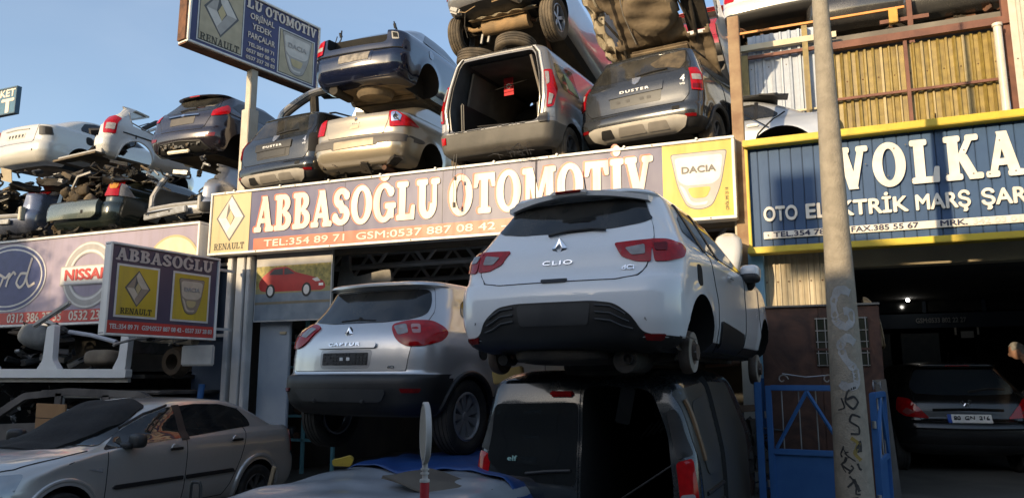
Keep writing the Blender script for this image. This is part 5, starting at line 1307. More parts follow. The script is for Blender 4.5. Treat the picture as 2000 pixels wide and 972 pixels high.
# ================================================================ sedan parked in front, nose towards the street
MEGANE_RINGS = [(.20, .32, 4.15, .70), (.24, .12, 4.32, .80), (.34, .03, 4.43, .855), (.46, 0, 4.48, .88), (.60, .005, 4.49, .888), (.66, .03, 4.47, .888), (.68, .05, 4.45, .888), (.78, .06, 4.36, .888), (.86, .075, 4.15, .885), (.92, .085, 3.85, .875), (.955, .09, 3.55, .865),
                (1.0, .095, 3.30, .845), (1.035, .11, 3.22, .81), (1.05, .15, 3.18, .795), (1.06, .28, 3.16, .785), (1.075, .40, 3.12, .775), (1.13, .51, 3.02, .745), (1.22, .67, 2.86, .70), (1.31, .86, 2.68, .65), (1.37, 1.02, 2.52, .612), (1.405, 1.2, 2.38, .57), (1.43, 1.45, 2.2, .47)]
def make_megane_front():
    root = empty('parked_sedan', (-7.80, 8.95, -.08), R(180))
    tag(root, 'silver beige sedan parked nose out with a black cloth over its windscreen', 'car')
    W = paint('beige_silver_paint', (0.60, 0.575, 0.54), 0.55, 0.30, 0.14)
    wh = [(.92, .31, .32), (3.61, .31, .32)]
    B = Body(MEGANE_RINGS, rr=.26, rf=.55, bow=.07, bowf=.30, taper=.07, wheels=wh, flare=.022)
    B.build(root, [W, BLACKP, DARK, UNDER])
    for sg in (-1, 1):
        v = 90 * sg; q = lambda p: S(sg, p)
        join_seams(B, [(q([(1.12, 1.30), (1.12, 1.02), (1.24, .70), (1.40, .42), (1.50, .30), (3.16, .30), (3.14, .96)]), v), (q([(2.14, .30), (2.10, .98)]), v), (q([(3.25, .99), (3.6, .95), (4.05, .88), (4.28, .82)]), v)], .005)
        gl = patch(B, q([(.98, 1.075), (.99, 1.15), (1.12, 1.29), (1.4, 1.355), (1.8, 1.37), (2.2, 1.345), (2.5, 1.26), (2.8, 1.13), (3.05, 1.0), (3.17, .955), (2.2, 1.005)]), v, 'side_window', GLASS, root, off=.006, r=.04)
        patch(B, q([(2.06, .985), (2.17, .98), (2.14, 1.36), (2.04, 1.365)]), v, 'door_pillar', BLACKP, gl, off=.011, r=.005)
        MB().tube(seam_pts(B, q([(2.2, 1.36), (2.5, 1.275), (2.8, 1.145)]), v, .012), .014, BLACKP, 6).build('wind_deflector', gl)
        patch(B, q([(1.38, .60), (1.34, .555), (2.11, .555), (2.11, .60)]), v, 'rub_strip', BLACKP, root, off=.018, rim=.02, r=.01)
        patch(B, q([(2.16, .60), (2.16, .555), (3.04, .555), (3.08, .575), (3.04, .60)]), v, 'rub_strip', BLACKP, root, off=.018, rim=.02, r=.01)
        for y, z in ((1.32, .93), (2.28, .90)):
            p = proj(B, sg * y, z, view_axes(v))[0]
            h = MB(); h.box((p.x + sg * .028, y, z), (.026, .20, .03), BLACKP, bev=.012); h.lathe([(0, .004), (.055, .003), (.06, -.01)], W, Matrix.Translation((p.x, y, z - .004)) @ Matrix.Rotation(R(-90) * sg, 4, 'Z'), 20)
            h.build('door_handle', root)
        MB().ell((sg * .95, 2.86, 1.03), (.22, .13, .15), BLACKP, (0, 0, sg * .2)).ell((sg * .86, 2.92, .98), (.16, .09, .07), BLACKP).build('door_mirror', root)
        patch(B, q([(3.20, .78), (3.36, .785), (3.20, .74)]), v, 'side_marker', CLEARLENS, root, off=.008, r=.01)
        arc = [(.92 + .40 * math.cos(R(a)), .31 + .40 * math.sin(R(a))) for a in range(-5, 186, 8)]
        MB().tube(seam_pts(B, q(arc), v, -.004), .028, W, 8).build('arch_lip', root)
        arc = [(3.61 + .40 * math.cos(R(a)), .31 + .40 * math.sin(R(a))) for a in range(-5, 186, 8)]
        MB().tube(seam_pts(B, q(arc), v, -.004), .022, W, 8).build('arch_lip', root)
        ang = 180 - 38 * sg if sg < 0 else 142
        hv = 180 + 38 if sg < 0 else 180 - 38
        A = view_axes(hv); c = proj(B, sg * .66, .72, view_axes(180) if False else view_axes(hv)) if False else None
        P = Vector((sg * .62, 4.15, 0)); s0 = P.dot(A[0])
        hl = patch(B, [(s0 - .26, .80), (s0 + .1, .79), (s0 + .26, .70), (s0 + .2, .62), (s0 - .2, .60)] if sg > 0 else [(s0 + .26, .80), (s0 - .1, .79), (s0 - .26, .70), (s0 - .2, .62), (s0 + .2, .60)], hv, 'headlight', flat('headlight_glass', (.42, .44, .45), .06, .3, 1.0), root, off=.012, r=.04)
        ta = 62 * sg; A = view_axes(ta); s0 = Vector((sg * .70, .12, 0)).dot(A[0]) * sg
        patch(B, S(sg, [(s0 - .10, 1.0), (s0 + .06, .99), (s0 + .16, .93), (s0 + .10, .70), (s0 - .1, .70)]), ta, 'tail_light', REDLENSD, root, off=.014, r=.03)
        for wy, wz, wr in wh: wheel(root, sg * .79, wy, wz - .03, .315, .20, sg, 7, flat('dull_steel_wheel', (.10, .10, .10), .5, .5), style='cover')
    join_seams(B, lines2([(.78, 3.16), (.80, 3.7), (.72, 4.05), (.6, 4.2)], 'top') if False else [], .005)
    hood = [(-.76, 3.30), (-.77, 3.6), (-.70, 4.0), (-.55, 4.22), (0, 4.34), (.55, 4.22), (.70, 4.0), (.77, 3.6), (.76, 3.30), (.4, 3.42), (0, 3.46), (-.4, 3.42)]
    hp = patch(B, hood, 'top', 'bonnet', W, root, off=.006, rim=.02, res=.06, r=.06)
    MB().tube(seam_pts(B, hood[0:9], 'top', .001), .007, SEAM, 6).build('bonnet_gap', hp)
    ws = patch(B, [(-.70, 3.17), (-.62, 2.84), (-.52, 2.50), (.52, 2.50), (.62, 2.84), (.70, 3.17), (.4, 3.30), (0, 3.34), (-.4, 3.30)], 'top', 'windscreen', GLASS, root, off=.006, r=.05, res=.06)
    # black cloth: its own thing, slack folds
    rr = random.Random(9); cl = [(-.50, 2.40), (-.56, 2.75), (-.46, 3.17), (-.44, 3.42), (-.1, 3.54), (.35, 3.52), (.78, 3.40), (.80, 3.1), (.70, 2.7), (.58, 2.42), (.3, 2.34), (.1, 2.39), (-.2, 2.32)]
    c = patch(B, cl, 'top', 'windscreen_cloth', rough('black_felt', (.008, .008, .008), (.014, .014, .014), 20, .95, .4), None, off=.022, rim=.012, res=.05, r=.05)
    for v in c.data.vertices: v.co.z += .010 * math.sin(v.co.x * 9 + v.co.y * 4) + .006 * math.sin(v.co.y * 17 - v.co.x * 5)
    c.matrix_world = root.matrix_world if False else Matrix.Translation(root.location) @ Matrix.Rotation(R(180), 4, 'Z')
    tag(c, 'black cloth spread over the windscreen of the parked sedan', 'cloth')
    MB().box((0, 2.2, .98), (1.3, .06, .3), INTERIOR).build('cabin_trim', root)
    return root, B
megane, meganeB = make_megane_front()

# ================================================================ generic rear-on car of the upper rows
HATCH_RINGS = [(.24, .30, 3.7, .66), (.28, .12, 3.83, .77), (.36, .04, 3.9, .83), (.48, .0, 3.95, .855), (.60, .0, 3.96, .86), (.68, .03, 3.94, .86), (.70, .06, 3.93, .86), (.82, .08, 3.85, .858), (.92, .10, 3.6, .85), (.98, .13, 3.2, .835), (1.05, .19, 2.95, .80), (1.15, .29, 2.7, .74), (1.26, .40, 2.45, .68), (1.36, .48, 2.2, .625), (1.40, .50, 2.1, .60), (1.415, .40, 2.05, .59), (1.43, .42, 1.98, .57), (1.45, .62, 1.8, .49), (1.46, .9, 1.6, .38)]
DUSTER_RINGS = [(.33, .25, 3.9, .74), (.37, .08, 4.1, .84), (.47, .01, 4.22, .895), (.60, 0, 4.28, .91), (.66, .02, 4.28, .912), (.70, .055, 4.27, .91), (.85, .075, 4.2, .91), (1.0, .10, 3.8, .90), (1.08, .13, 3.3, .885), (1.16, .19, 3.05, .85), (1.28, .28, 2.85, .79), (1.42, .38, 2.6, .725), (1.52, .45, 2.4, .68), (1.55, .44, 2.3, .66), (1.58, .52, 2.2, .62), (1.61, .75, 2.0, .54), (1.625, 1.1, 1.7, .4)]
def rear_glass(B, par, pts, mat=GLASSB, off=.008): return patch(B, pts, 0, 'rear_window', mat, par, off=off, r=.05)
def side_glass(B, root, sg, pts, mat=GLASS): return patch(B, S(sg, pts), 90 * sg, 'side_window', mat, root, off=.005, r=.03)
def make_duster(loc, rz, rx, label, col, four=True, scale=1.0):
    root = empty('dark_suv', loc, rz, rx); tag(root, label, 'car', None)
    W = paint('grey_suv_paint_' + ('dark' if four else 'black'), col, 0.4, 0.2, 0.20, (.14, .12, .095))
    wh = [(.80, .33, .35), (3.47, .33, .35)]
    B = Body(DUSTER_RINGS, rr=.20, rf=.5, bow=.06, bowf=.2, taper=.05, wheels=wh, flare=.03)
    B.build(root, [W, BLACKP, DARK, UNDER], zones=lambda x, y, z: 1 if z < .50 else 0)
    tg = [(-.60, 1.52), (.60, 1.52), (.70, 1.30), (.735, 1.12), (.735, .80), (.66, .71), (-.66, .71), (-.735, .80), (-.735, 1.12), (-.70, 1.30)]
    t = patch(B, tg, 0, 'tailgate', W, root, off=.005, rim=.02, r=.05)
    join_seams(B, [(tg + [tg[0]], 0)] + lines2([(1.2, 1.5), (1.15, 1.1), (1.3, .6)], 90) + lines2([(2.25, .45), (2.25, 1.1)], 90), .006)
    rear_glass(B, t, [(-.57, 1.49), (.57, 1.49), (.65, 1.32), (.67, 1.20), (.5, 1.17), (-.5, 1.17), (-.67, 1.20), (-.65, 1.32)], GLASSB)
    strip(B, [(.0, 1.19), (.2, 1.215), (.42, 1.225)], 0, 'wiper', .012, BLACKP, t, .02)
    pr = patch(B, [(-.38, 1.035), (.38, 1.035), (.36, .775), (-.36, .775)], 0, 'plate_recess', BLACKP if not four else flat('recess_grey', (.03, .033, .036), .45), t, off=.008, r=.03)
    patch(B, [(-.40, 1.04), (.40, 1.05), (.39, .925), (-.40, .915)], 0, 'garnish', W if four else BLACKP, pr, off=.022, rim=.03, r=.02)
    body_text(B, 'DUSTER', .05, WHITEB, pr, (0, .975), 0, off=.028, bold=.0015, width=.42, spacing=1.3)
    patch(B, [(-.065, 1.17), (.065, 1.17), (.045, 1.085), (.0, 1.06), (-.045, 1.085)], 0, 'shield_badge', SILVERLET, t, off=.016, rim=.02, r=.01)
    body_text(B, '4', .13, WHITEB if four else SILVERLET, t, (.655, 1.02), 0, off=.010, bold=.003)
    body_text(B, 'WD', .04, WHITEB if four else SILVERLET, t, (.655, .945), 0, off=.010, bold=.001)
    if not four: patch(B, [(-.28, .91), (.28, .91), (.28, .80), (-.28, .80)], 0, 'plate_holder', flat('old_plate_black', (.02, .02, .02), .5), pr, off=.014, r=.005)
    else:
        for x in (-.24, -.1, .1, .2): patch(B, [(x - .03, .87), (x + .03, .87), (x + .03, .83), (x - .03, .83)], 0, 'plate_mark', GREYP, pr, off=.011, r=.015)
    for sg in (1, -1):
        if four or sg < 0:
            L_ = MB(); ang = 28 * sg; A = view_axes(ang); s0 = proj(B, sg * .755, 1.0, view_axes(0))[0].dot(A[0]) * sg
            a = patch(B, S(sg, [(s0, 1.17), (s0 + .11, 1.18), (s0 + .155, 1.08), (s0 + .15, .84), (s0, .85)]), ang, 'tail_light', REDLENS, root, off=.018, rim=.04, r=.02)
            patch(B, S(sg, [(s0 + .015, 1.06), (s0 + .13, 1.06), (s0 + .135, .985), (s0 + .015, .985)]), ang, 'clear_lens', CLEARLENS, a, off=.024, r=.01)
            patch(B, S(sg, [(s0 + .015, .93), (s0 + .13, .93), (s0 + .13, .87), (s0 + .015, .87)]), ang, 'lower_lens', REDLENSD, a, off=.024, r=.01)
        patch(B, S(sg, [(.66, .53), (.80, .53), (.80, .49), (.66, .49)]), 20 * sg, 'reflector', REDLENSD, root, off=.012, r=.005)
        side_glass(B, root, sg, [(.62, 1.26), (1.0, 1.15), (2.85, 1.12), (2.4, 1.45), (1.6, 1.54), (1.0, 1.52), (.75, 1.42)], GLASSB)
        MB().tube(seam_pts(B, S(sg, [(.80 + .40 * math.cos(R(q)), .33 + .40 * math.sin(R(q))) for q in range(-10, 191, 10)]), 90 * sg, .0), .03, BLACKP if four else W, 8).build('arch_lip', root)
        wheel(root, sg * .80, .80, .33, .33, .2, sg, 6, flat('steel_wheel', (.12, .12, .12), .5, .6), RUBBER_DUSTY)
        MB().tube([(sg * .58, .85, 1.60), (sg * .58, 1.0, 1.64), (sg * .57, 2.0, 1.665), (sg * .55, 2.2, 1.63)], .016, GREYP, 8).build('roof_rail', root)
    sk = patch(B, [(-.70, .50), (-.58, .535), (.58, .535), (.72, .50), (.66, .38), (.5, .345), (-.5, .345), (-.64, .38)], 0, 'skid_plate', flat('satin_skid_grey', (.40, .37, .32), .45, .3), root, off=.022, rim=.05, r=.04)
    for x0, x1 in ((-.22, .12), (.20, .44), (-.48, -.34)):
        patch(B, [(x0, .49), (x1, .49), (x1 + .03, .39), (x0 - .03, .39)], 0, 'skid_recess', flat('satin_skid_dark', (.22, .20, .17), .5, .2) if x0 > -.4 else SEAM, sk, off=.027, rim=.01, r=.02)
    patch(B, [(.52, .655), (.62, .655), (.62, .60), (.52, .60)], 0, 'tow_eye_hole', SEAM, root, off=.004, r=.015)
    return root, B, t
duster, dusterB, dt = make_duster((-2.33, 9.74, 4.43), R(-9), R(6), 'dark grey off-roader on the roof behind the right end of the big sign', (0.040, 0.043, 0.047), True)
# mud cake dried on the upper right of its window
patch(dusterB, [(.30, 1.47), (.60, 1.50), (.645, 1.30), (.60, 1.19), (.42, 1.25), (.25, 1.27), (.15, 1.36), (.25, 1.41)], 0, 'dried_mud', rough('mud_cake', (.05, .04, .028), (.12, .09, .055), 9, .95, .8), dt, off=.012, r=.02)
duster2, duster2B, dt2 = make_duster((-8.48, 9.81, 4.41), R(-5), R(6), 'black off-roader wedged between the dark purple hatchback and the champagne sedan', (0.022, 0.024, 0.026), False)
patch(duster2B, [(.74, 1.13), (.90, 1.13), (.93, .80), (.74, .80)], 16, 'lamp_hole', SEAM, duster2, off=.006, r=.04)

def make_kangoo():
    root = empty('open_van', (-4.21, 9.25, 4.38), R(-3), R(4))
    tag(root, 'pale grey van without its tailgate, open load bay facing the street', 'van')
    W = paint('dusty_pearl_paint', (0.30, 0.285, 0.26), 0.55, 0.32, 0.45)
    rings = [(.28, .12, 4.0, .80), (.36, .02, 4.1, .88), (.52, 0, 4.2, .91), (.60, .0, 4.2, .915), (.66, .04, 4.2, .912), (.95, .05, 3.9, .912), (1.1, .075, 3.5, .895), (1.25, .11, 3.2, .862), (1.5, .17, 2.9, .80), (1.65, .21, 2.7, .76), (1.72, .23, 2.6, .72), (1.77, .27, 2.5, .66), (1.805, .40, 2.3, .55)]
    B = Body(rings, rr=.15, rf=.4, bow=.04, bowf=.2, taper=.03, wheels=[(.72, .32, .33), (3.4, .32, .33)], flare=.02)
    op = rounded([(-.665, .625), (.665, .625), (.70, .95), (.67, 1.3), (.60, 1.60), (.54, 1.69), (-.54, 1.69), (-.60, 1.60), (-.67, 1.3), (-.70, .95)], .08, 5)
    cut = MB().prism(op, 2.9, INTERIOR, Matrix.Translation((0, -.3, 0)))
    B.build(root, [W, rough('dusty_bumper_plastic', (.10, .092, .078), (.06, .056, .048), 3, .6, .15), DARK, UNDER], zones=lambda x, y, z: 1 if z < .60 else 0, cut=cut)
    inn = MB(); HL = rough('brown_grey_headliner', (.17, .145, .115), (.12, .10, .08), 3, .95, .2); inn.box((0, 1.45, 1.672), (1.06, 2.1, .012), HL); inn.box((.60, 1.3, 1.30), (.03, 2.2, .62), HL, (0, -.22, 0)); inn.box((-.60, 1.5, 1.3), (.03, 2.0, .62), HL, (0, .22, 0)); inn.box((0, 2.55, 1.1), (1.3, .02, 1.0), DARK); inn.box((0, 1.3, .634), (1.3, 2.2, .012), GREYP)
    inn.build('headlining', root)
    gi = MB(); gi.box((-.622, 1.0, 1.28), (.012, .55, .36), GLASS, (0, .22, 0), bev=.005); gi.build('side_window_inside', root)
    sb = MB(); sb.ell((-.05, 1.95, 1.0), (.95, .22, .72), DARK, (.1, 0, 0), .4); sb.ell((.42, 1.75, .90), (.40, .2, .55), DARK, (-.3, 0, .2), .4); sb.box((-.575, .75, .86), (.05, 1.1, .45), BLACKP, bev=.02); sb.box((.575, .9, .80), (.05, 1.2, .34), BLACKP, bev=.02)
    sb.build('rear_seat_back', root)
    MB().tube([(.35, 1.2, 1.45), (.32, 1.1, .9), (.36, .9, .66)], .015, INTERIOR, 6).tube([(-.5, .9, 1.42), (0, .85, 1.47), (.5, .9, 1.55)], .006, DARK, 6).build('seat_belt', root)
    # bare jambs
    J = flat('bare_jamb_metal', (.55, .54, .52), .35, .25, .4)
    ring_out = [(-.70, .60), (.70, .60), (.745, .95), (.71, 1.3), (.635, 1.63), (.56, 1.735), (-.56, 1.735), (-.635, 1.63), (-.71, 1.3), (-.745, .95)]
    for w_, off, m in ((.013, .006, SEAM), (.018, .0, J)):
        MB().tube(seam_pts(B, [(p[0] * (1.03 if m is J else .97), p[1]) for p in ring_out] + [ring_out[0]], 0, off), w_, m, 8).build('door_jamb' if m is J else 'door_seal', root)
    top = patch(B, [(-.56, 1.785), (.56, 1.785), (.60, 1.715), (-.60, 1.715)], 0, 'roof_rear_rail', J, root, off=.006, r=.02)
    for sg in (1, -1):
        ang = 26 * sg; A = view_axes(ang); s0 = proj(B, sg * .765, 1.1, view_axes(0))[0].dot(A[0]) * sg
        a = patch(B, S(sg, [(s0 - .01, 1.33), (s0 + .10, 1.35), (s0 + .165, 1.05), (s0 + .10, .80), (s0 + .01, .78), (s0 + .03, 1.05)]), ang, 'tail_light', REDLENS, root, off=.02, rim=.04, r=.03)
        patch(B, S(sg, [(s0 + .005, 1.30), (s0 + .055, 1.30), (s0 + .06, 1.13), (s0 + .025, 1.10)]), ang, 'clear_lens', CLEARLENS, a, off=.026, r=.01)
        patch(B, S(sg, [(s0 + .05, .98), (s0 + .10, .96), (s0 + .07, .83), (s0 + .03, .82)]), ang, 'clear_lens', CLEARLENS, a, off=.026, r=.01)
        patch(B, S(sg, [(s0 - .01, .77), (s0 + .12, .79), (s0 + .12, .66), (s0 - .01, .66)]), ang, 'lamp_hole', STEEL if sg > 0 else J, root, off=.006, r=.02)
        side_glass(B, root, sg, [(.40, 1.50), (1.1, 1.55), (1.1, 1.14), (.50, 1.13), (.38, 1.3)], glass('green_tint_glass', (.03, .05, .025), dust=.3))  # green tinted pane with a heavier dust film
        if sg > 0: patch(B, [(.68, 1.42), (.92, 1.36), (1.06, 1.16), (.74, 1.18)], 90, 'pale_shade', flat('pale_green_shade', (.35, .50, .26), .5), root, off=.010, r=.03)
        if sg < 0: patch(B, [(-.80, .56), (-.72, .56), (-.72, .46), (-.80, .46)], -16, 'reflector', REDLENS, root, off=.012, r=.005)
        if sg > 0: patch(B, [(.68, .70), (.80, .72), (.80, .58), (.68, .58)], 14, 'bumper_bracket', BLACKP, root, off=.03, rim=.05, r=.02)
        wheel(root, sg * .80, .72, .32, .32, .2, sg, 6, flat('steel_wheel', (.12, .12, .12), .5, .6), RUBBER_DUSTY)
    MB().box((.0, .12, .665), (.5, .16, .02), BLACKP, (.3, .05, .05), bev=.008).build('load_sill_trim', root)
    # thin loose wires hanging under the bumper
    w = MB(); rr = random.Random(2)
    for k in range(9):
        x = rr.uniform(.05, .55); p = [(x + .02 * i * rr.uniform(-1, 1) + .05 * math.sin(i * 1.3 + k), .0 - .05 * math.sin(i * .7), .33 - .035 * i * (1 if i < 6 else .4)) for i in range(9)]
        w.tube(p, .003, BLACKP, 5)
    for x in (-.60, -.56): w.tube([(x, 0, .30), (x - .01, -.04, .0), (x + .01, -.05, -.2), (x, -.06, -.46)], .004, BLACKP, 5)
    w.box((-.59, -.06, -.42), (.03, .03, .07), BLACKP); w.box((-.56, -.06, -.05), (.03, .03, .05), BLACKP)
    w.build('loose_wiring', root)
    return root, B
kangoo, kangooB = make_kangoo()
fl = MB().box((0, 0, 0), (.16, .004, .27), flat('flag_red', (.55, .02, .03), .7)).build('small_flag', None, smooth=False)
fl.matrix_world = Matrix.Translation((-4.21, 9.25, 4.38)) @ Matrix.Rotation(R(-3), 4, 'Z') @ Matrix.Rotation(R(4), 4, 'X') @ Matrix.Translation((-.20, 1.0, 1.49))
tag(fl, 'small red flag with white crescent hanging in the open load bay', 'flag')
cm_ = MB(); cm_.prism(q_arc(0, 0, .042, .042, 35, 325, .012), .002, WHITEB, Matrix.Translation((0, -.006, 0))); cm_.prism([(.035 + .016 * (1 if k % 2 == 0 else .4) * math.cos(k * math.pi / 5), .016 * (1 if k % 2 == 0 else .4) * math.sin(k * math.pi / 5)) for k in range(10)], .002, WHITEB, Matrix.Translation((0, -.006, 0)))
cm_.build('crescent_and_star', fl, smooth=False)

def make_champagne():
    root = empty('champagne_sedan', (-6.70, 9.55, 4.58), R(0), R(3))
    tag(root, 'champagne coloured sedan with one broken tail light, under the navy sedan', 'car')
    W = paint('champagne_paint', (0.43, 0.36, 0.255), 0.6, 0.28, 0.2)
    wh = [(.92, .31, .32), (3.61, .31, .32)]
    B = Body(MEGANE_RINGS, rr=.24, rf=.55, bow=.075, bowf=.3, taper=.07, wheels=wh, flare=.02)
    B.build(root, [W, BLACKP, DARK, UNDER], zones=lambda x, y, z: 0)
    tl = [(-.57, 1.035), (.57, 1.035), (.56, .90), (.50, .70), (-.50, .70), (-.56, .90)]
    t = patch(B, tl, 0, 'boot_lid', W, root, off=.007, rim=.02, r=.03)
    join_seams(B, [(tl + [tl[0]], 0)], .006)
    patch(B, [(-.57, 1.06), (.57, 1.06), (.57, .38), (-.57, .38)], 'top', 'boot_lid_top', W, t, off=.007, r=.04, rim=.015) if False else None
    badge_diamond(B, t, .965, .085); body_text(B, 'EGANE', .03, STEEL, t, (0, .905), 0, off=.010, bold=.001, width=.15)
    patch(B, [(-.10, .865), (.06, .875), (.06, .82), (-.10, .81)], 0, 'lock_plate', flat('lock_plate_tan', (.42, .35, .25), .45, .4), t, off=.012, r=.01)
    gr = patch(B, [(-.87, .655), (.87, .655), (.885, .60), (.80, .535), (.42, .53), (.40, .50), (-.40, .50), (-.42, .53), (-.80, .535), (-.885, .60)], 0, 'bumper_band', flat('weathered_grey_plastic', (.10, .09, .08), .6), root, off=.01, r=.02)
    patch(B, [(-.36, .615), (.36, .625), (.36, .515), (-.36, .50)], 0, 'plate_recess', flat('tan_recess', (.30, .25, .18), .5, .3), gr, off=.014, r=.01)
    for sg in (1, -1):
        ang = 36 * sg; A = view_axes(ang); s0 = proj(B, sg * .585, .9, view_axes(0))[0].dot(A[0]) * sg
        a = patch(B, S(sg, [(s0, 1.035), (s0 + .09, 1.04), (s0 + .26, .95), (s0 + .47, .83), (s0 + .2, .79), (s0 + .0, .775)]), ang, 'tail_light', REDLENS, root, off=.016, rim=.03, r=.025)
        if sg > 0:
            bl = patch(B, [(s0 + .03, 1.015), (s0 + .10, 1.02), (s0 + .18, .96), (s0 + .15, .87), (s0 + .03, .86)], ang, 'broken_lens', CHROME, a, off=.021, r=.02)
            m = MB(); c = proj(B, s0 + .09, .93, A); m.lathe([(.0, 0), (.03, .004), (.042, .018)], STEEL, Matrix.Translation(c[0] + c[1] * .02) @ Matrix.Rotation(R(ang + 180), 4, 'Z'), 14); m.build('bulb_reflector', a)
            MB().tube([c[0] + c[1] * .03 + Vector((0, 0, .07)), c[0] + c[1] * .035, c[0] + c[1] * .03 + Vector((.06, .02, -.07))], .008, BLACKP, 6).build('cracked_edge', a)
    pt = MB()
    rr = random.Random(11)
    for k in range(16):
        p = Vector((rr.uniform(-.7, .7), rr.uniform(.1, .7), rr.uniform(.20, .26)))
        pt.box(p, (.05 + rr.random() * .22, .05 + rr.random() * .15, .02 + rr.random() * .03), rr.choice([UNDER, UNDERDUST, UNDER]), (rr.random() * .6, rr.random() * .6, rr.random() * 3), jit=.01)
    pt.tube([(.5, .1, .16), (.45, .8, .16), (.2, 2, .18)], .04, RUST, 8); pt.build('under_side_clutter', root)
    p = proj(B, -.50, .45, view_axes(0))[0]; MB().box((-.62, p.y + .03, .48), (.04, .02, .05), SEAM).build('tow_eye_hole', root)
    return root, B
champ, champB = make_champagne()

def make_navy():
    root = empty('navy_sedan', (-6.96, 9.85, 6.10), R(3), R(4))
    tag(root, 'navy blue sedan on top of the champagne one, boot lid gone', 'car')
    W = paint('navy_paint', (0.005, 0.009, 0.030), 0.15, 0.16, 0.05)
    wh = [(.98, .31, .33), (3.61, .31, .33)]
    rg = [(z, a, b, c * 1.02) for z, a, b, c in MEGANE_RINGS]
    B = Body(rg, rr=.26, rf=.55, bow=.085, bowf=.3, taper=.07, wheels=wh, flare=.016)
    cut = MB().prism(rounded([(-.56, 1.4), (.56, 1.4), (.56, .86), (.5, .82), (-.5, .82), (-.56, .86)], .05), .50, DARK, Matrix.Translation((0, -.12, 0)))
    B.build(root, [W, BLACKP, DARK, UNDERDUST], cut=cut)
    b2 = MB().tube(seam_pts(B, [(-.80, .72), (-.5, .715), (0, .71), (.5, .715), (.80, .72)], 0, .004), .012, BLACKP, 6).build('bumper_strip', root)
    pr = patch(B, [(-.34, .68), (.34, .70), (.32, .52), (-.32, .50)], 0, 'plate_recess', W, root, off=.006, r=.02)
    patch(B, [(-.27, .66), (.29, .67), (.27, .545), (-.28, .53)], 0, 'plate_holder', rough('scuffed_plate_holder', (.10, .09, .08), (.28, .25, .21), 14, .6, .3), pr, off=.014, r=.01)
    patch(B, [(-.66, .70), (.66, .70), (.60, .66), (-.60, .66)], 0, 'bumper_top_edge', BLACKP, root, off=.016, r=.02) if False else None
    for sg in (1, -1):
        ang = 32 * sg; A = view_axes(ang); s0 = proj(B, sg * .60, .9, view_axes(0))[0].dot(A[0]) * sg
        pts = S(sg, [(s0 + .02, 1.02), (s0 + .15, 1.0), (s0 + .20, .86), (s0 + .17, .76), (s0 + .02, .76)])
        if sg < 0:
            a = patch(B, pts, ang, 'tail_light', REDLENS, root, off=.016, rim=.03, r=.02)
            patch(B, S(sg, [(s0 + .03, .90), (s0 + .17, .90), (s0 + .17, .83), (s0 + .03, .83)]), ang, 'clear_lens', CLEARLENS, a, off=.021, r=.01)
        else:
            a = patch(B, [(s0 + .03, 1.0), (s0 + .14, .98), (s0 + .15, .86), (s0 + .04, .86)], ang, 'lamp_hole', flat('pale_bare_metal', (.34, .33, .30), .5), root, off=.004, r=.02)
            patch(B, [(s0 + .05, .98), (s0 + .12, .965), (s0 + .13, .89), (s0 + .06, .89)], ang, 'lamp_opening', SEAM, a, off=.008, r=.01)
        side_glass(B, root, sg, [(1.0, 1.09), (1.10, 1.17), (1.32, 1.335), (1.75, 1.365), (2.10, 1.34), (2.6, 1.1), (2.2, 1.02)])
        patch(B, S(sg, [(.98, .93), (1.13, .93), (1.13, .78), (.98, .78)]), 90 * sg, 'fuel_flap', paint('pale_flap', (.20, .24, .30), .3, .3, .1), root, off=.008, r=.07)
        h = MB(); h.tube([(sg * .58, .44, 1.03), (sg * .54, .50, 1.16), (sg * .50, .46, 1.30)], .012, BLACKP, 6); h.box((sg * .52, .46, 1.22), (.03, .05, .08), BLACKP, (.4, 0, 0)); h.tube([(sg * .6, .40, 1.04), (sg * .55, .40, 1.18)], .008, BLACKP, 6)
        h.build('boot_hinge', root)
    g = patch(B, [(-.55, .75), (.55, .75), (.48, 1.2), (-.48, 1.2)], 'top', 'rear_window', GLASS, root, off=.006, r=.05) if False else None
    u = MB(); rr = random.Random(4)
    u.lathe([(.0, -.12), (.27, -.12), (.31, -.06), (.32, 0), (.0, .0)], UNDERDUST, Matrix.Translation((.05, .62, .20)) @ Matrix.Rotation(R(90), 4, 'X'), 24)
    u.tube([(-.6, 1.1, .18), (.6, 1.1, .18)], .05, UNDER, 8); u.box((0, 2.2, .18), (1.2, 2.5, .06), UNDERDUST, bev=.02)
    u.tube([(-.5, .2, .18), (-.5, .7, .18)], .08, UNDER, 12); u.build('under_side_parts', root)
    return root, B
navy, navyB = make_navy()

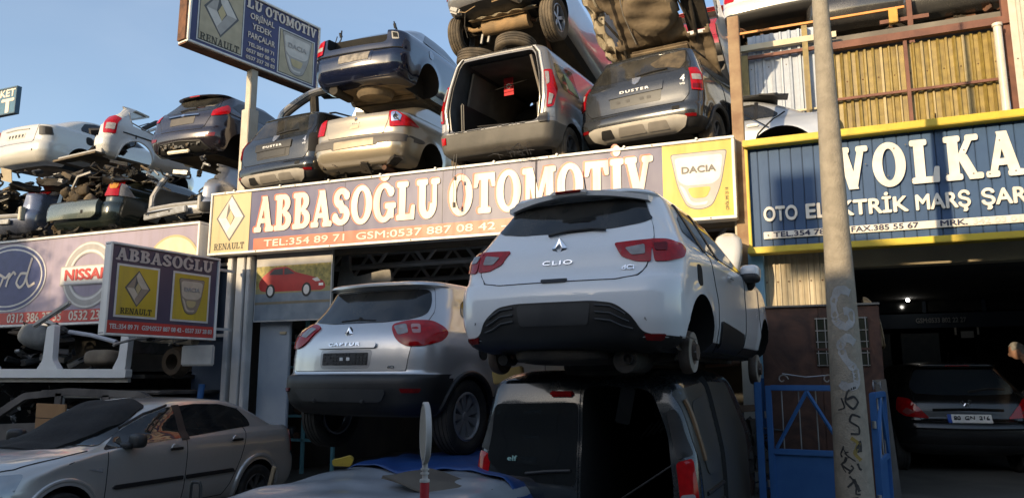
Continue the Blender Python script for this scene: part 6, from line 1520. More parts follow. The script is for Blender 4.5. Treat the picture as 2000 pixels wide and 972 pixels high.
def make_purple():
    root = empty('purple_hatchback', (-10.85, 10.05, 5.38), R(3), R(3))
    tag(root, 'dark purple-grey hatchback with its bumper centre torn out, left of the sign mast', 'car')
    W = paint('purple_grey_paint', (0.026, 0.022, 0.031), 0.4, 0.2, 0.12)
    wh = [(.66, .31, .31), (3.15, .31, .31)]
    B = Body(HATCH_RINGS, rr=.24, rf=.5, bow=.09, bowf=.25, taper=.07, wheels=wh, flare=.012)
    B.build(root, [W, BLACKP, DARK, UNDERDUST])
    tg = [(-.48, 1.38), (.48, 1.38), (.60, 1.15), (.60, .95), (.46, .66), (-.46, .66), (-.60, .95), (-.60, 1.15)]
    t = patch(B, tg, 0, 'tailgate', W, root, off=.005, rim=.02, r=.04); join_seams(B, [(tg + [tg[0]], 0)], .006)
    rear_glass(B, t, [(-.46, 1.37), (.46, 1.37), (.57, 1.14), (.55, 1.06), (.3, 1.03), (-.3, 1.03), (-.55, 1.06), (-.57, 1.14)])
    strip(B, [(-.15, 1.06), (0, 1.10), (.18, 1.10)], 0, 'wiper', .014, BLACKP, t, .024)
    strip(B, [(-.34, .945), (0, .955), (.34, .945)], 0, 'chrome_bar', .022, CHROME, t, .01)
    patch(B, [(-.035, .97), (.035, .97), (.035, .93), (-.035, .93)], 0, 'oval_badge', CHROME, t, off=.034, r=.02)
    patch(B, [(-.29, .915), (.27, .925), (.25, .79), (-.29, .775)], 0, 'plate_recess', flat('dusty_recess', (.075, .068, .062), .6), t, off=.010, r=.02)
    for sg in (1, -1):
        ang = 42 * sg; A = view_axes(ang); s0 = proj(B, sg * .56, .98, view_axes(0))[0].dot(A[0]) * sg
        patch(B, S(sg, [(s0, .90), (s0 + .04, 1.02), (s0 + .17, 1.10), (s0 + .30, 1.18), (s0 + .34, 1.10), (s0 + .31, .97), (s0 + .16, .92)]), ang, 'tail_light', REDLENS, root, off=.014, rim=.03, r=.03)
        patch(B, S(sg, [(.52, .555), (.72, .575), (.70, .50), (.54, .505)]), 22 * sg, 'reflector', REDLENSD, root, off=.008, r=.02)
        side_glass(B, root, sg, [(.56, 1.16), (.78, 1.05), (2.5, .98), (2.2, 1.22), (1.8, 1.35), (1.2, 1.37), (.8, 1.30)])
    patch(B, [(-.46, .445), (.46, .445), (.56, .30), (.40, .27), (-.40, .27), (-.56, .30)], 0, 'torn_bumper_opening', DARK, root, off=.004, r=.03)
    m = MB(); rr = random.Random(8)
    m.tube(seam_pts(B, [(-.58, .30), (-.46, .44), (0, .46), (.46, .44), (.60, .30)], 0, .01), .014, BLACKP, 6)
    for k in range(26):
        x = rr.uniform(-.45, .45); c = proj(B, x, .40, view_axes(0))[0]
        m.box((x, c.y - .012, rr.uniform(.33, .43)), (rr.uniform(.02, .08), .02, rr.uniform(.01, .05)), rr.choice([GREYP, BLACKP, UNDERDUST]), (0, rr.uniform(-.3, .3), 0))
    m.box((-.05, .06, .28), (.5, .06, .06), flat('bare_beam', (.5, .46, .38), .5, .3), bev=.015); m.build('bumper_bracket', root)
    MB().box((0, .37, 1.405), (.24, .03, .02), REDLENS, bev=.005).build('brake_light', root)
    sp = MB().tube(seam_pts(B, [(-.5, 1.41), (0, 1.425), (.5, 1.41)], 0, .002), .016, W, 6).build('spoiler', root)
    return root, B
purple, purpleB = make_purple()

def make_peugeot():
    root = empty('black_hatchback', (1.50, 11.7, .35), R(10))
    tag(root, 'black hatchback with number plate 80 GN 216 standing in the right hand workshop', 'car')
    W = paint('black_car_paint', (0.006, 0.006, 0.007), 0.0, 0.25, 0.08, coat=0.35)
    wh = [(.62, .31, .31), (3.15, .31, .31)]
    B = Body(HATCH_RINGS, rr=.24, rf=.5, bow=.08, bowf=.25, taper=.07, wheels=wh, flare=.012)
    B.build(root, [W, BLACKP, DARK, UNDER], zones=lambda x, y, z: 1 if z < .40 else 0)
    tg = [(-.50, 1.38), (.50, 1.38), (.62, 1.13), (.62, .98), (.56, .68), (-.56, .68), (-.62, .98), (-.62, 1.13)]
    t = patch(B, tg, 0, 'tailgate', W, root, off=.005, rim=.02, r=.04); join_seams(B, [(tg + [tg[0]], 0)], .006)
    rear_glass(B, t, [(-.49, 1.36), (.49, 1.36), (.62, 1.13), (.60, 1.04), (.3, 1.02), (-.3, 1.02), (-.60, 1.04), (-.62, 1.13)], glass('workshop_car_glass', (.018, .026, .036), .02, .06))
    strip(B, [(.05, 1.05), (.3, 1.09), (.5, 1.085)], 0, 'wiper', .016, BLACKP, t, .02)
    p = patch(B, [(-.26, .775), (.26, .775), (.26, .665), (-.26, .665)], 0, 'number_plate', WHITEB, t, off=.022, rim=.02, r=.008)
    patch(B, [(-.26, .775), (-.215, .775), (-.215, .665), (-.26, .665)], 0, 'plate_band', flat('plate_blue', (.02, .08, .40), .5), p, off=.0245, r=.004)
    body_text(B, '80  GN  216', .085, BLACKP, p, (.02, .72), 0, name='plate_lettering', off=.032, bold=.0016, width=.42)
    lion = MB(); c = proj(B, 0, .92, view_axes(0))[0]
    for a, b in (((-.02, -.045), (.0, .0)), ((.02, -.045), (.01, .0)), ((-.045, .0), (.02, .01)), ((.0, 0), (.02, .045)), ((.02, .045), (.05, .03)), ((.02, .02), (.05, .005)), ((-.045, 0), (-.06, .03)), ((-.02, 0), (-.045, -.035))):
        lion.tube([(a[0], c.y - .014, .92 + a[1]), (b[0], c.y - .018, .92 + b[1])], .010, CHROME, 6)
    lion.build('lion_badge', t)
    strip(B, [(-.42, .83), (0, .84), (.42, .83)], 0, 'tailgate_trim', .02, W, t, .006)
    body_text(B, 'HDi', .03, CHROME, t, (.47, .68), 0, off=.010, bold=.001, width=.1)
    for sg in (1, -1):
        ang = 40 * sg; A = view_axes(ang); s0 = proj(B, sg * .52, .85, view_axes(0))[0].dot(A[0]) * sg
        a = patch(B, S(sg, [(s0 - .06, .72), (s0 + .05, .86), (s0 + .16, .97), (s0 + .33, .99), (s0 + .33, .82), (s0 + .2, .745)]), ang, 'tail_light', REDLENS, root, off=.014, rim=.03, r=.03)
        patch(B, S(sg, [(s0 + .08, .80), (s0 + .18, .86), (s0 + .24, .80), (s0 + .16, .76)]), ang, 'clear_lens', flat('pink_lens', (.22, .06, .055), .15), a, off=.019, r=.02)
        side_glass(B, root, sg, [(.60, 1.12), (.80, 1.04), (2.5, .98), (2.2, 1.22), (1.8, 1.35), (1.2, 1.37), (.8, 1.28)])
        MB().ell((sg * .93, 2.35, 1.0), (.19, .13, .13), W).ell((sg * .84, 2.4, .96), (.14, .07, .06), BLACKP).build('door_mirror', root)
        for wy, wz, wr in wh: wheel(root, sg * .76, wy, wz, .31, .19, sg, 7, flat('dull_steel_wheel', (.10, .10, .10), .5, .5))
    b = MB().tube(seam_pts(B, [(-.80, .60), (0, .585), (.80, .60)], 0, .004), .012, W, 6).build('bumper_crease', root)
    MB().tube([(0, .75, 1.46), (.01, .68, 1.60)], .006, BLACKP, 6).build('aerial', root)
    MB().box((0, .37, 1.41), (.3, .03, .018), REDLENSD, bev=.005).build('brake_light', root)
    MB().ell((0, .46, 1.412), (1.0, .20, .05), W).build('spoiler', root)
    return root, B
peugeot, peugeotB = make_peugeot()
# ================================================================ cut shells and junk
def shell(B, keep, mats, parent, name='body_shell', t=.02, zones=None):
    """the part of a body skin that is left after cutting, with sheet thickness and a bare inner face"""
    bm = bmesh.new(); vs = [bm.verts.new(p) for p in B.v]
    for f in B.f:
        n = len(f); c = Vector((0, 0, 0))
        for i in f: c += Vector(B.v[i])
        c /= n
        if len(f) < 6 and keep(c.x, c.y, c.z):
            try: bm.faces.new([vs[i] for i in f])
            except ValueError: pass
    bmesh.ops.delete(bm, geom=[v for v in bm.verts if not v.link_faces], context='VERTS')
    bmesh.ops.recalc_face_normals(bm, faces=bm.faces)
    bm.normal_update(); vv = list(bm.verts); ff = list(bm.faces)
    nv = {v: bm.verts.new(v.co - v.normal * t) for v in vv}
    for f in ff:
        q = bm.faces.new([nv[v] for v in reversed(f.verts)]); q.material_index = 1
    for e in [e for e in bm.edges if len(e.link_faces) == 1 and e.verts[0] in nv and e.verts[1] in nv]:
        a, b = e.verts; l = e.link_loops[0]
        if l.vert is not a: a, b = b, a
        q = bm.faces.new([b, a, nv[a], nv[b]]); q.material_index = 1
    if zones:
        for f in ff: f.material_index = zones(*f.calc_center_median())
    me = bpy.data.meshes.new(name); bm.to_mesh(me); bm.free()
    return link(name, me, parent, mats, True, 40)
def scrap(mb, c, ext, n, mats, seed, size=(.05, .35), tubes=4):
    rr = random.Random(seed)
    for k in range(n):
        p = Vector(c) + Vector((rr.uniform(-1, 1) * ext[0], rr.uniform(-1, 1) * ext[1], rr.uniform(-1, 1) * ext[2]))
        L_ = rr.uniform(*size)
        mb.box(p, (L_, L_ * rr.uniform(.2, .8), rr.uniform(.015, .10)), rr.choice(mats), (rr.uniform(-.5, .5), rr.uniform(-.5, .5), rr.random() * 6.3), jit=rr.uniform(.004, .018))
    for k in range(tubes):
        p = Vector(c) + Vector((rr.uniform(-1, 1) * ext[0], rr.uniform(-1, 1) * ext[1], rr.uniform(-1, 1) * ext[2])); pts = [p]
        for j in range(4): p = p + Vector((rr.uniform(-.2, .2), rr.uniform(-.15, .15), rr.uniform(-.12, .12))); pts.append(p)
        mb.tube([Vector(q[:3]) for q in catmull([tuple(q) for q in pts], .05)], rr.uniform(.006, .022), rr.choice(mats), 6)
    return mb
JUNK = [UNDER, UNDER, BLACKP, DARK, GREYP, UNDERDUST]  # dark mix: black shadow between the rows put into the colours
SILV = paint('silver_cut_paint', (.42, .42, .43), .6, .34, .35); WHT = paint('white_cut_paint', (.62, .61, .58), 0, .32, .4)
SILVIN = flat('bare_inner_sheet', (.34, .33, .31), .5, .3)

# white saloon, far left of the upper row
def make_saloon():
    root = empty('white_saloon', (-15.75, 10.25, 5.80), R(0), R(2)); tag(root, 'white saloon with its right tail light taken out, far left of the upper row', 'car')
    W = paint('cream_white_paint', (.60, .585, .54), 0.1, .25, .2)
    B = Body(MEGANE_RINGS, rr=.26, rf=.55, bow=.08, bowf=.3, taper=.06, wheels=[(.95, .31, .32), (3.6, .31, .32)], flare=.015)
    B.build(root, [W, BLACKP, DARK, UNDERDUST])
    tl = [(-.58, 1.04), (.58, 1.04), (.56, .90), (.52, .64), (-.52, .64), (-.56, .90)]
    t = patch(B, tl, 0, 'boot_lid', W, root, off=.006, rim=.02); join_seams(B, [(tl + [tl[0]], 0)], .006)
    strip(B, [(-.36, .95), (0, .965), (.36, .95)], 0, 'boot_handle_bar', .016, W, t, .012)
    patch(B, [(-.28, .86), (.28, .87), (.26, .76), (-.28, .75)], 0, 'number_plate', flat('torn_plate', (.55, .52, .46), .5), t, off=.012, r=.01)
    for k in range(5): patch(B, [(-.22 + k * .1, .84), (-.16 + k * .1, .84), (-.17 + k * .1, .78), (-.21 + k * .1, .77)], 0, 'plate_smudge', BLACKP, t, off=.014, r=.01)
    A = view_axes(38); s0 = proj(B, .60, .9, view_axes(0))[0].dot(A[0])
    a = patch(B, [(s0, 1.0), (s0 + .25, .98), (s0 + .30, .80), (s0 + .03, .78)], 38, 'lamp_hole', GREYP, root, off=.006, r=.03)
    patch(B, [(s0 + .13, .97), (s0 + .24, .96), (s0 + .27, .82), (s0 + .15, .81)], 38, 'lamp_opening', SEAM, a, off=.010, r=.02)
    patch(B, [(-.75, .99), (-.60, 1.0), (-.59, .80), (-.80, .78)], -30, 'tail_light', REDLENS, root, off=.012, r=.02)
    side_glass(B, root, 1, [(.98, 1.075), (.99, 1.15), (1.12, 1.29), (1.4, 1.355), (2.2, 1.345), (2.8, 1.13), (2.2, 1.005)])
    patch(B, [(1.02, .96), (1.2, .95), (1.2, .77), (1.02, .78)], 90, 'fuel_flap_hole', SEAM, root, off=.004, r=.08)
    p = proj(B, .55, .42, view_axes(0))[0]; MB().box((.55, p.y, .47), (.03, .02, .04), SEAM).build('tow_eye_hole', root)
make_saloon()

# white cut rear quarter with tail light
def make_white_quarter():
    root = empty('cut_white_car', (-13.75, 10.2, 5.62), R(-6)); tag(root, 'white car cut down to its right rear quarter with a red and clear tail light', 'car wreck')
    r0 = [(z, a, b, c) for z, a, b, c in HATCH_RINGS]
    B = Body(r0, rr=.16, rf=.5, bow=.05, bowf=.25, taper=.05, wheels=[(.72, .31, .33)], flare=.02, step=.018, ns=190)
    def keep(x, y, z):
        if math.hypot(y - .72, z - .31) < .37: return False
        if x > .55 and z < 1.05 - .18 * max(0, y - .3) and z > .28 and y < 2.0: return True
        if x > .60 and z < 1.36 and y < .62: return True
        return x > .5 and y > 1.1 and z < 1.0 and y < 2.0
    shell(B, keep, [WHT, SILVIN], root)
    MB().tube(seam_pts(B, [(.72 + .375 * math.cos(R(q)), .31 + .375 * math.sin(R(q))) for q in range(-8, 189, 8)], 90, -.002), .018, WHT, 8).build('arch_lip', root)
    MB().tube(seam_pts(B, [(.62, 1.30), (.60, 1.06), (.9, .96), (1.5, .83), (1.98, .74)], 90, .0), .014, SILVIN, 6).build('cut_flange', root)
    a = patch(B, [(.60, 1.12), (.73, 1.15), (.86, 1.08), (.86, .72), (.66, .72)], 24, 'tail_light', REDLENS, root, off=.02, rim=.05, r=.03)
    patch(B, [(.70, .93), (.84, .93), (.84, .80), (.70, .80)], 24, 'clear_lens', CLEARLENS, a, off=.026, r=.01)
    patch(B, [(.72, 1.48), (.86, 1.48), (.86, 1.16), (.74, 1.20)], 24, 'pillar_stub', WHT, root, off=.006, rim=.03, r=.02)
    strip(B, [(.40, .80), (1.0, .78), (1.8, .74)], 90, 'side_rub_strip', .014, BLACKP, root, .004)
    m = MB(); m.box((.0, .10, .36), (1.45, .08, .10), SILVIN, bev=.01); m.box((0, .6, .30), (1.4, 1.3, .04), UNDERDUST); m.box((-.35, .3, .32), (.7, .4, .10), SILVIN, (0, .06, .05), bev=.02)
    scrap(m, (.35, .5, .62), (.22, .3, .3), 22, [BLACKP, UNDER, INTERIOR], 31, (.08, .4)); m.build('cut_floor_and_trim', root)
    # roof rail bent up and forward
    m = MB(); m.tube([(.72, .9, 1.02), (.70, 1.2, 1.25), (.66, 1.7, 1.42), (.62, 2.3, 1.48), (.60, 2.75, 1.44)], .05, BLACKP, 8); m.tube([(.74, 1.7, .98), (.70, 1.75, 1.2), (.66, 1.8, 1.40)], .035, SILVIN, 8)
    m.tube([(.76, 1.0, 1.0), (.73, 1.3, 1.18), (.70, 1.65, 1.32)], .03, WHT, 8); m.build('bent_roof_rail', root)
    MB().tube([(.70, .8, 1.05), (.66, 1.05, 1.20), (.64, 1.4, 1.28)], .012, STEEL, 6).build('hanging_seal', root)
make_white_quarter()

# silver hatch without tailgate under the purple one
def make_silver_quarter():
    root = empty('cut_silver_car', (-10.82, 9.95, 4.02), R(-4)); tag(root, 'silver hatchback cut above the belt line, tailgate gone, under the purple-grey hatchback', 'car wreck')
    B = Body(HATCH_RINGS, rr=.20, rf=.5, bow=.06, bowf=.25, taper=.05, wheels=[(.72, .31, .33), (3.1, .31, .33)], flare=.015, step=.02, ns=150)
    def keep(x, y, z):
        if math.hypot(y - .72, z - .31) < .36: return False
        if abs(x) < .62 and y < .5 and z > .62: return False
        return .42 < z < (1.46 if (x > .5 and .35 < y < 1.3) or y > 1.25 else 1.08)
    shell(B, keep, [SILV, SILVIN], root)
    patch(B, [(1.10, .92), (1.28, .92), (1.28, .75), (1.10, .75)], 90, 'fuel_flap', SILV, root, off=.006, r=.08)
    m = MB(); m.tube([(-.66, .10, .60), (-.70, .14, .85), (-.66, .24, 1.10), (-.56, .34, 1.32)], .055, SILVIN, 8); m.tube([(-.62, .06, .60), (0, .03, .605), (.62, .06, .60)], .05, SILVIN, 8); m.box((.66, .05, .60), (.07, .08, .26), SILVIN, bev=.01)
    m.build('opening_jamb', root)
    m = MB(); m.box((-.10, -.04, .47), (1.16, .07, .12), STEEL, (0, -.03, -.06), bev=.012); m.tube([(-.6, -.08, .50), (.4, -.08, .52)], .012, BLACKP, 6)
    for x in (-.55, .05, .25): m.lathe([(0, -.01), (.02, -.005), (.02, 0)], SEAM, Matrix.Translation((x, -.08, .48)), 10)
    m.build('bumper_beam', root)
    m = MB(); m.box((.05, 1.3, .85), (.5, .12, .5), DARK, (.2, 0, 0), bev=.05); m.box((-.3, 1.0, .7), (.5, .6, .3), DARK, bev=.04); scrap(m, (.1, 1.0, .85), (.5, .4, .15), 14, [BLACKP, INTERIOR, UNDER, STEEL], 17); m.build('cabin_remains', root)
    patch(B, [(.64, .60), (.84, .62), (.82, .44), (.66, .44)], 16, 'bumper_mount', BLACKP, root, off=.02, rim=.05, r=.04)
    m = MB(); scrap(m, (.0, .5, .24), (.8, .4, .08), 26, JUNK, 51); m.build('under_side_clutter', root)
make_silver_quarter()

# dark green car filled with scrap, and a blue one left of it
def make_green():
    root = empty('cut_green_car', (-12.95, 9.75, 4.12), R(2)); tag(root, 'dark green car, boot full of scrap, with red, yellow and clear tail light', 'car wreck')
    G = paint('dark_green_paint', (.020, .030, .027), .3, .2, .15)
    B = Body(MEGANE_RINGS, rr=.22, rf=.55, bow=.07, bowf=.3, taper=.05, wheels=[(.95, .31, .32)], flare=.012)
    cut = MB().prism([(-.60, 1.6), (.60, 1.6), (.58, .70), (-.58, .70)], .9, DARK, Matrix.Translation((0, -.1, 0)))
    B.build(root, [G, BLACKP, DARK, UNDER], cut=cut)
    bu = patch(B, [(-.88, .70), (.50, .70), (.52, .46), (.4, .40), (-.84, .42)], 0, 'loose_bumper', paint('green_bumper_paint', (.10, .125, .11), .3, .25, .35), root, off=.10, rim=.13, r=.04)
    patch(B, [(.18, .53), (.23, .53), (.23, .47), (.18, .47)], 0, 'tow_eye_hole', SEAM, bu, off=.105, r=.005)
    strip(B, [(-.84, .715), (0, .72), (.48, .72)], 0, 'bumper_clip_rail', .016, BLACKP, bu, .09)
    A = view_axes(34); s0 = proj(B, .60, .9, view_axes(0))[0].dot(A[0])
    a = patch(B, [(s0 - .05, .80), (s0 + .05, 1.16), (s0 + .14, 1.19), (s0 + .19, 1.10), (s0 + .19, .80)], 34, 'tail_light', REDLENS, root, off=.03, rim=.08, r=.02)
    patch(B, [(s0 + .03, 1.06), (s0 + .16, 1.06), (s0 + .16, .94), (s0 + .03, .94)], 34, 'indicator_lens', AMBER, a, off=.036, r=.05)
    b = patch(B, [(s0 + .20, 1.10), (s0 + .28, 1.02), (s0 + .42, .82), (s0 + .20, .80)], 34, 'clear_lens', CLEARLENS, root, off=.03, rim=.08, r=.02)
    m = MB(); scrap(m, (-.15, .35, .92), (.38, .25, .16), 34, [rough('dirty_tan_casting', (.22, .17, .11), (.10, .08, .055), 6, .9, .5), UNDERDUST, BLACKP, UNDER], 77, (.06, .26), 8)
    for q in range(9): m.ell((-.42 + q * .07 + .03 * math.sin(q * 5), .08 + .05 * math.cos(q * 3), .86 + .09 * math.sin(q * 2.1)), (.18, .16, .13 + .05 * (q % 3)), rough('dirty_tan_casting', (.22, .17, .11), (.10, .08, .055), 6, .9, .5), (q, q * .7, q * 1.3), .5, 12, 8); m.build('boot_load_of_parts', root)
    m = MB(); m.tube([(-.3, .6, 1.18), (.2, .55, 1.32), (.75, .8, 1.30), (1.0, 1.2, 1.12)], .02, STEEL, 6); m.tube([(-.45, .2, 1.05), (-.2, .1, 1.25), (.0, .2, 1.34)], .03, SILVIN, 6)
    vs = []; fs = []
    for i in range(7):
        for j in range(5): vs.append((.15 + i * .11, .55 + j * .2, 1.20 + .07 * math.sin(i * .55) + .02 * j - .03 * math.cos(j * 1.3)))
    for i in range(6):
        for j in range(4): fs.append((i * 5 + j, i * 5 + j + 1, (i + 1) * 5 + j + 1, (i + 1) * 5 + j))
    o = m.add(vs, fs, rough('tan_roof_lining', (.36, .29, .17), (.27, .21, .12), 4, .9, .2)).build('torn_lining', root)
    m = MB(); scrap(m, (.2, .4, .16), (.9, .4, .08), 30, JUNK, 91); m.build('under_side_clutter', root)
make_green()
def make_blue():
    root = empty('cut_blue_car', (-15.15, 9.7, 4.15), R(2)); tag(root, 'blue-grey cut car with a red lamp stub, left of the dark green one', 'car wreck')
    G = paint('blue_grey_paint', (.14, .16, .22), .5, .26, .2)
    B = Body(MEGANE_RINGS, rr=.22, rf=.55, bow=.07, bowf=.3, taper=.05, wheels=[(.95, .31, .32)], flare=.012)
    cut = MB().prism([(-.66, 1.6), (.58, 1.6), (.56, .55), (-.64, .55)], 1.0, DARK, Matrix.Translation((0, -.1, 0)))
    B.build(root, [G, BLACKP, DARK, UNDER], cut=cut)
    A = view_axes(30); s0 = proj(B, .60, .9, view_axes(0))[0].dot(A[0])
    patch(B, [(s0, 1.16), (s0 + .25, 1.18), (s0 + .26, 1.06), (s0, 1.03)], 30, 'tail_light', REDLENSD, root, off=.01, rim=.03, r=.03)
    m = MB(); m.tube([(-.86, .05, .58), (0, .0, .57), (.62, .04, .56)], .05, SILVIN, 8); m.box((.64, .02, .60), (.08, .10, .26), flat('cream_bracket', (.5, .46, .36), .5), bev=.01); m.box((-.2, -.03, .46), (1.2, .05, .09), STEEL, (0, .02, 0), bev=.01)
    scrap(m, (-.2, .2, .95), (.5, .3, .2), 30, JUNK + [SILVIN, flat('pale_card', (.4, .34, .24), .7)], 13); m.build('bumper_beam', root)
    m = MB(); scrap(m, (.2, .3, .2), (1.1, .3, .12), 34, JUNK, 19); m.build('under_side_clutter', root)
make_blue()
# loose layer of scrap between the rows: one heap nobody could count
hp = MB()
for k, (x0, x1, z, n_) in enumerate(((-17.0, -13.9, 5.58, 14), (-14.0, -11.9, 5.50, 12), (-12.6, -10.0, 5.30, 8), (-17, -9.6, 4.10, 50))):
    scrap(hp, ((x0 + x1) / 2, 10.2, z), ((x1 - x0) / 2, .45, .10), n_, JUNK + [UNDER, SILVIN], 200 + k, (.06, .34), 8)
for k in range(4): hp.box((-16.2 + k * .9, 10.3, 5.42 + .05 * (k % 2)), (.5, .5, .12), UNDER, (.1, .1, k), jit=.03)
ho = hp.build('scrap_heap', None); ho['kind'] = 'stuff'; tag(ho, 'tangle of scrap metal coloured shadow-dark between and under the stacked wrecks', 'scrap')
for loc, rx, lab in (((-13.25, 9.55, 5.62), .35, 'pale cardboard sheet stuck in the scrap under the white saloon'),):
    o = MB().box((0, 0, 0), (.34, .012, .26), flat('pale_card', (.4, .34, .24), .7), bev=.003).build('card_sheet', None); o.location = (-15.25, 9.85, 5.62); o.rotation_euler = (.3, .25, 0); tag(o, lab, 'card')

for x_, z_, lab in ((-16.2, 4.05, 'dark flattened car at the back of the lower left row, farthest left'), (-13.95, 4.05, 'dark flattened car at the back of the lower left row, behind the green wreck'), (-11.7, 4.05, 'dark flattened car at the back of the lower left row, behind the silver wreck'), (-9.75, 4.35, 'dark car deep behind the sign mast')):
    rt = empty('flattened_car', (x_, 12.3, z_), R(2)); tag(rt, lab, 'car wreck')
    bb = Body(HATCH_RINGS, rr=.2, rf=.5, bow=.07, bowf=.25, taper=.05, wheels=[], nr=18, ns=40, dent=lambda x, y, z: (x, y, z + .03 * math.sin(x * 6 + y * 4) * (z > .9)))
    bb.build(rt, [paint('dull_dark_wreck_paint', (.035, .036, .04), .2, .4, .5), BLACKP, DARK, UNDER], wells=False); patch(bb, [(-.45, 1.34), (.45, 1.34), (.56, 1.08), (-.56, 1.08)], 0, 'rear_window', GLASSB, rt, off=.006, r=.05)
# silver body opening behind the black off-roader
def make_opening():
    root = empty('cut_silver_roof', (-8.75, 11.3, 5.42), R(8)); tag(root, 'silver roof and door frame cut from a car, seen against the sky behind the black off-roader', 'car wreck')
    m = MB(); P = [(-.85, 0, .9), (-.78, .02, 1.15), (-.55, .1, 1.38), (-.30, .2, 1.58), (.0, .3, 1.68), (.5, .4, 1.72)]
    m.tube([Vector(q[:3]) for q in catmull(P, .06)], .055, SILV, 8); m.tube([Vector((q[0] + .07, q[1] + .02, q[2] - .06)) for q in catmull(P, .06)], .045, BLACKP, 8); m.build('roof_rail', root)
    m = MB(); m.box((.28, .5, 1.64), (1.1, .5, .06), UNDER, (0, .02, .1), bev=.02); m.tube([(-.25, .25, 1.5), (-.22, .25, 1.2), (-.25, .2, .8)], .09, UNDER, 8); m.prism([(.1, 1.60), (.42, 1.50), (.62, 1.58), (.4, 1.66)], .1, GREYP); m.build('roof_lining', root)
    m = MB(); pts = [(.35, .72), (.55, .78), (.70, .95), (.82, 1.2), (.95, 1.34), (1.08, 1.62), (1.16, 1.30), (1.25, .9), (1.3, .6), (.4, .6)]
    m.prism(pts, .05, SILV); m.prism([(.95, 1.36), (1.02, 1.2), (1.0, .95), (.93, 1.0), (.96, 1.2), (.88, 1.28)], .02, flat('bright_flange', (.72, .70, .66), .3, .3), Matrix.Translation((0, -.022, 0)))
    m.prism([(.78, 1.02), (1.05, 1.0), (1.05, .85), (.78, .88)], .03, BLACKP, Matrix.Translation((0, -.032, 0))); m.build('quarter_panel', root)
make_opening()

# ---------------------------------------------------------------- loose tyres under the top car
def tyre_thing(loc, rot, label, rad=.31, mat=RUBBER_DUSTY, grp=None):
    m = MB(); tyre_into(m, rad, .19, Matrix.Rotation(R(90), 4, 'X'), mat); o = m.build('tyre_casing', None); o.location = loc; o.rotation_euler = rot; tag(o, label, 'tyre', grp); return o
tyre_thing((-4.72, 9.80, 6.27), (.05, .10, .4), 'dusty tyre lying flat on the left of the pale van roof', grp='tyres on the pale van roof')
tyre_thing((-4.10, 9.80, 6.36), (.0, .18, 1.4), 'dusty tyre lying tilted on the right of the pale van roof', grp='tyres on the pale van roof')

# top car over the white van, seen from below
def make_top():
    root = empty('grey_hatchback', (-4.42, 9.35, 6.86), R(-4), R(-13)); tag(root, 'silver grey hatchback at the top, its exhaust and underside showing above the pale van', 'car')
    W = paint('silver_top_paint', (.40, .40, .41), .6, .3, .3)
    wh = [(.74, .27, .33), (3.2, .30, .33)]
    B = Body(HATCH_RINGS, rr=.26, rf=.5, bow=.08, bowf=.25, taper=.05, wheels=wh, flare=.012)
    B.build(root, [W, BLACKP, DARK, UNDER], zones=lambda x, y, z: 1 if z < .27 else 0)
    patch(B, [(-.84, .62), (-.68, .62), (-.68, .44), (-.80, .42)], -24, 'reflector', REDLENS, root, off=.01, r=.04)
    T = rough('dusty_silencer', (.34, .22, .11), (.22, .15, .08), 5, .85, .3); m = MB()
    m.tube([(-.34, .64, .17), (.42, .66, .17)], .125, T, 18); m.tube([(-.34, .64, .17), (-.55, .66, .19), (-.72, .62, .26), (-.80, .58, .30)], .035, T, 10); m.tube([(.42, .66, .17), (.55, .8, .2), (.4, 1.4, .2), (.1, 3, .2)], .028, RUST, 8)
    m.build('exhaust_silencer', root)
    m = MB(); m.tube([(-.66, .74, .20), (.66, .74, .20)], .045, UNDER, 8)
    vs = []; fs = []
    for i in range(16):
        x = -.50 + i * .075
        vs += [(x, .44 + .02 * math.sin(i * 1.7), .22), (x, .40 + .02 * math.sin(i * 2.3), .165 + .012 * math.sin(i * 1.9)), (x, .52, .225)]
    for i in range(15):
        for j in range(2): fs.append((i * 3 + j, i * 3 + j + 1, i * 3 + j + 4, i * 3 + j + 3))
    m.add(vs, fs, rough('heat_shield', (.42, .36, .26), (.30, .25, .17), 6, .5, .3, .4)); m.tube([(-.55, .2, .2), (-.45, .22, .18), (-.25, .16, .20)], .008, T, 6); m.tube([(-.45, .22, .18), (-.48, .3, .0), (-.46, .4, -.15)], .008, UNDER, 6); m.tube([(.02, .18, .22), (.2, .16, .22)], .012, T, 6)
    for x in (-.40, -.28): m.box((x, .70, .03), (.03, .03, .16), SILVIN, (.1, .1, 0))
    m.box((.66, .95, .16), (.26, .3, .12), T, (0, .4, .2), bev=.03); m.box((.40, .16, .30), (.30, .16, .26), rough('hanging_bracket', (.40, .36, .28), (.28, .24, .18), 5, .7, .2), (.2, .5, .2), bev=.02); m.box((-.64, .25, .28), (.2, .14, .12), SILVIN, (.2, .5, 0), bev=.03)
    m.build('under_side_parts', root)
    wheel(root, .78, .74, .14, .325, .215, 1, 5, flat('dull_alloy', (.36, .36, .37), .35, .7), RUBBER_DUSTY); wheel(root, -.78, .74, .18, .325, .215, -1, 5, flat('dull_alloy', (.36, .36, .37), .35, .7), RUBBER_DUSTY)
    wheel(root, .78, 3.2, .22, .325, .2, 1, 5, flat('dull_alloy', (.36, .36, .37), .35, .7), RUBBER_DUSTY)
make_top()

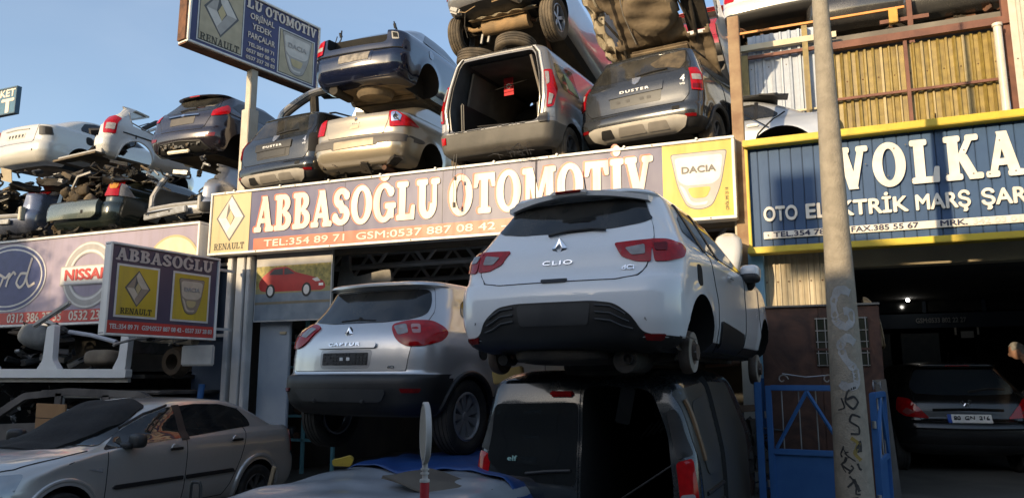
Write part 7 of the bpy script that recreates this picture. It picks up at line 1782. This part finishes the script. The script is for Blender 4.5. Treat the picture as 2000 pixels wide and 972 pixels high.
# gutted floor pan tipped up on top of the grey off-roader
def make_pan():
    root = empty('gutted_floor_pan', (-2.30, 9.55, 6.95), R(-6), R(-36)); tag(root, 'gutted white body tipped up, dusty floor pan facing out, above the grey off-roader', 'car wreck')
    B = Body(HATCH_RINGS, rr=.20, rf=.5, bow=.05, bowf=.25, taper=.05, wheels=[(.8, .31, .34), (3.1, .31, .34)], flare=.015)
    shell(B, lambda x, y, z: z > .40 and y > -.1 and z < 1.2 and not (abs(x) < .66 and y < .35) and math.hypot(y - .8, z - .31) > .38, [WHT, SILVIN], root)
    rr = random.Random(6); nx_, ny_ = 46, 90; vs = []; fs = []
    DP = rough('dust_caked_floor', (.23, .175, .11), (.12, .09, .06), 2.6, .95, .7)
    def h(x, y):
        z = .24
        z -= .055 * sstep((.10 - abs(x + .02)) / .05) * (1 if y > 1.0 else 0) * -1          # tunnel goes up
        z += .012 * math.sin(x * 23) * (1 if y > 1.1 else .2)
        d = math.hypot((x - .05) / .37, (y - .62) / .40); z -= .15 * sstep((1.08 - d) / .22)   # spare wheel well hangs down
        for sx in (-.52, .52): z -= .05 * sstep((.075 - abs(x - sx)) / .03)               # chassis legs
        z += .06 * sstep((y - 1.15) / .08) - .06 * sstep((y - 1.45) / .1)
        z += .010 * math.sin(x * 9 + y * 13) + .008 * math.sin(y * 29 - x * 7)
        if abs(x) < .6 and 1.5 < y < 3.0: z -= .02 * sstep((.10 - abs((y % .42) - .21)) / .04)
        return z
    for i in range(nx_ + 1):
        for j in range(ny_ + 1):
            x = -.78 + 1.56 * i / nx_; y = .12 + 3.5 * j / ny_
            if j == 0: y += rr.uniform(-.05, .06)
            if i == 0: x += .03 * math.sin(j * .9)
            vs.append((x, y, h(x, y)))
    for i in range(nx_):
        for j in range(ny_):
            x = -.78 + 1.56 * (i + .5) / nx_; y = .12 + 3.5 * (j + .5) / ny_
            if math.hypot((x - .62) / .2, (y - .8) / .36) < 1 or math.hypot((x + .66) / .16, (y - .8) / .3) < 1: continue
            fs.append((i * (ny_ + 1) + j, i * (ny_ + 1) + j + 1, (i + 1) * (ny_ + 1) + j + 1, (i + 1) * (ny_ + 1) + j))
    o = MB().add(vs, fs, DP).build('floor_pan', root); md = o.modifiers.new('s', 'SOLIDIFY'); md.thickness = .012
    m = MB(); m.tube([(.62, .5, .3), (.60, .9, .22), (.56, 1.3, .26)], .03, UNDER, 8); m.tube([(-.70, .6, .26), (-.5, 1.0, .2), (-.52, 1.5, .2)], .02, UNDER, 8); m.box((.62, .72, .33), (.30, .8, .1), UNDER, jit=.01); m.box((.02, 1.32, .17), (.9, .22, .07), DP, bev=.03)
    m.box((.05, .42, .088), (.12, .06, .01), UNDER); m.tube([(.44, .1, .22), (.46, .5, .2), (.5, .8, .22)], .014, UNDERDUST, 6); m.tube([(-.3, .2, .2), (-.34, .6, .19), (-.3, 1.1, .2)], .01, SILVIN, 6)
    m.build('suspension_remains', root)
    # crumpled left rear skin: folded cream sheet
    vs = []; fs = []; n = 14; k = 9
    for i in range(n + 1):
        for j in range(k + 1): vs.append((-.92 + .26 * j / k + .03 * math.sin(i * 1.1 + j * .9), .0 + 1.35 * i / n, .40 - .17 * (j / k) + .045 * math.sin(i * 1.5 - j * .8) + .008 * rr.uniform(-1, 1)))
    for i in range(n):
        for j in range(k): fs.append((i * (k + 1) + j, i * (k + 1) + j + 1, (i + 1) * (k + 1) + j + 1, (i + 1) * (k + 1) + j))
    o = MB().add(vs, fs, rough('crumpled_cream_sheet', (.40, .35, .26), (.25, .21, .15), 3, .6, .3)).build('crumpled_quarter', root, sharp=22); md = o.modifiers.new('s', 'SOLIDIFY'); md.thickness = .006
make_pan()

# ---------------------------------------------------------------- right: silver cut car, roof cars
def make_silver_side():
    root = empty('cut_silver_saloon', (.30, 11.55, 4.10), R(90)); tag(root, 'silver saloon body cut open with its wheel arch bare, between steel post and concrete pole', 'car wreck')
    B = Body(MEGANE_RINGS, rr=.26, rf=.5, bow=.08, bowf=.3, taper=.05, wheels=[(.85, .42, .42)], flare=.01)
    cut = MB().box((0, 3.4, .8), (3, 4.0, 3), DARK)
    B.build(root, [paint('pale_silver_paint', (.50, .52, .54), .45, .3, .25), BLACKP, DARK, UNDER], cut=cut)
    patch(B, S(-1, [(2.50, 1.08), (2.55, 1.27), (2.2, 1.32), (1.95, 1.22), (2.1, 1.06)]), -90, 'side_window', GLASS, root, off=.006, r=.05) if False else None
    patch(B, S(-1, [(1.38, 1.03), (1.38, 1.30), (1.2, 1.31), (1.02, 1.22), (.88, 1.10), (.92, 1.05)]), -90, 'side_window', GLASS, root, off=.006, r=.06)
    patch(B, S(-1, [(1.16, 1.03), (1.21, 1.03), (1.20, 1.33), (1.15, 1.33)]), -90, 'window_pillar', BLACKP, root, off=.012, r=.005)
    join_seams(B, [(S(-1, [(.80, 1.12), (.95, 1.0), (1.15, .80), (1.28, .45)]), -90)], .012)
    MB().box((-.89, 1.22, .93), (.03, .16, .04), SILV, bev=.012).build('door_handle', root)
    m = MB(); m.box((-.40, 1.2, 1.40), (.6, .6, .03), BLACKP, (0, .08, .1), bev=.01); m.box((-.55, .95, 1.42), (.3, .4, .02), BLACKP, (.1, -.1, .1)); m.tube([(-.92, 1.35, 1.12), (-.95, 1.0, .85)], .008, BLACKP, 5); m.build('loose_roof_trim', root)
    m = MB(); scrap(m, (-.80, .65, .42), (.08, .22, .14), 14, [SILVIN, BLACKP, UNDER], 66, (.06, .25)); m.box((-.80, .80, .42), (.06, .14, .5), rough('tan_strut', (.40, .32, .2), (.3, .24, .15), 5, .8, .2), bev=.02); m.box((-.885, .28, .66), (.03, .05, .06), SEAM); m.build('wheel_arch_remains', root)
make_silver_side()
def roof_car(name, loc, rz, label, rings, col, under=UNDERDUST, rx=0, lamps=True):
    root = empty(name, loc, rz, rx); tag(root, label, 'car')
    W = paint('paint_' + name, col, 0.1, .25, .25)
    B = Body(rings, rr=.2, rf=.5, bow=.07, bowf=.25, taper=.05, wheels=[(.75, .31, .32), (3.2, .31, .32)], flare=.015, nr=18, ns=44)
    B.build(root, [W, BLACKP, DARK, under], zones=lambda x, y, z: 1 if z < .50 and lamps else 0)
    if lamps:
        t = patch(B, [(-.6, 1.5 if rings is not HATCH_RINGS else 1.38), (.6, 1.5 if rings is not HATCH_RINGS else 1.38), (.64, .7), (-.64, .7)], 0, 'tailgate', W, root, off=.006, r=.05)
        rear_glass(B, t, [(-.52, 1.36), (.52, 1.36), (.6, 1.08), (-.6, 1.08)])
        patch(B, [(-.26, .86), (.26, .86), (.26, .75), (-.26, .75)], 0, 'number_plate', flat('plain_plate', (.5, .5, .48), .5), t, off=.012, r=.01)
        pair(B, [(.62, 1.10), (.82, 1.12), (.84, .76), (.66, .74)], 24, 'tail_light', REDLENS, root, off=.014, rim=.03, r=.03)
    m = MB(); m.tube([(-.62, .75, .22), (.62, .75, .22)], .05, under, 8); m.tube([(.4, .3, .2), (.3, 1.5, .2), (0, 3, .2)], .04, RUST, 8); m.box((0, 1.9, .22), (1.1, 2.0, .06), under, bev=.02); scrap(m, (0, 1.0, .2), (.6, .8, .03), 14, [under, UNDER, RUST], hash(len(name)) % 99, (.1, .4)); m.build('under_side_parts', root)
    for sg in (-1, 1): wheel(root, sg * .76, .75, .29, .31, .2, sg, 6, flat('steel_wheel', (.12, .12, .12), .5, .6), RUBBER_DUSTY)
    return root
roof_car('white_estate', (-.62, 12.5, 7.12), R(-3), 'white estate car at the top edge, right of the red one', DUSTER_RINGS, (.62, .61, .60))
roof_car('red_hatchback', (-2.10, 13.6, 7.1), R(-4), 'red hatchback behind the rusty steel post, top right', HATCH_RINGS, (.30, .012, .02))
roof_car('dark_underside_car', (.68, 12.45, 6.85), R(2), 'dark car over the ochre sheets, underside showing, left one of two', HATCH_RINGS, (.03, .03, .032), UNDER, 0, False)
roof_car('dark_tipped_car', (1.98, 12.40, 6.80), R(-2), 'dark car over the ochre sheets beside the cream wall, right one of two', HATCH_RINGS, (.04, .042, .045), UNDER, 0, False)

# ---------------------------------------------------------------- left yard: gutted white shell on a burnt grey one
def make_white_shell():
    root = empty('gutted_white_shell', (-9.72, 9.50, 1.36), R(90)); tag(root, 'gutted white car body with bare door openings under the lilac sign', 'car wreck')
    WHT = paint('stripped_white_paint', (.74, .74, .73), 0, .32, .2)
    # side frame drawn as a plate with door openings; local y runs away to the left
    S_ = MB()
    def plate(pts, t=.10, m=WHT, y=0): S_.prism(pts, t, m, Matrix(((0, -1, 0, -.80 + y), (1, 0, 0, 0), (0, 0, 1, 0), (0, 0, 0, 1))))
    plate(rounded([(.30, .24), (4.2, .24), (4.2, .39), (.30, .37)], .03), .12); plate([(.34, .17), (4.2, .17), (4.2, .235), (.34, .235)], .05, SILVIN, .02)
    plate(rounded([(.34, .36), (.62, .36), (.50, .56), (.46, 1.08), (.30, 1.10)], .05))
    plate(rounded([(1.80, .36), (2.34, .36), (2.20, .52), (2.17, 1.06), (1.99, 1.10), (1.97, .52)], .06))
    plate(rounded([(3.3, .38), (4.2, .38), (4.1, .9), (3.9, 1.0), (3.6, .62)], .06))
    S_.build('side_frame', root)
    m = MB()
    for p in ((.40, .9), (.40, 1.02), (2.08, .9), (2.08, 1.0), (2.08, .5), (1.0, .30), (2.6, .30), (1.5, .31), (.6, .31), (3.1, .30), (2.08, .42), (.44, .55)): m.lathe([(0, -.005), (.022, -.004), (.022, .0)], SEAM, Matrix.Translation((-.805, p[0], p[1])) @ Matrix.Rotation(R(90), 4, 'Z'), 10)
    for p in ((2.1, .68), (2.1, .96)): m.box((-.83, p[0], p[1]), (.05, .10, .06), SILVIN, bev=.01)
    m.build('hinges_and_holes', root)
    m = MB(); m.box((.1, 2.0, .26), (1.5, 3.6, .06), UNDER); m.box((.72, 2.0, .75), (.08, 3.4, .8), DARK); m.box((-.2, .62, .95), (.9, .08, .66), rough('sooty_lining', (.05, .046, .042), (.12, .11, .10), 4, .95, .6), (.1, 0, 0), bev=.02)
    m.build('floor_and_far_side', root)
    st = MB(); st.ell((-.45, 1.30, .55), (.5, .62, .26), rough('dirty_beige_seat', (.22, .18, .13), (.14, .11, .08), 4, .95, .3), (0, .1, .2), .6); st.build('seat_cushion', root)
    m = MB(); m.tube([(-.70, 1.9, .98), (-.6, 1.5, .92), (-.62, .9, .80)], .035, flat('pale_airbag_roll', (.36, .38, .42), .6), 8)
    m.ell((-.5, 2.9, .92), (.5, .6, .40), rough('grey_crumpled_bag', (.26, .26, .24), (.16, .16, .15), 5, .8, .5), (.2, .3, .4), .7); m.box((-.4, 2.6, 1.10), (.4, .3, .06), SILVIN, (.3, .4, .2), jit=.02)
    scrap(m, (-.3, 2.9, .8), (.3, .6, .3), 30, [BLACKP, UNDER, INTERIOR, GREYP, SILVIN], 23, (.08, .5), 8); m.build('cabin_remains', root)
    m = MB(); m.box((-.85, 2.15, 1.26), (.07, .9, .08), SILVIN, (R(-24), 0, 0), bev=.02); m.build('bent_roof_rail', root)
    # crushed front end
    m = MB(); scrap(m, (-.62, -.22, .98), (.2, .45, .13), 46, [SILVIN, UNDERDUST, rough('dirty_chassis_leg', (.26, .23, .18), (.16, .14, .11), 4, .8, .3), GREYP, SILVIN], 45, (.06, .34), 10); m.box((-.6, -.2, .82), (.16, 1.1, .12), rough('dirty_chassis_leg', (.26, .23, .18), (.16, .14, .11), 4, .8, .3), (.06, 0, 0), bev=.02)
    m.box((-.72, .30, 1.15), (.18, .12, .34), UNDER, bev=.04)
    m.lathe([(.10, -.1), (.20, -.1), (.25, 0), (.20, .12), (.12, .12)], rough('rusty_hub', (.06, .038, .02), (.03, .022, .014), 6, .9, .4), Matrix.Translation((-.5, -.30, .48)) @ Matrix.Rotation(R(90), 4, 'Z'), 18, closed=True)
    m.build('crushed_front', root)
    MB().box((-.85, -1.05, .56), (.05, .62, .30), rough('dusty_white_panel', (.40, .39, .37), (.30, .29, .27), 2, .6, .1), (0, 0, 0), bev=.02).build('loose_front_panel', root)
make_white_shell()
def make_burnt():
    root = empty('burnt_grey_shell', (-9.25, 9.40, 0.02), R(90)); tag(root, 'burnt grey van shell with empty windows at the bottom left, behind the parked sedan', 'car wreck')
    Gm = rough('scorched_panel', (.16, .14, .125), (.07, .06, .055), 1.6, .75, .3, .2); m = MB()
    def fr(pts, t=.08, mt=Gm): m.prism(pts, t, mt, Matrix(((0, -1, 0, -.82), (1, 0, 0, 0), (0, 0, 1, 0), (0, 0, 0, 1))))
    fr(rounded([(.0, 1.0), (.05, 1.25), (.35, 1.38), (1.9, 1.42), (2.9, 1.34), (3.8, .92), (3.95, .80), (3.75, .80), (2.85, 1.24), (1.9, 1.31), (.4, 1.28), (.2, 1.0)], .06))
    fr([(1.0, .8), (1.14, .8), (1.12, 1.32), (.98, 1.32)]); fr([(2.05, .6), (2.2, .6), (2.16, 1.34), (2.02, 1.34)]); fr(rounded([(.0, .3), (4.2, .3), (4.2, .80), (.0, 1.0)], .08))
    m.build('side_frame', root)
    o = MB().box((.0, 1.4, 1.36), (1.55, 2.6, .05), Gm, bev=.02); o.box((.7, 2.0, .8), (.06, 4.0, 1.1), DARK); o.build('roof_skin', root)
    for a, b, c, d in ((.30, .98, 1.10, 1.26), (1.18, 2.0, 1.08, 1.29)):
        t = MB().tube([(-.86, a, c), (-.86, b, c), (-.86, b, d), (-.86, a, d), (-.86, a, c)], .022, SILVIN, 6).build('window_seal', root)
make_burnt()
cb = MB().box((0, 0, 0), (.62, .03, .44), rough('cardboard', (.36, .20, .09), (.30, .165, .075), 3, .85, .1), bev=.004).build('cardboard_box_side', None); cb.location = (-11.35, 8.42, .98); cb.rotation_euler = (.05, .02, .05)
tag(cb, 'brown cardboard sheet standing in the window of the burnt shell', 'cardboard'); MB().box((0, -.017, .0), (.60, .004, .01), SEAM).build('fold_line', cb)
o = MB().box((-.1, 0, .6), (1.9, .5, 1.2), UNDER, jit=.04); scrap(o, (-.2, -.2, .7), (.9, .2, .5), 40, JUNK, 61); so = o.build('scrap_engine_pile', None); so.location = (-9.9, 9.9, .0); so['kind'] = 'stuff'; tag(so, 'dark heap of engines and scrap at the back of the left yard', 'scrap')
o = MB(); scrap(o, (0, 0, .4), (1.6, .3, .45), 50, JUNK, 62); so = o.build('scrap_engine_pile', None); so.location = (-13.2, 9.6, .9); so['kind'] = 'stuff'; tag(so, 'jumble of dark car parts behind the gutted white shell', 'scrap')

# ---------------------------------------------------------------- car under the tarpaulin, below the silver crossover
def make_covered():
    root = empty('covered_car', (-3.12, 3.60, .04), R(-3)); tag(root, 'cut down car under grey plastic sheeting and blue tarpaulin, carrying the silver crossover', 'car')
    PL = rough('grey_plastic_sheet', (.37, .395, .425), (.25, .268, .29), 1.6, .32, .5, dist=1.2); PL.node_tree.nodes['Principled BSDF'].inputs['Coat Weight'].default_value = .5
    rings = [(.12, .10, 4.9, .80), (.30, .02, 5.0, .86), (.55, 0, 5.0, .88), (.68, .06, 5.0, .88), (.74, .22, 4.98, .86), (.785, .60, 4.95, .83), (.815, 1.05, 4.9, .79), (.835, 1.45, 4.8, .74), (.845, 1.9, 4.7, .60)]
    def wr(x, y, z): return (x, y, z + (.012 * math.sin(x * 7 + y * 3) + .008 * math.sin(y * 11 - x * 5) if z > .7 else 0))
    B = Body(rings, rr=.3, rf=.2, bow=.20, bowf=.05, taper=.03, wheels=[], crown=.02, dent=wr, nr=40, ns=70)
    B.build(root, [PL, UNDER, DARK, UNDER], wells=False)
    vs = []; fs = []; nx_, ny_ = 40, 60
    for i in range(nx_ + 1):
        for j in range(ny_ + 1):
            x = -.98 + 2.04 * i / nx_; y = 1.75 + 3.2 * j / ny_ + .10 * math.sin(i * .31) * (1 - j / ny_)
            z = proj(B, max(-.80, min(.80, x)), max(.8, y), view_axes('top'))[0].z if abs(x) < .80 else .80 - (abs(x) - .80) * 1.5
            z += .014 + .018 * abs(math.sin(x * 6 + y * 2.5)) * (.3 + .7 * abs(math.sin(y * 3))) + .010 * math.sin(y * 17 + x * 9) * math.sin(x * 14)
            vs.append((x, y, z))
    for i in range(nx_):
        for j in range(ny_): fs.append((i * (ny_ + 1) + j, i * (ny_ + 1) + j + 1, (i + 1) * (ny_ + 1) + j + 1, (i + 1) * (ny_ + 1) + j))
    TB = rough('blue_tarpaulin', (.012, .045, .17), (.018, .065, .22), 2.5, .45, .3); o = MB().add(vs, fs, TB).build('blue_tarpaulin', None); o.location = root.location; o.rotation_euler = root.rotation_euler
    md = o.modifiers.new('s', 'SOLIDIFY'); md.thickness = .006; tag(o, 'creased blue tarpaulin spread under the wheels of the silver crossover', 'tarpaulin')
    # hem of the tarpaulin hanging down the right side
    vs = []; fs = []
    for i in range(9):
        for j in range(7): vs.append((.78 + .03 * i + .02 * math.sin(j * 1.7), 1.75 + .10 * j, .80 - .055 * i - .03 * math.sin(j * 1.1 + i)))
    for i in range(8):
        for j in range(6): fs.append((i * 7 + j, i * 7 + j + 1, (i + 1) * 7 + j + 1, (i + 1) * 7 + j))
    h = MB().add(vs, fs, TB).build('hanging_corner', o); md = h.modifiers.new('s', 'SOLIDIFY'); md.thickness = .006
    cd_ = MB().box((.50, 1.25, .842), (.62, .46, .012), rough('flattened_card', (.12, .10, .075), (.085, .07, .055), 3, .85, .2), (R(2), R(9), R(-18)), jit=.006).build('flattened_cardboard', None); cd_.location = root.location; tag(cd_, 'grey-brown flattened cardboard at the edge of the sheeting', 'cardboard')
    return root, B
covered, coveredB = make_covered()
sp_ = MB(); sp_.prism(rounded([(-.075, -.03), (.06, -.035), (.08, .02), (.05, .045), (-.04, .02), (-.085, .015)], .015), .09, rough('yellow_foam', (.42, .28, .03), (.34, .22, .025), 12, .9, .4)); so = sp_.build('foam_block', None); so.location = (-3.62, 5.16, .955); so.rotation_euler = (0, 0, .5)
tag(so, 'small yellow foam block lying on the blue tarpaulin', 'sponge'); MB().box((0, .045, -.036), (.12, .08, .006), BLACKP).build('dark_backing', so)

# spare tyre and timber packing between van roof and white hatchback
t = tyre_thing((-1.72, 5.95, 1.70), (0, 0, .3), 'dark tyre packed flat between the van roof and the white hatchback', .33, RUBBER)
w_ = MB().box((0, 0, 0), (.26, .12, .12), rough('yellow_timber', (.36, .27, .09), (.28, .2, .07), 6, .8, .2), bev=.01).build('timber_block', None); w_.location = (-2.62, 6.1, 1.62); w_.rotation_euler = (0, -.15, .2); tag(w_, 'short yellowish timber block wedged at the left of the van roof', 'block')
fd = MB(); fd.lathe([(.0, .0), (.30, .0), (.34, .05), (.30, .06)], WHT, Matrix.Rotation(R(90), 4, 'X'), 24) if False else None
fo = Body([(.2, .0, .9, .02), (.4, .02, .95, .10), (.8, .05, .92, .16), (1.0, .15, .8, .14), (1.08, .3, .65, .06)], rr=.1, rf=.2, bow=.0, bowf=0, taper=0, wheels=[], nr=8, ns=16, nf=8)
fl_ = fo.build(None, [WHT, BLACKP, DARK, WHT], wells=False); fl_.name = 'loose_front_wing'; fl_.location = (-1.18, 8.75, 2.18); fl_.rotation_euler = (0, .1, .1); tag(fl_, 'loose white front wing standing behind the mirror of the white hatchback', 'car part')
pl_ = MB().box((0, 0, 0), (.34, .05, .07), rough('old_plank', (.18, .11, .07), (.12, .075, .05), 4, .8, .2), bev=.004).build('plank_end', None); pl_.location = (-1.02, 8.4, 1.28); pl_.rotation_euler = (0, -.08, .1); tag(pl_, 'short plank end poking out beside the blue column', 'plank')
pk = MB().box((0, 0, .35), (.05, .025, .7), rough('pale_plank', (.36, .28, .18), (.28, .22, .14), 4, .8, .2), (R(12), R(24), 0), bev=.004).build('leaning_plank', None); pk.location = (-5.80, 6.9, .0); tag(pk, 'pale plank leaning beside the rear wheel of the parked sedan', 'plank')

# ---------------------------------------------------------------- kerbside sign on striped pole, and a locking bar
ps = empty('round_road_sign', (-1.905, 3.4, 0)); tag(ps, 'round white road sign seen almost edge-on, on a red and white pole', 'sign')
DM = Matrix.Translation((0, 0, 1.335)) @ Matrix.Rotation(R(-54 + 180), 4, 'Z')
m = MB(); m.lathe([(0, -.012), (.130, -.012), (.138, -.004), (.138, .006), (.130, .014), (0, .014)], rough('dull_cream_sign', (.30, .26, .21), (.23, .20, .16), 6, .7, .15), DM, 36); m.build('disc', ps)
m = MB(); m.lathe([(.138, -.014), (.147, -.010), (.147, .012), (.138, .015)], rough('rim_white', (.50, .48, .45), (.38, .36, .33), 6, .5, .1), DM, 36, closed=True); m.build('rim', ps)
WPL = rough('pole_white', (.50, .48, .45), (.36, .34, .31), 7, .6, .15); RPL = rough('pole_red', (.42, .02, .03), (.34, .02, .025), 7, .5, .1)
m = MB(); m.tube([(0, 0, 1.20), (0, 0, 1.16), (.002, 0, 1.098)], .014, WPL, 12)
for z in (1.165, 1.145, 1.115): m.tube([(0, 0, z), (0, 0, z - .008)], .021, WPL, 12)
m.tube([(0, 0, 1.10), (0, 0, 1.112)], .025, WPL, 14); m.box((0, 0, 1.205), (.026, .026, .05), WPL, bev=.006); m.build('clamp', ps)
for k in range(6): MB().tube([(0, 0, 1.098 - k * .19), (0, 0, 1.098 - (k + 1) * .19 + .001)], .0225, RPL if k % 2 == 0 else WPL, 14, cap=True).build('pole_band', ps)
lk = MB(); lk.tube([(-.045, 0, 0), (-.04, 0, .10), (-.03, 0, .125), (.03, 0, .125), (.04, 0, .10), (.045, 0, 0)], .010, BLACKP, 8); lk.box((0, 0, -.06), (.11, .03, .14), BLACKP, bev=.01); lk.tube([(0, 0, -.1), (0, 0, -.9)], .018, BLACKP, 8)
lo = lk.build('parking_post', None); lo.location = (-3.95, 4.0, .80); tag(lo, 'black parking post with a loop handle in front of the parked sedan', 'post')

# ---------------------------------------------------------------- inside the right workshop: van and man
def make_bluevan():
    root = empty('blue_van', (1.72, 16.1 - .2, .36), R(4)); tag(root, 'dark blue rounded van deep in the workshop behind the black hatchback', 'van')
    W = paint('dark_blue_van_paint', (.015, .025, .055), .2, .2, .1)
    rings = [(.25, .12, 2.4, .74), (.36, .02, 2.45, .82), (.6, 0, 2.5, .85), (1.0, .03, 2.5, .85), (1.2, .1, 2.45, .82), (1.4, .22, 2.4, .76), (1.6, .42, 2.3, .66), (1.75, .65, 2.2, .52), (1.82, .9, 2.0, .36)]
    B = Body(rings, rr=.2, rf=.3, bow=.08, bowf=.1, taper=.05, wheels=[(.6, .3, .31)], flare=.01, nr=18, ns=40)
    B.build(root, [W, BLACKP, DARK, UNDER])
    rear_glass(B, root, [(-.55, 1.62), (.55, 1.62), (.70, 1.25), (-.70, 1.25)], glass('workshop_car_glass', (.018, .026, .036), .02, .06))
    for sg in (-1, 1): MB().box((sg * .98, .4, 1.3), (.14, .1, .3), W, bev=.04).box((sg * .9, .4, 1.2), (.14, .05, .05), BLACKP).build('door_mirror', root)
    MB().tube([(-.2, .16, 1.28), (.3, .14, 1.34)], .012, BLACKP, 6).build('wiper', root)
make_bluevan()
def skin_mesh(name, verts, edges, radii, mat, parent, root_i=0, sub=2):
    me = bpy.data.meshes.new(name); me.from_pydata(verts, edges, []); o = bpy.data.objects.new(name, me); COL.objects.link(o)
    o.modifiers.new('skin', 'SKIN'); me.skin_vertices[0].data[root_i].use_root = True
    for i, r_ in enumerate(radii): me.skin_vertices[0].data[i].radius = (r_, r_) if not isinstance(r_, tuple) else r_
    sb_ = o.modifiers.new('sub', 'SUBSURF'); sb_.levels = sub; sb_.render_levels = sub
    dg = bpy.context.evaluated_depsgraph_get(); nm = bpy.data.meshes.new_from_object(o.evaluated_get(dg)); bpy.data.objects.remove(o)
    nm.materials.clear(); q = link(name, nm, parent, (mat,), True, 60); return q
def make_person():
    root = empty('person', (2.62, 12.5, .36), R(80)); tag(root, 'grey haired person in dark clothes leaning forward at the right edge by the black hatchback', 'person')
    SK = rough('skin_tone', (.42, .24, .17), (.36, .20, .14), 9, .55, .05); CL = rough('dark_work_clothes', (.018, .020, .028), (.03, .032, .04), 5, .9, .3); HR = rough('grey_hair', (.30, .29, .28), (.18, .175, .17), 30, .8, .5)
    # local +y = facing direction; body leans forward
    V = [(0, 0, .88), (0, .05, 1.08), (0, .14, 1.26), (0, .22, 1.38), (0, .27, 1.46), (0, .33, 1.55), (.09, 0, .82), (.10, .03, .46), (.10, -.02, .07), (.10, .12, .04), (-.09, 0, .82), (-.10, .03, .46), (-.10, -.02, .07), (-.10, .12, .04),
         (.17, .20, 1.36), (.22, .26, 1.10), (.20, .44, .92), (-.17, .20, 1.36), (-.22, .26, 1.10), (-.20, .44, .92), (0, .345, 1.60)]
    E = [(0, 1), (1, 2), (2, 3), (3, 4), (4, 5), (0, 6), (6, 7), (7, 8), (8, 9), (0, 10), (10, 11), (11, 12), (12, 13), (3, 14), (14, 15), (15, 16), (3, 17), (17, 18), (18, 19), (5, 20)]
    r_ = [(.15, .11), (.14, .10), (.16, .11), (.13, .09), .055, .075, .085, .06, .045, .035, .085, .06, .045, .035, .06, .045, .033, .06, .045, .033, .07]
    body = skin_mesh('body', V, E, r_, SK, root)
    h = MB(); bm = bmesh.new(); bmesh.ops.create_uvsphere(bm, u_segments=28, v_segments=20, radius=.1)
    for v in bm.verts:
        x, y, z = v.co; v.co = Vector((x * .76 * (1 - .18 * max(0, -z / .1)), y * (.96 + .06 * max(0, -z / .1)), z * 1.16))
        if y > .07 and abs(x) < .03 and -.035 < z < .015: v.co.y += .022 * (1 - abs(x) / .03)
        if y > .06 and .015 < z < .04 and .015 < abs(x) < .05: v.co.y -= .010
    bm.verts.index_update(); h.add([v.co.copy() for v in bm.verts], [tuple(v.index for v in f.verts) for f in bm.faces], SK); bm.free()
    for sg in (-1, 1): h.box((sg * .077, -.005, -.005), (.014, .035, .055), SK, bev=.006)
    hd = h.build('head', body); hd.location = (0, .385, 1.60); hd.rotation_euler = (R(-18), 0, 0)
    f = MB()
    for sg in (-1, 1): f.lathe([(0, .008), (.009, .004), (.011, 0)], WHITEB, Matrix.Translation((sg * .032, .088, .022)), 10); f.lathe([(0, .011), (.005, .009), (.005, .0)], BLACKP, Matrix.Translation((sg * .032, .088, .022)), 8); f.box((sg * .032, .090, .046), (.034, .012, .007), HR, bev=.003)
    f.box((0, .090, -.048), (.042, .010, .008), rough('lip_tone', (.30, .13, .11), (.26, .11, .09), 9, .5, .05), bev=.003); f.build('face_features', hd) if False else None
    hh = MB(); bm = bmesh.new(); bmesh.ops.create_uvsphere(bm, u_segments=26, v_segments=18, radius=.107)
    bmesh.ops.delete(bm, geom=[v for v in bm.verts if v.co.z < .012 and v.co.y > -.03 or v.co.z < -.06 or (v.co.y > .065 and v.co.z < .06)], context='VERTS')
    rr = random.Random(3)
    for v in bm.verts: v.co = Vector((v.co.x * .80, v.co.y * .99 - .004, v.co.z * 1.18 + .004)) + Vector((rr.uniform(-1, 1), rr.uniform(-1, 1), rr.uniform(-1, 1))) * .003
    bm.verts.index_update(); hh.add([v.co.copy() for v in bm.verts], [tuple(v.index for v in q.verts) for q in bm.faces], HR); bm.free(); ho_ = hh.build('hair', body); ho_.location = hd.location; ho_.rotation_euler = hd.rotation_euler
    V2 = [V[i] for i in (0, 1, 2, 3, 14, 15, 17, 18)]; skin_mesh('work_jacket', V2 + [(.205, .42, .94), (-.205, .42, .94)], [(0, 1), (1, 2), (2, 3), (3, 4), (4, 5), (5, 8), (3, 6), (6, 7), (7, 9)], [(.165, .125), (.155, .115), (.175, .125), (.145, .10), .072, .056, .072, .056, .042, .042], CL, body)
    V3 = [V[i] for i in (0, 6, 7, 8, 10, 11, 12)]; skin_mesh('trousers', V3, [(0, 1), (1, 2), (2, 3), (0, 4), (4, 5), (5, 6)], [(.16, .12), .098, .075, .065, .098, .075, .065], CL, body)
    for sg in (-1, 1):
        s = MB(); s.box((sg * .10, .05, .045), (.09, .26, .09), BLACKP, bev=.035); s.build('shoe', body)
        c = Vector((sg * .20, .47, .88)); s = MB(); s.box(c, (.035, .07, .085), SK, (-.5, 0, 0), bev=.014)
        for k in range(4):
            b0 = c + Vector((0, .030 + .004 * k, -.03 - .016 * 0)) + Vector((sg * 0, (k - 1.5) * .018, -.012)); L_ = (.075, .085, .08, .062)[k]
            s.tube([b0, b0 + Vector((-sg * .008, .008, -L_ * .5)), b0 + Vector((-sg * .022, .010, -L_ * .9))], .0085, SK, 6)
        s.tube([c + Vector((-sg * .012, .03, .02)), c + Vector((-sg * .03, .055, -.01)), c + Vector((-sg * .035, .06, -.04))], .010, SK, 6); s.build('hand', body)
make_person()
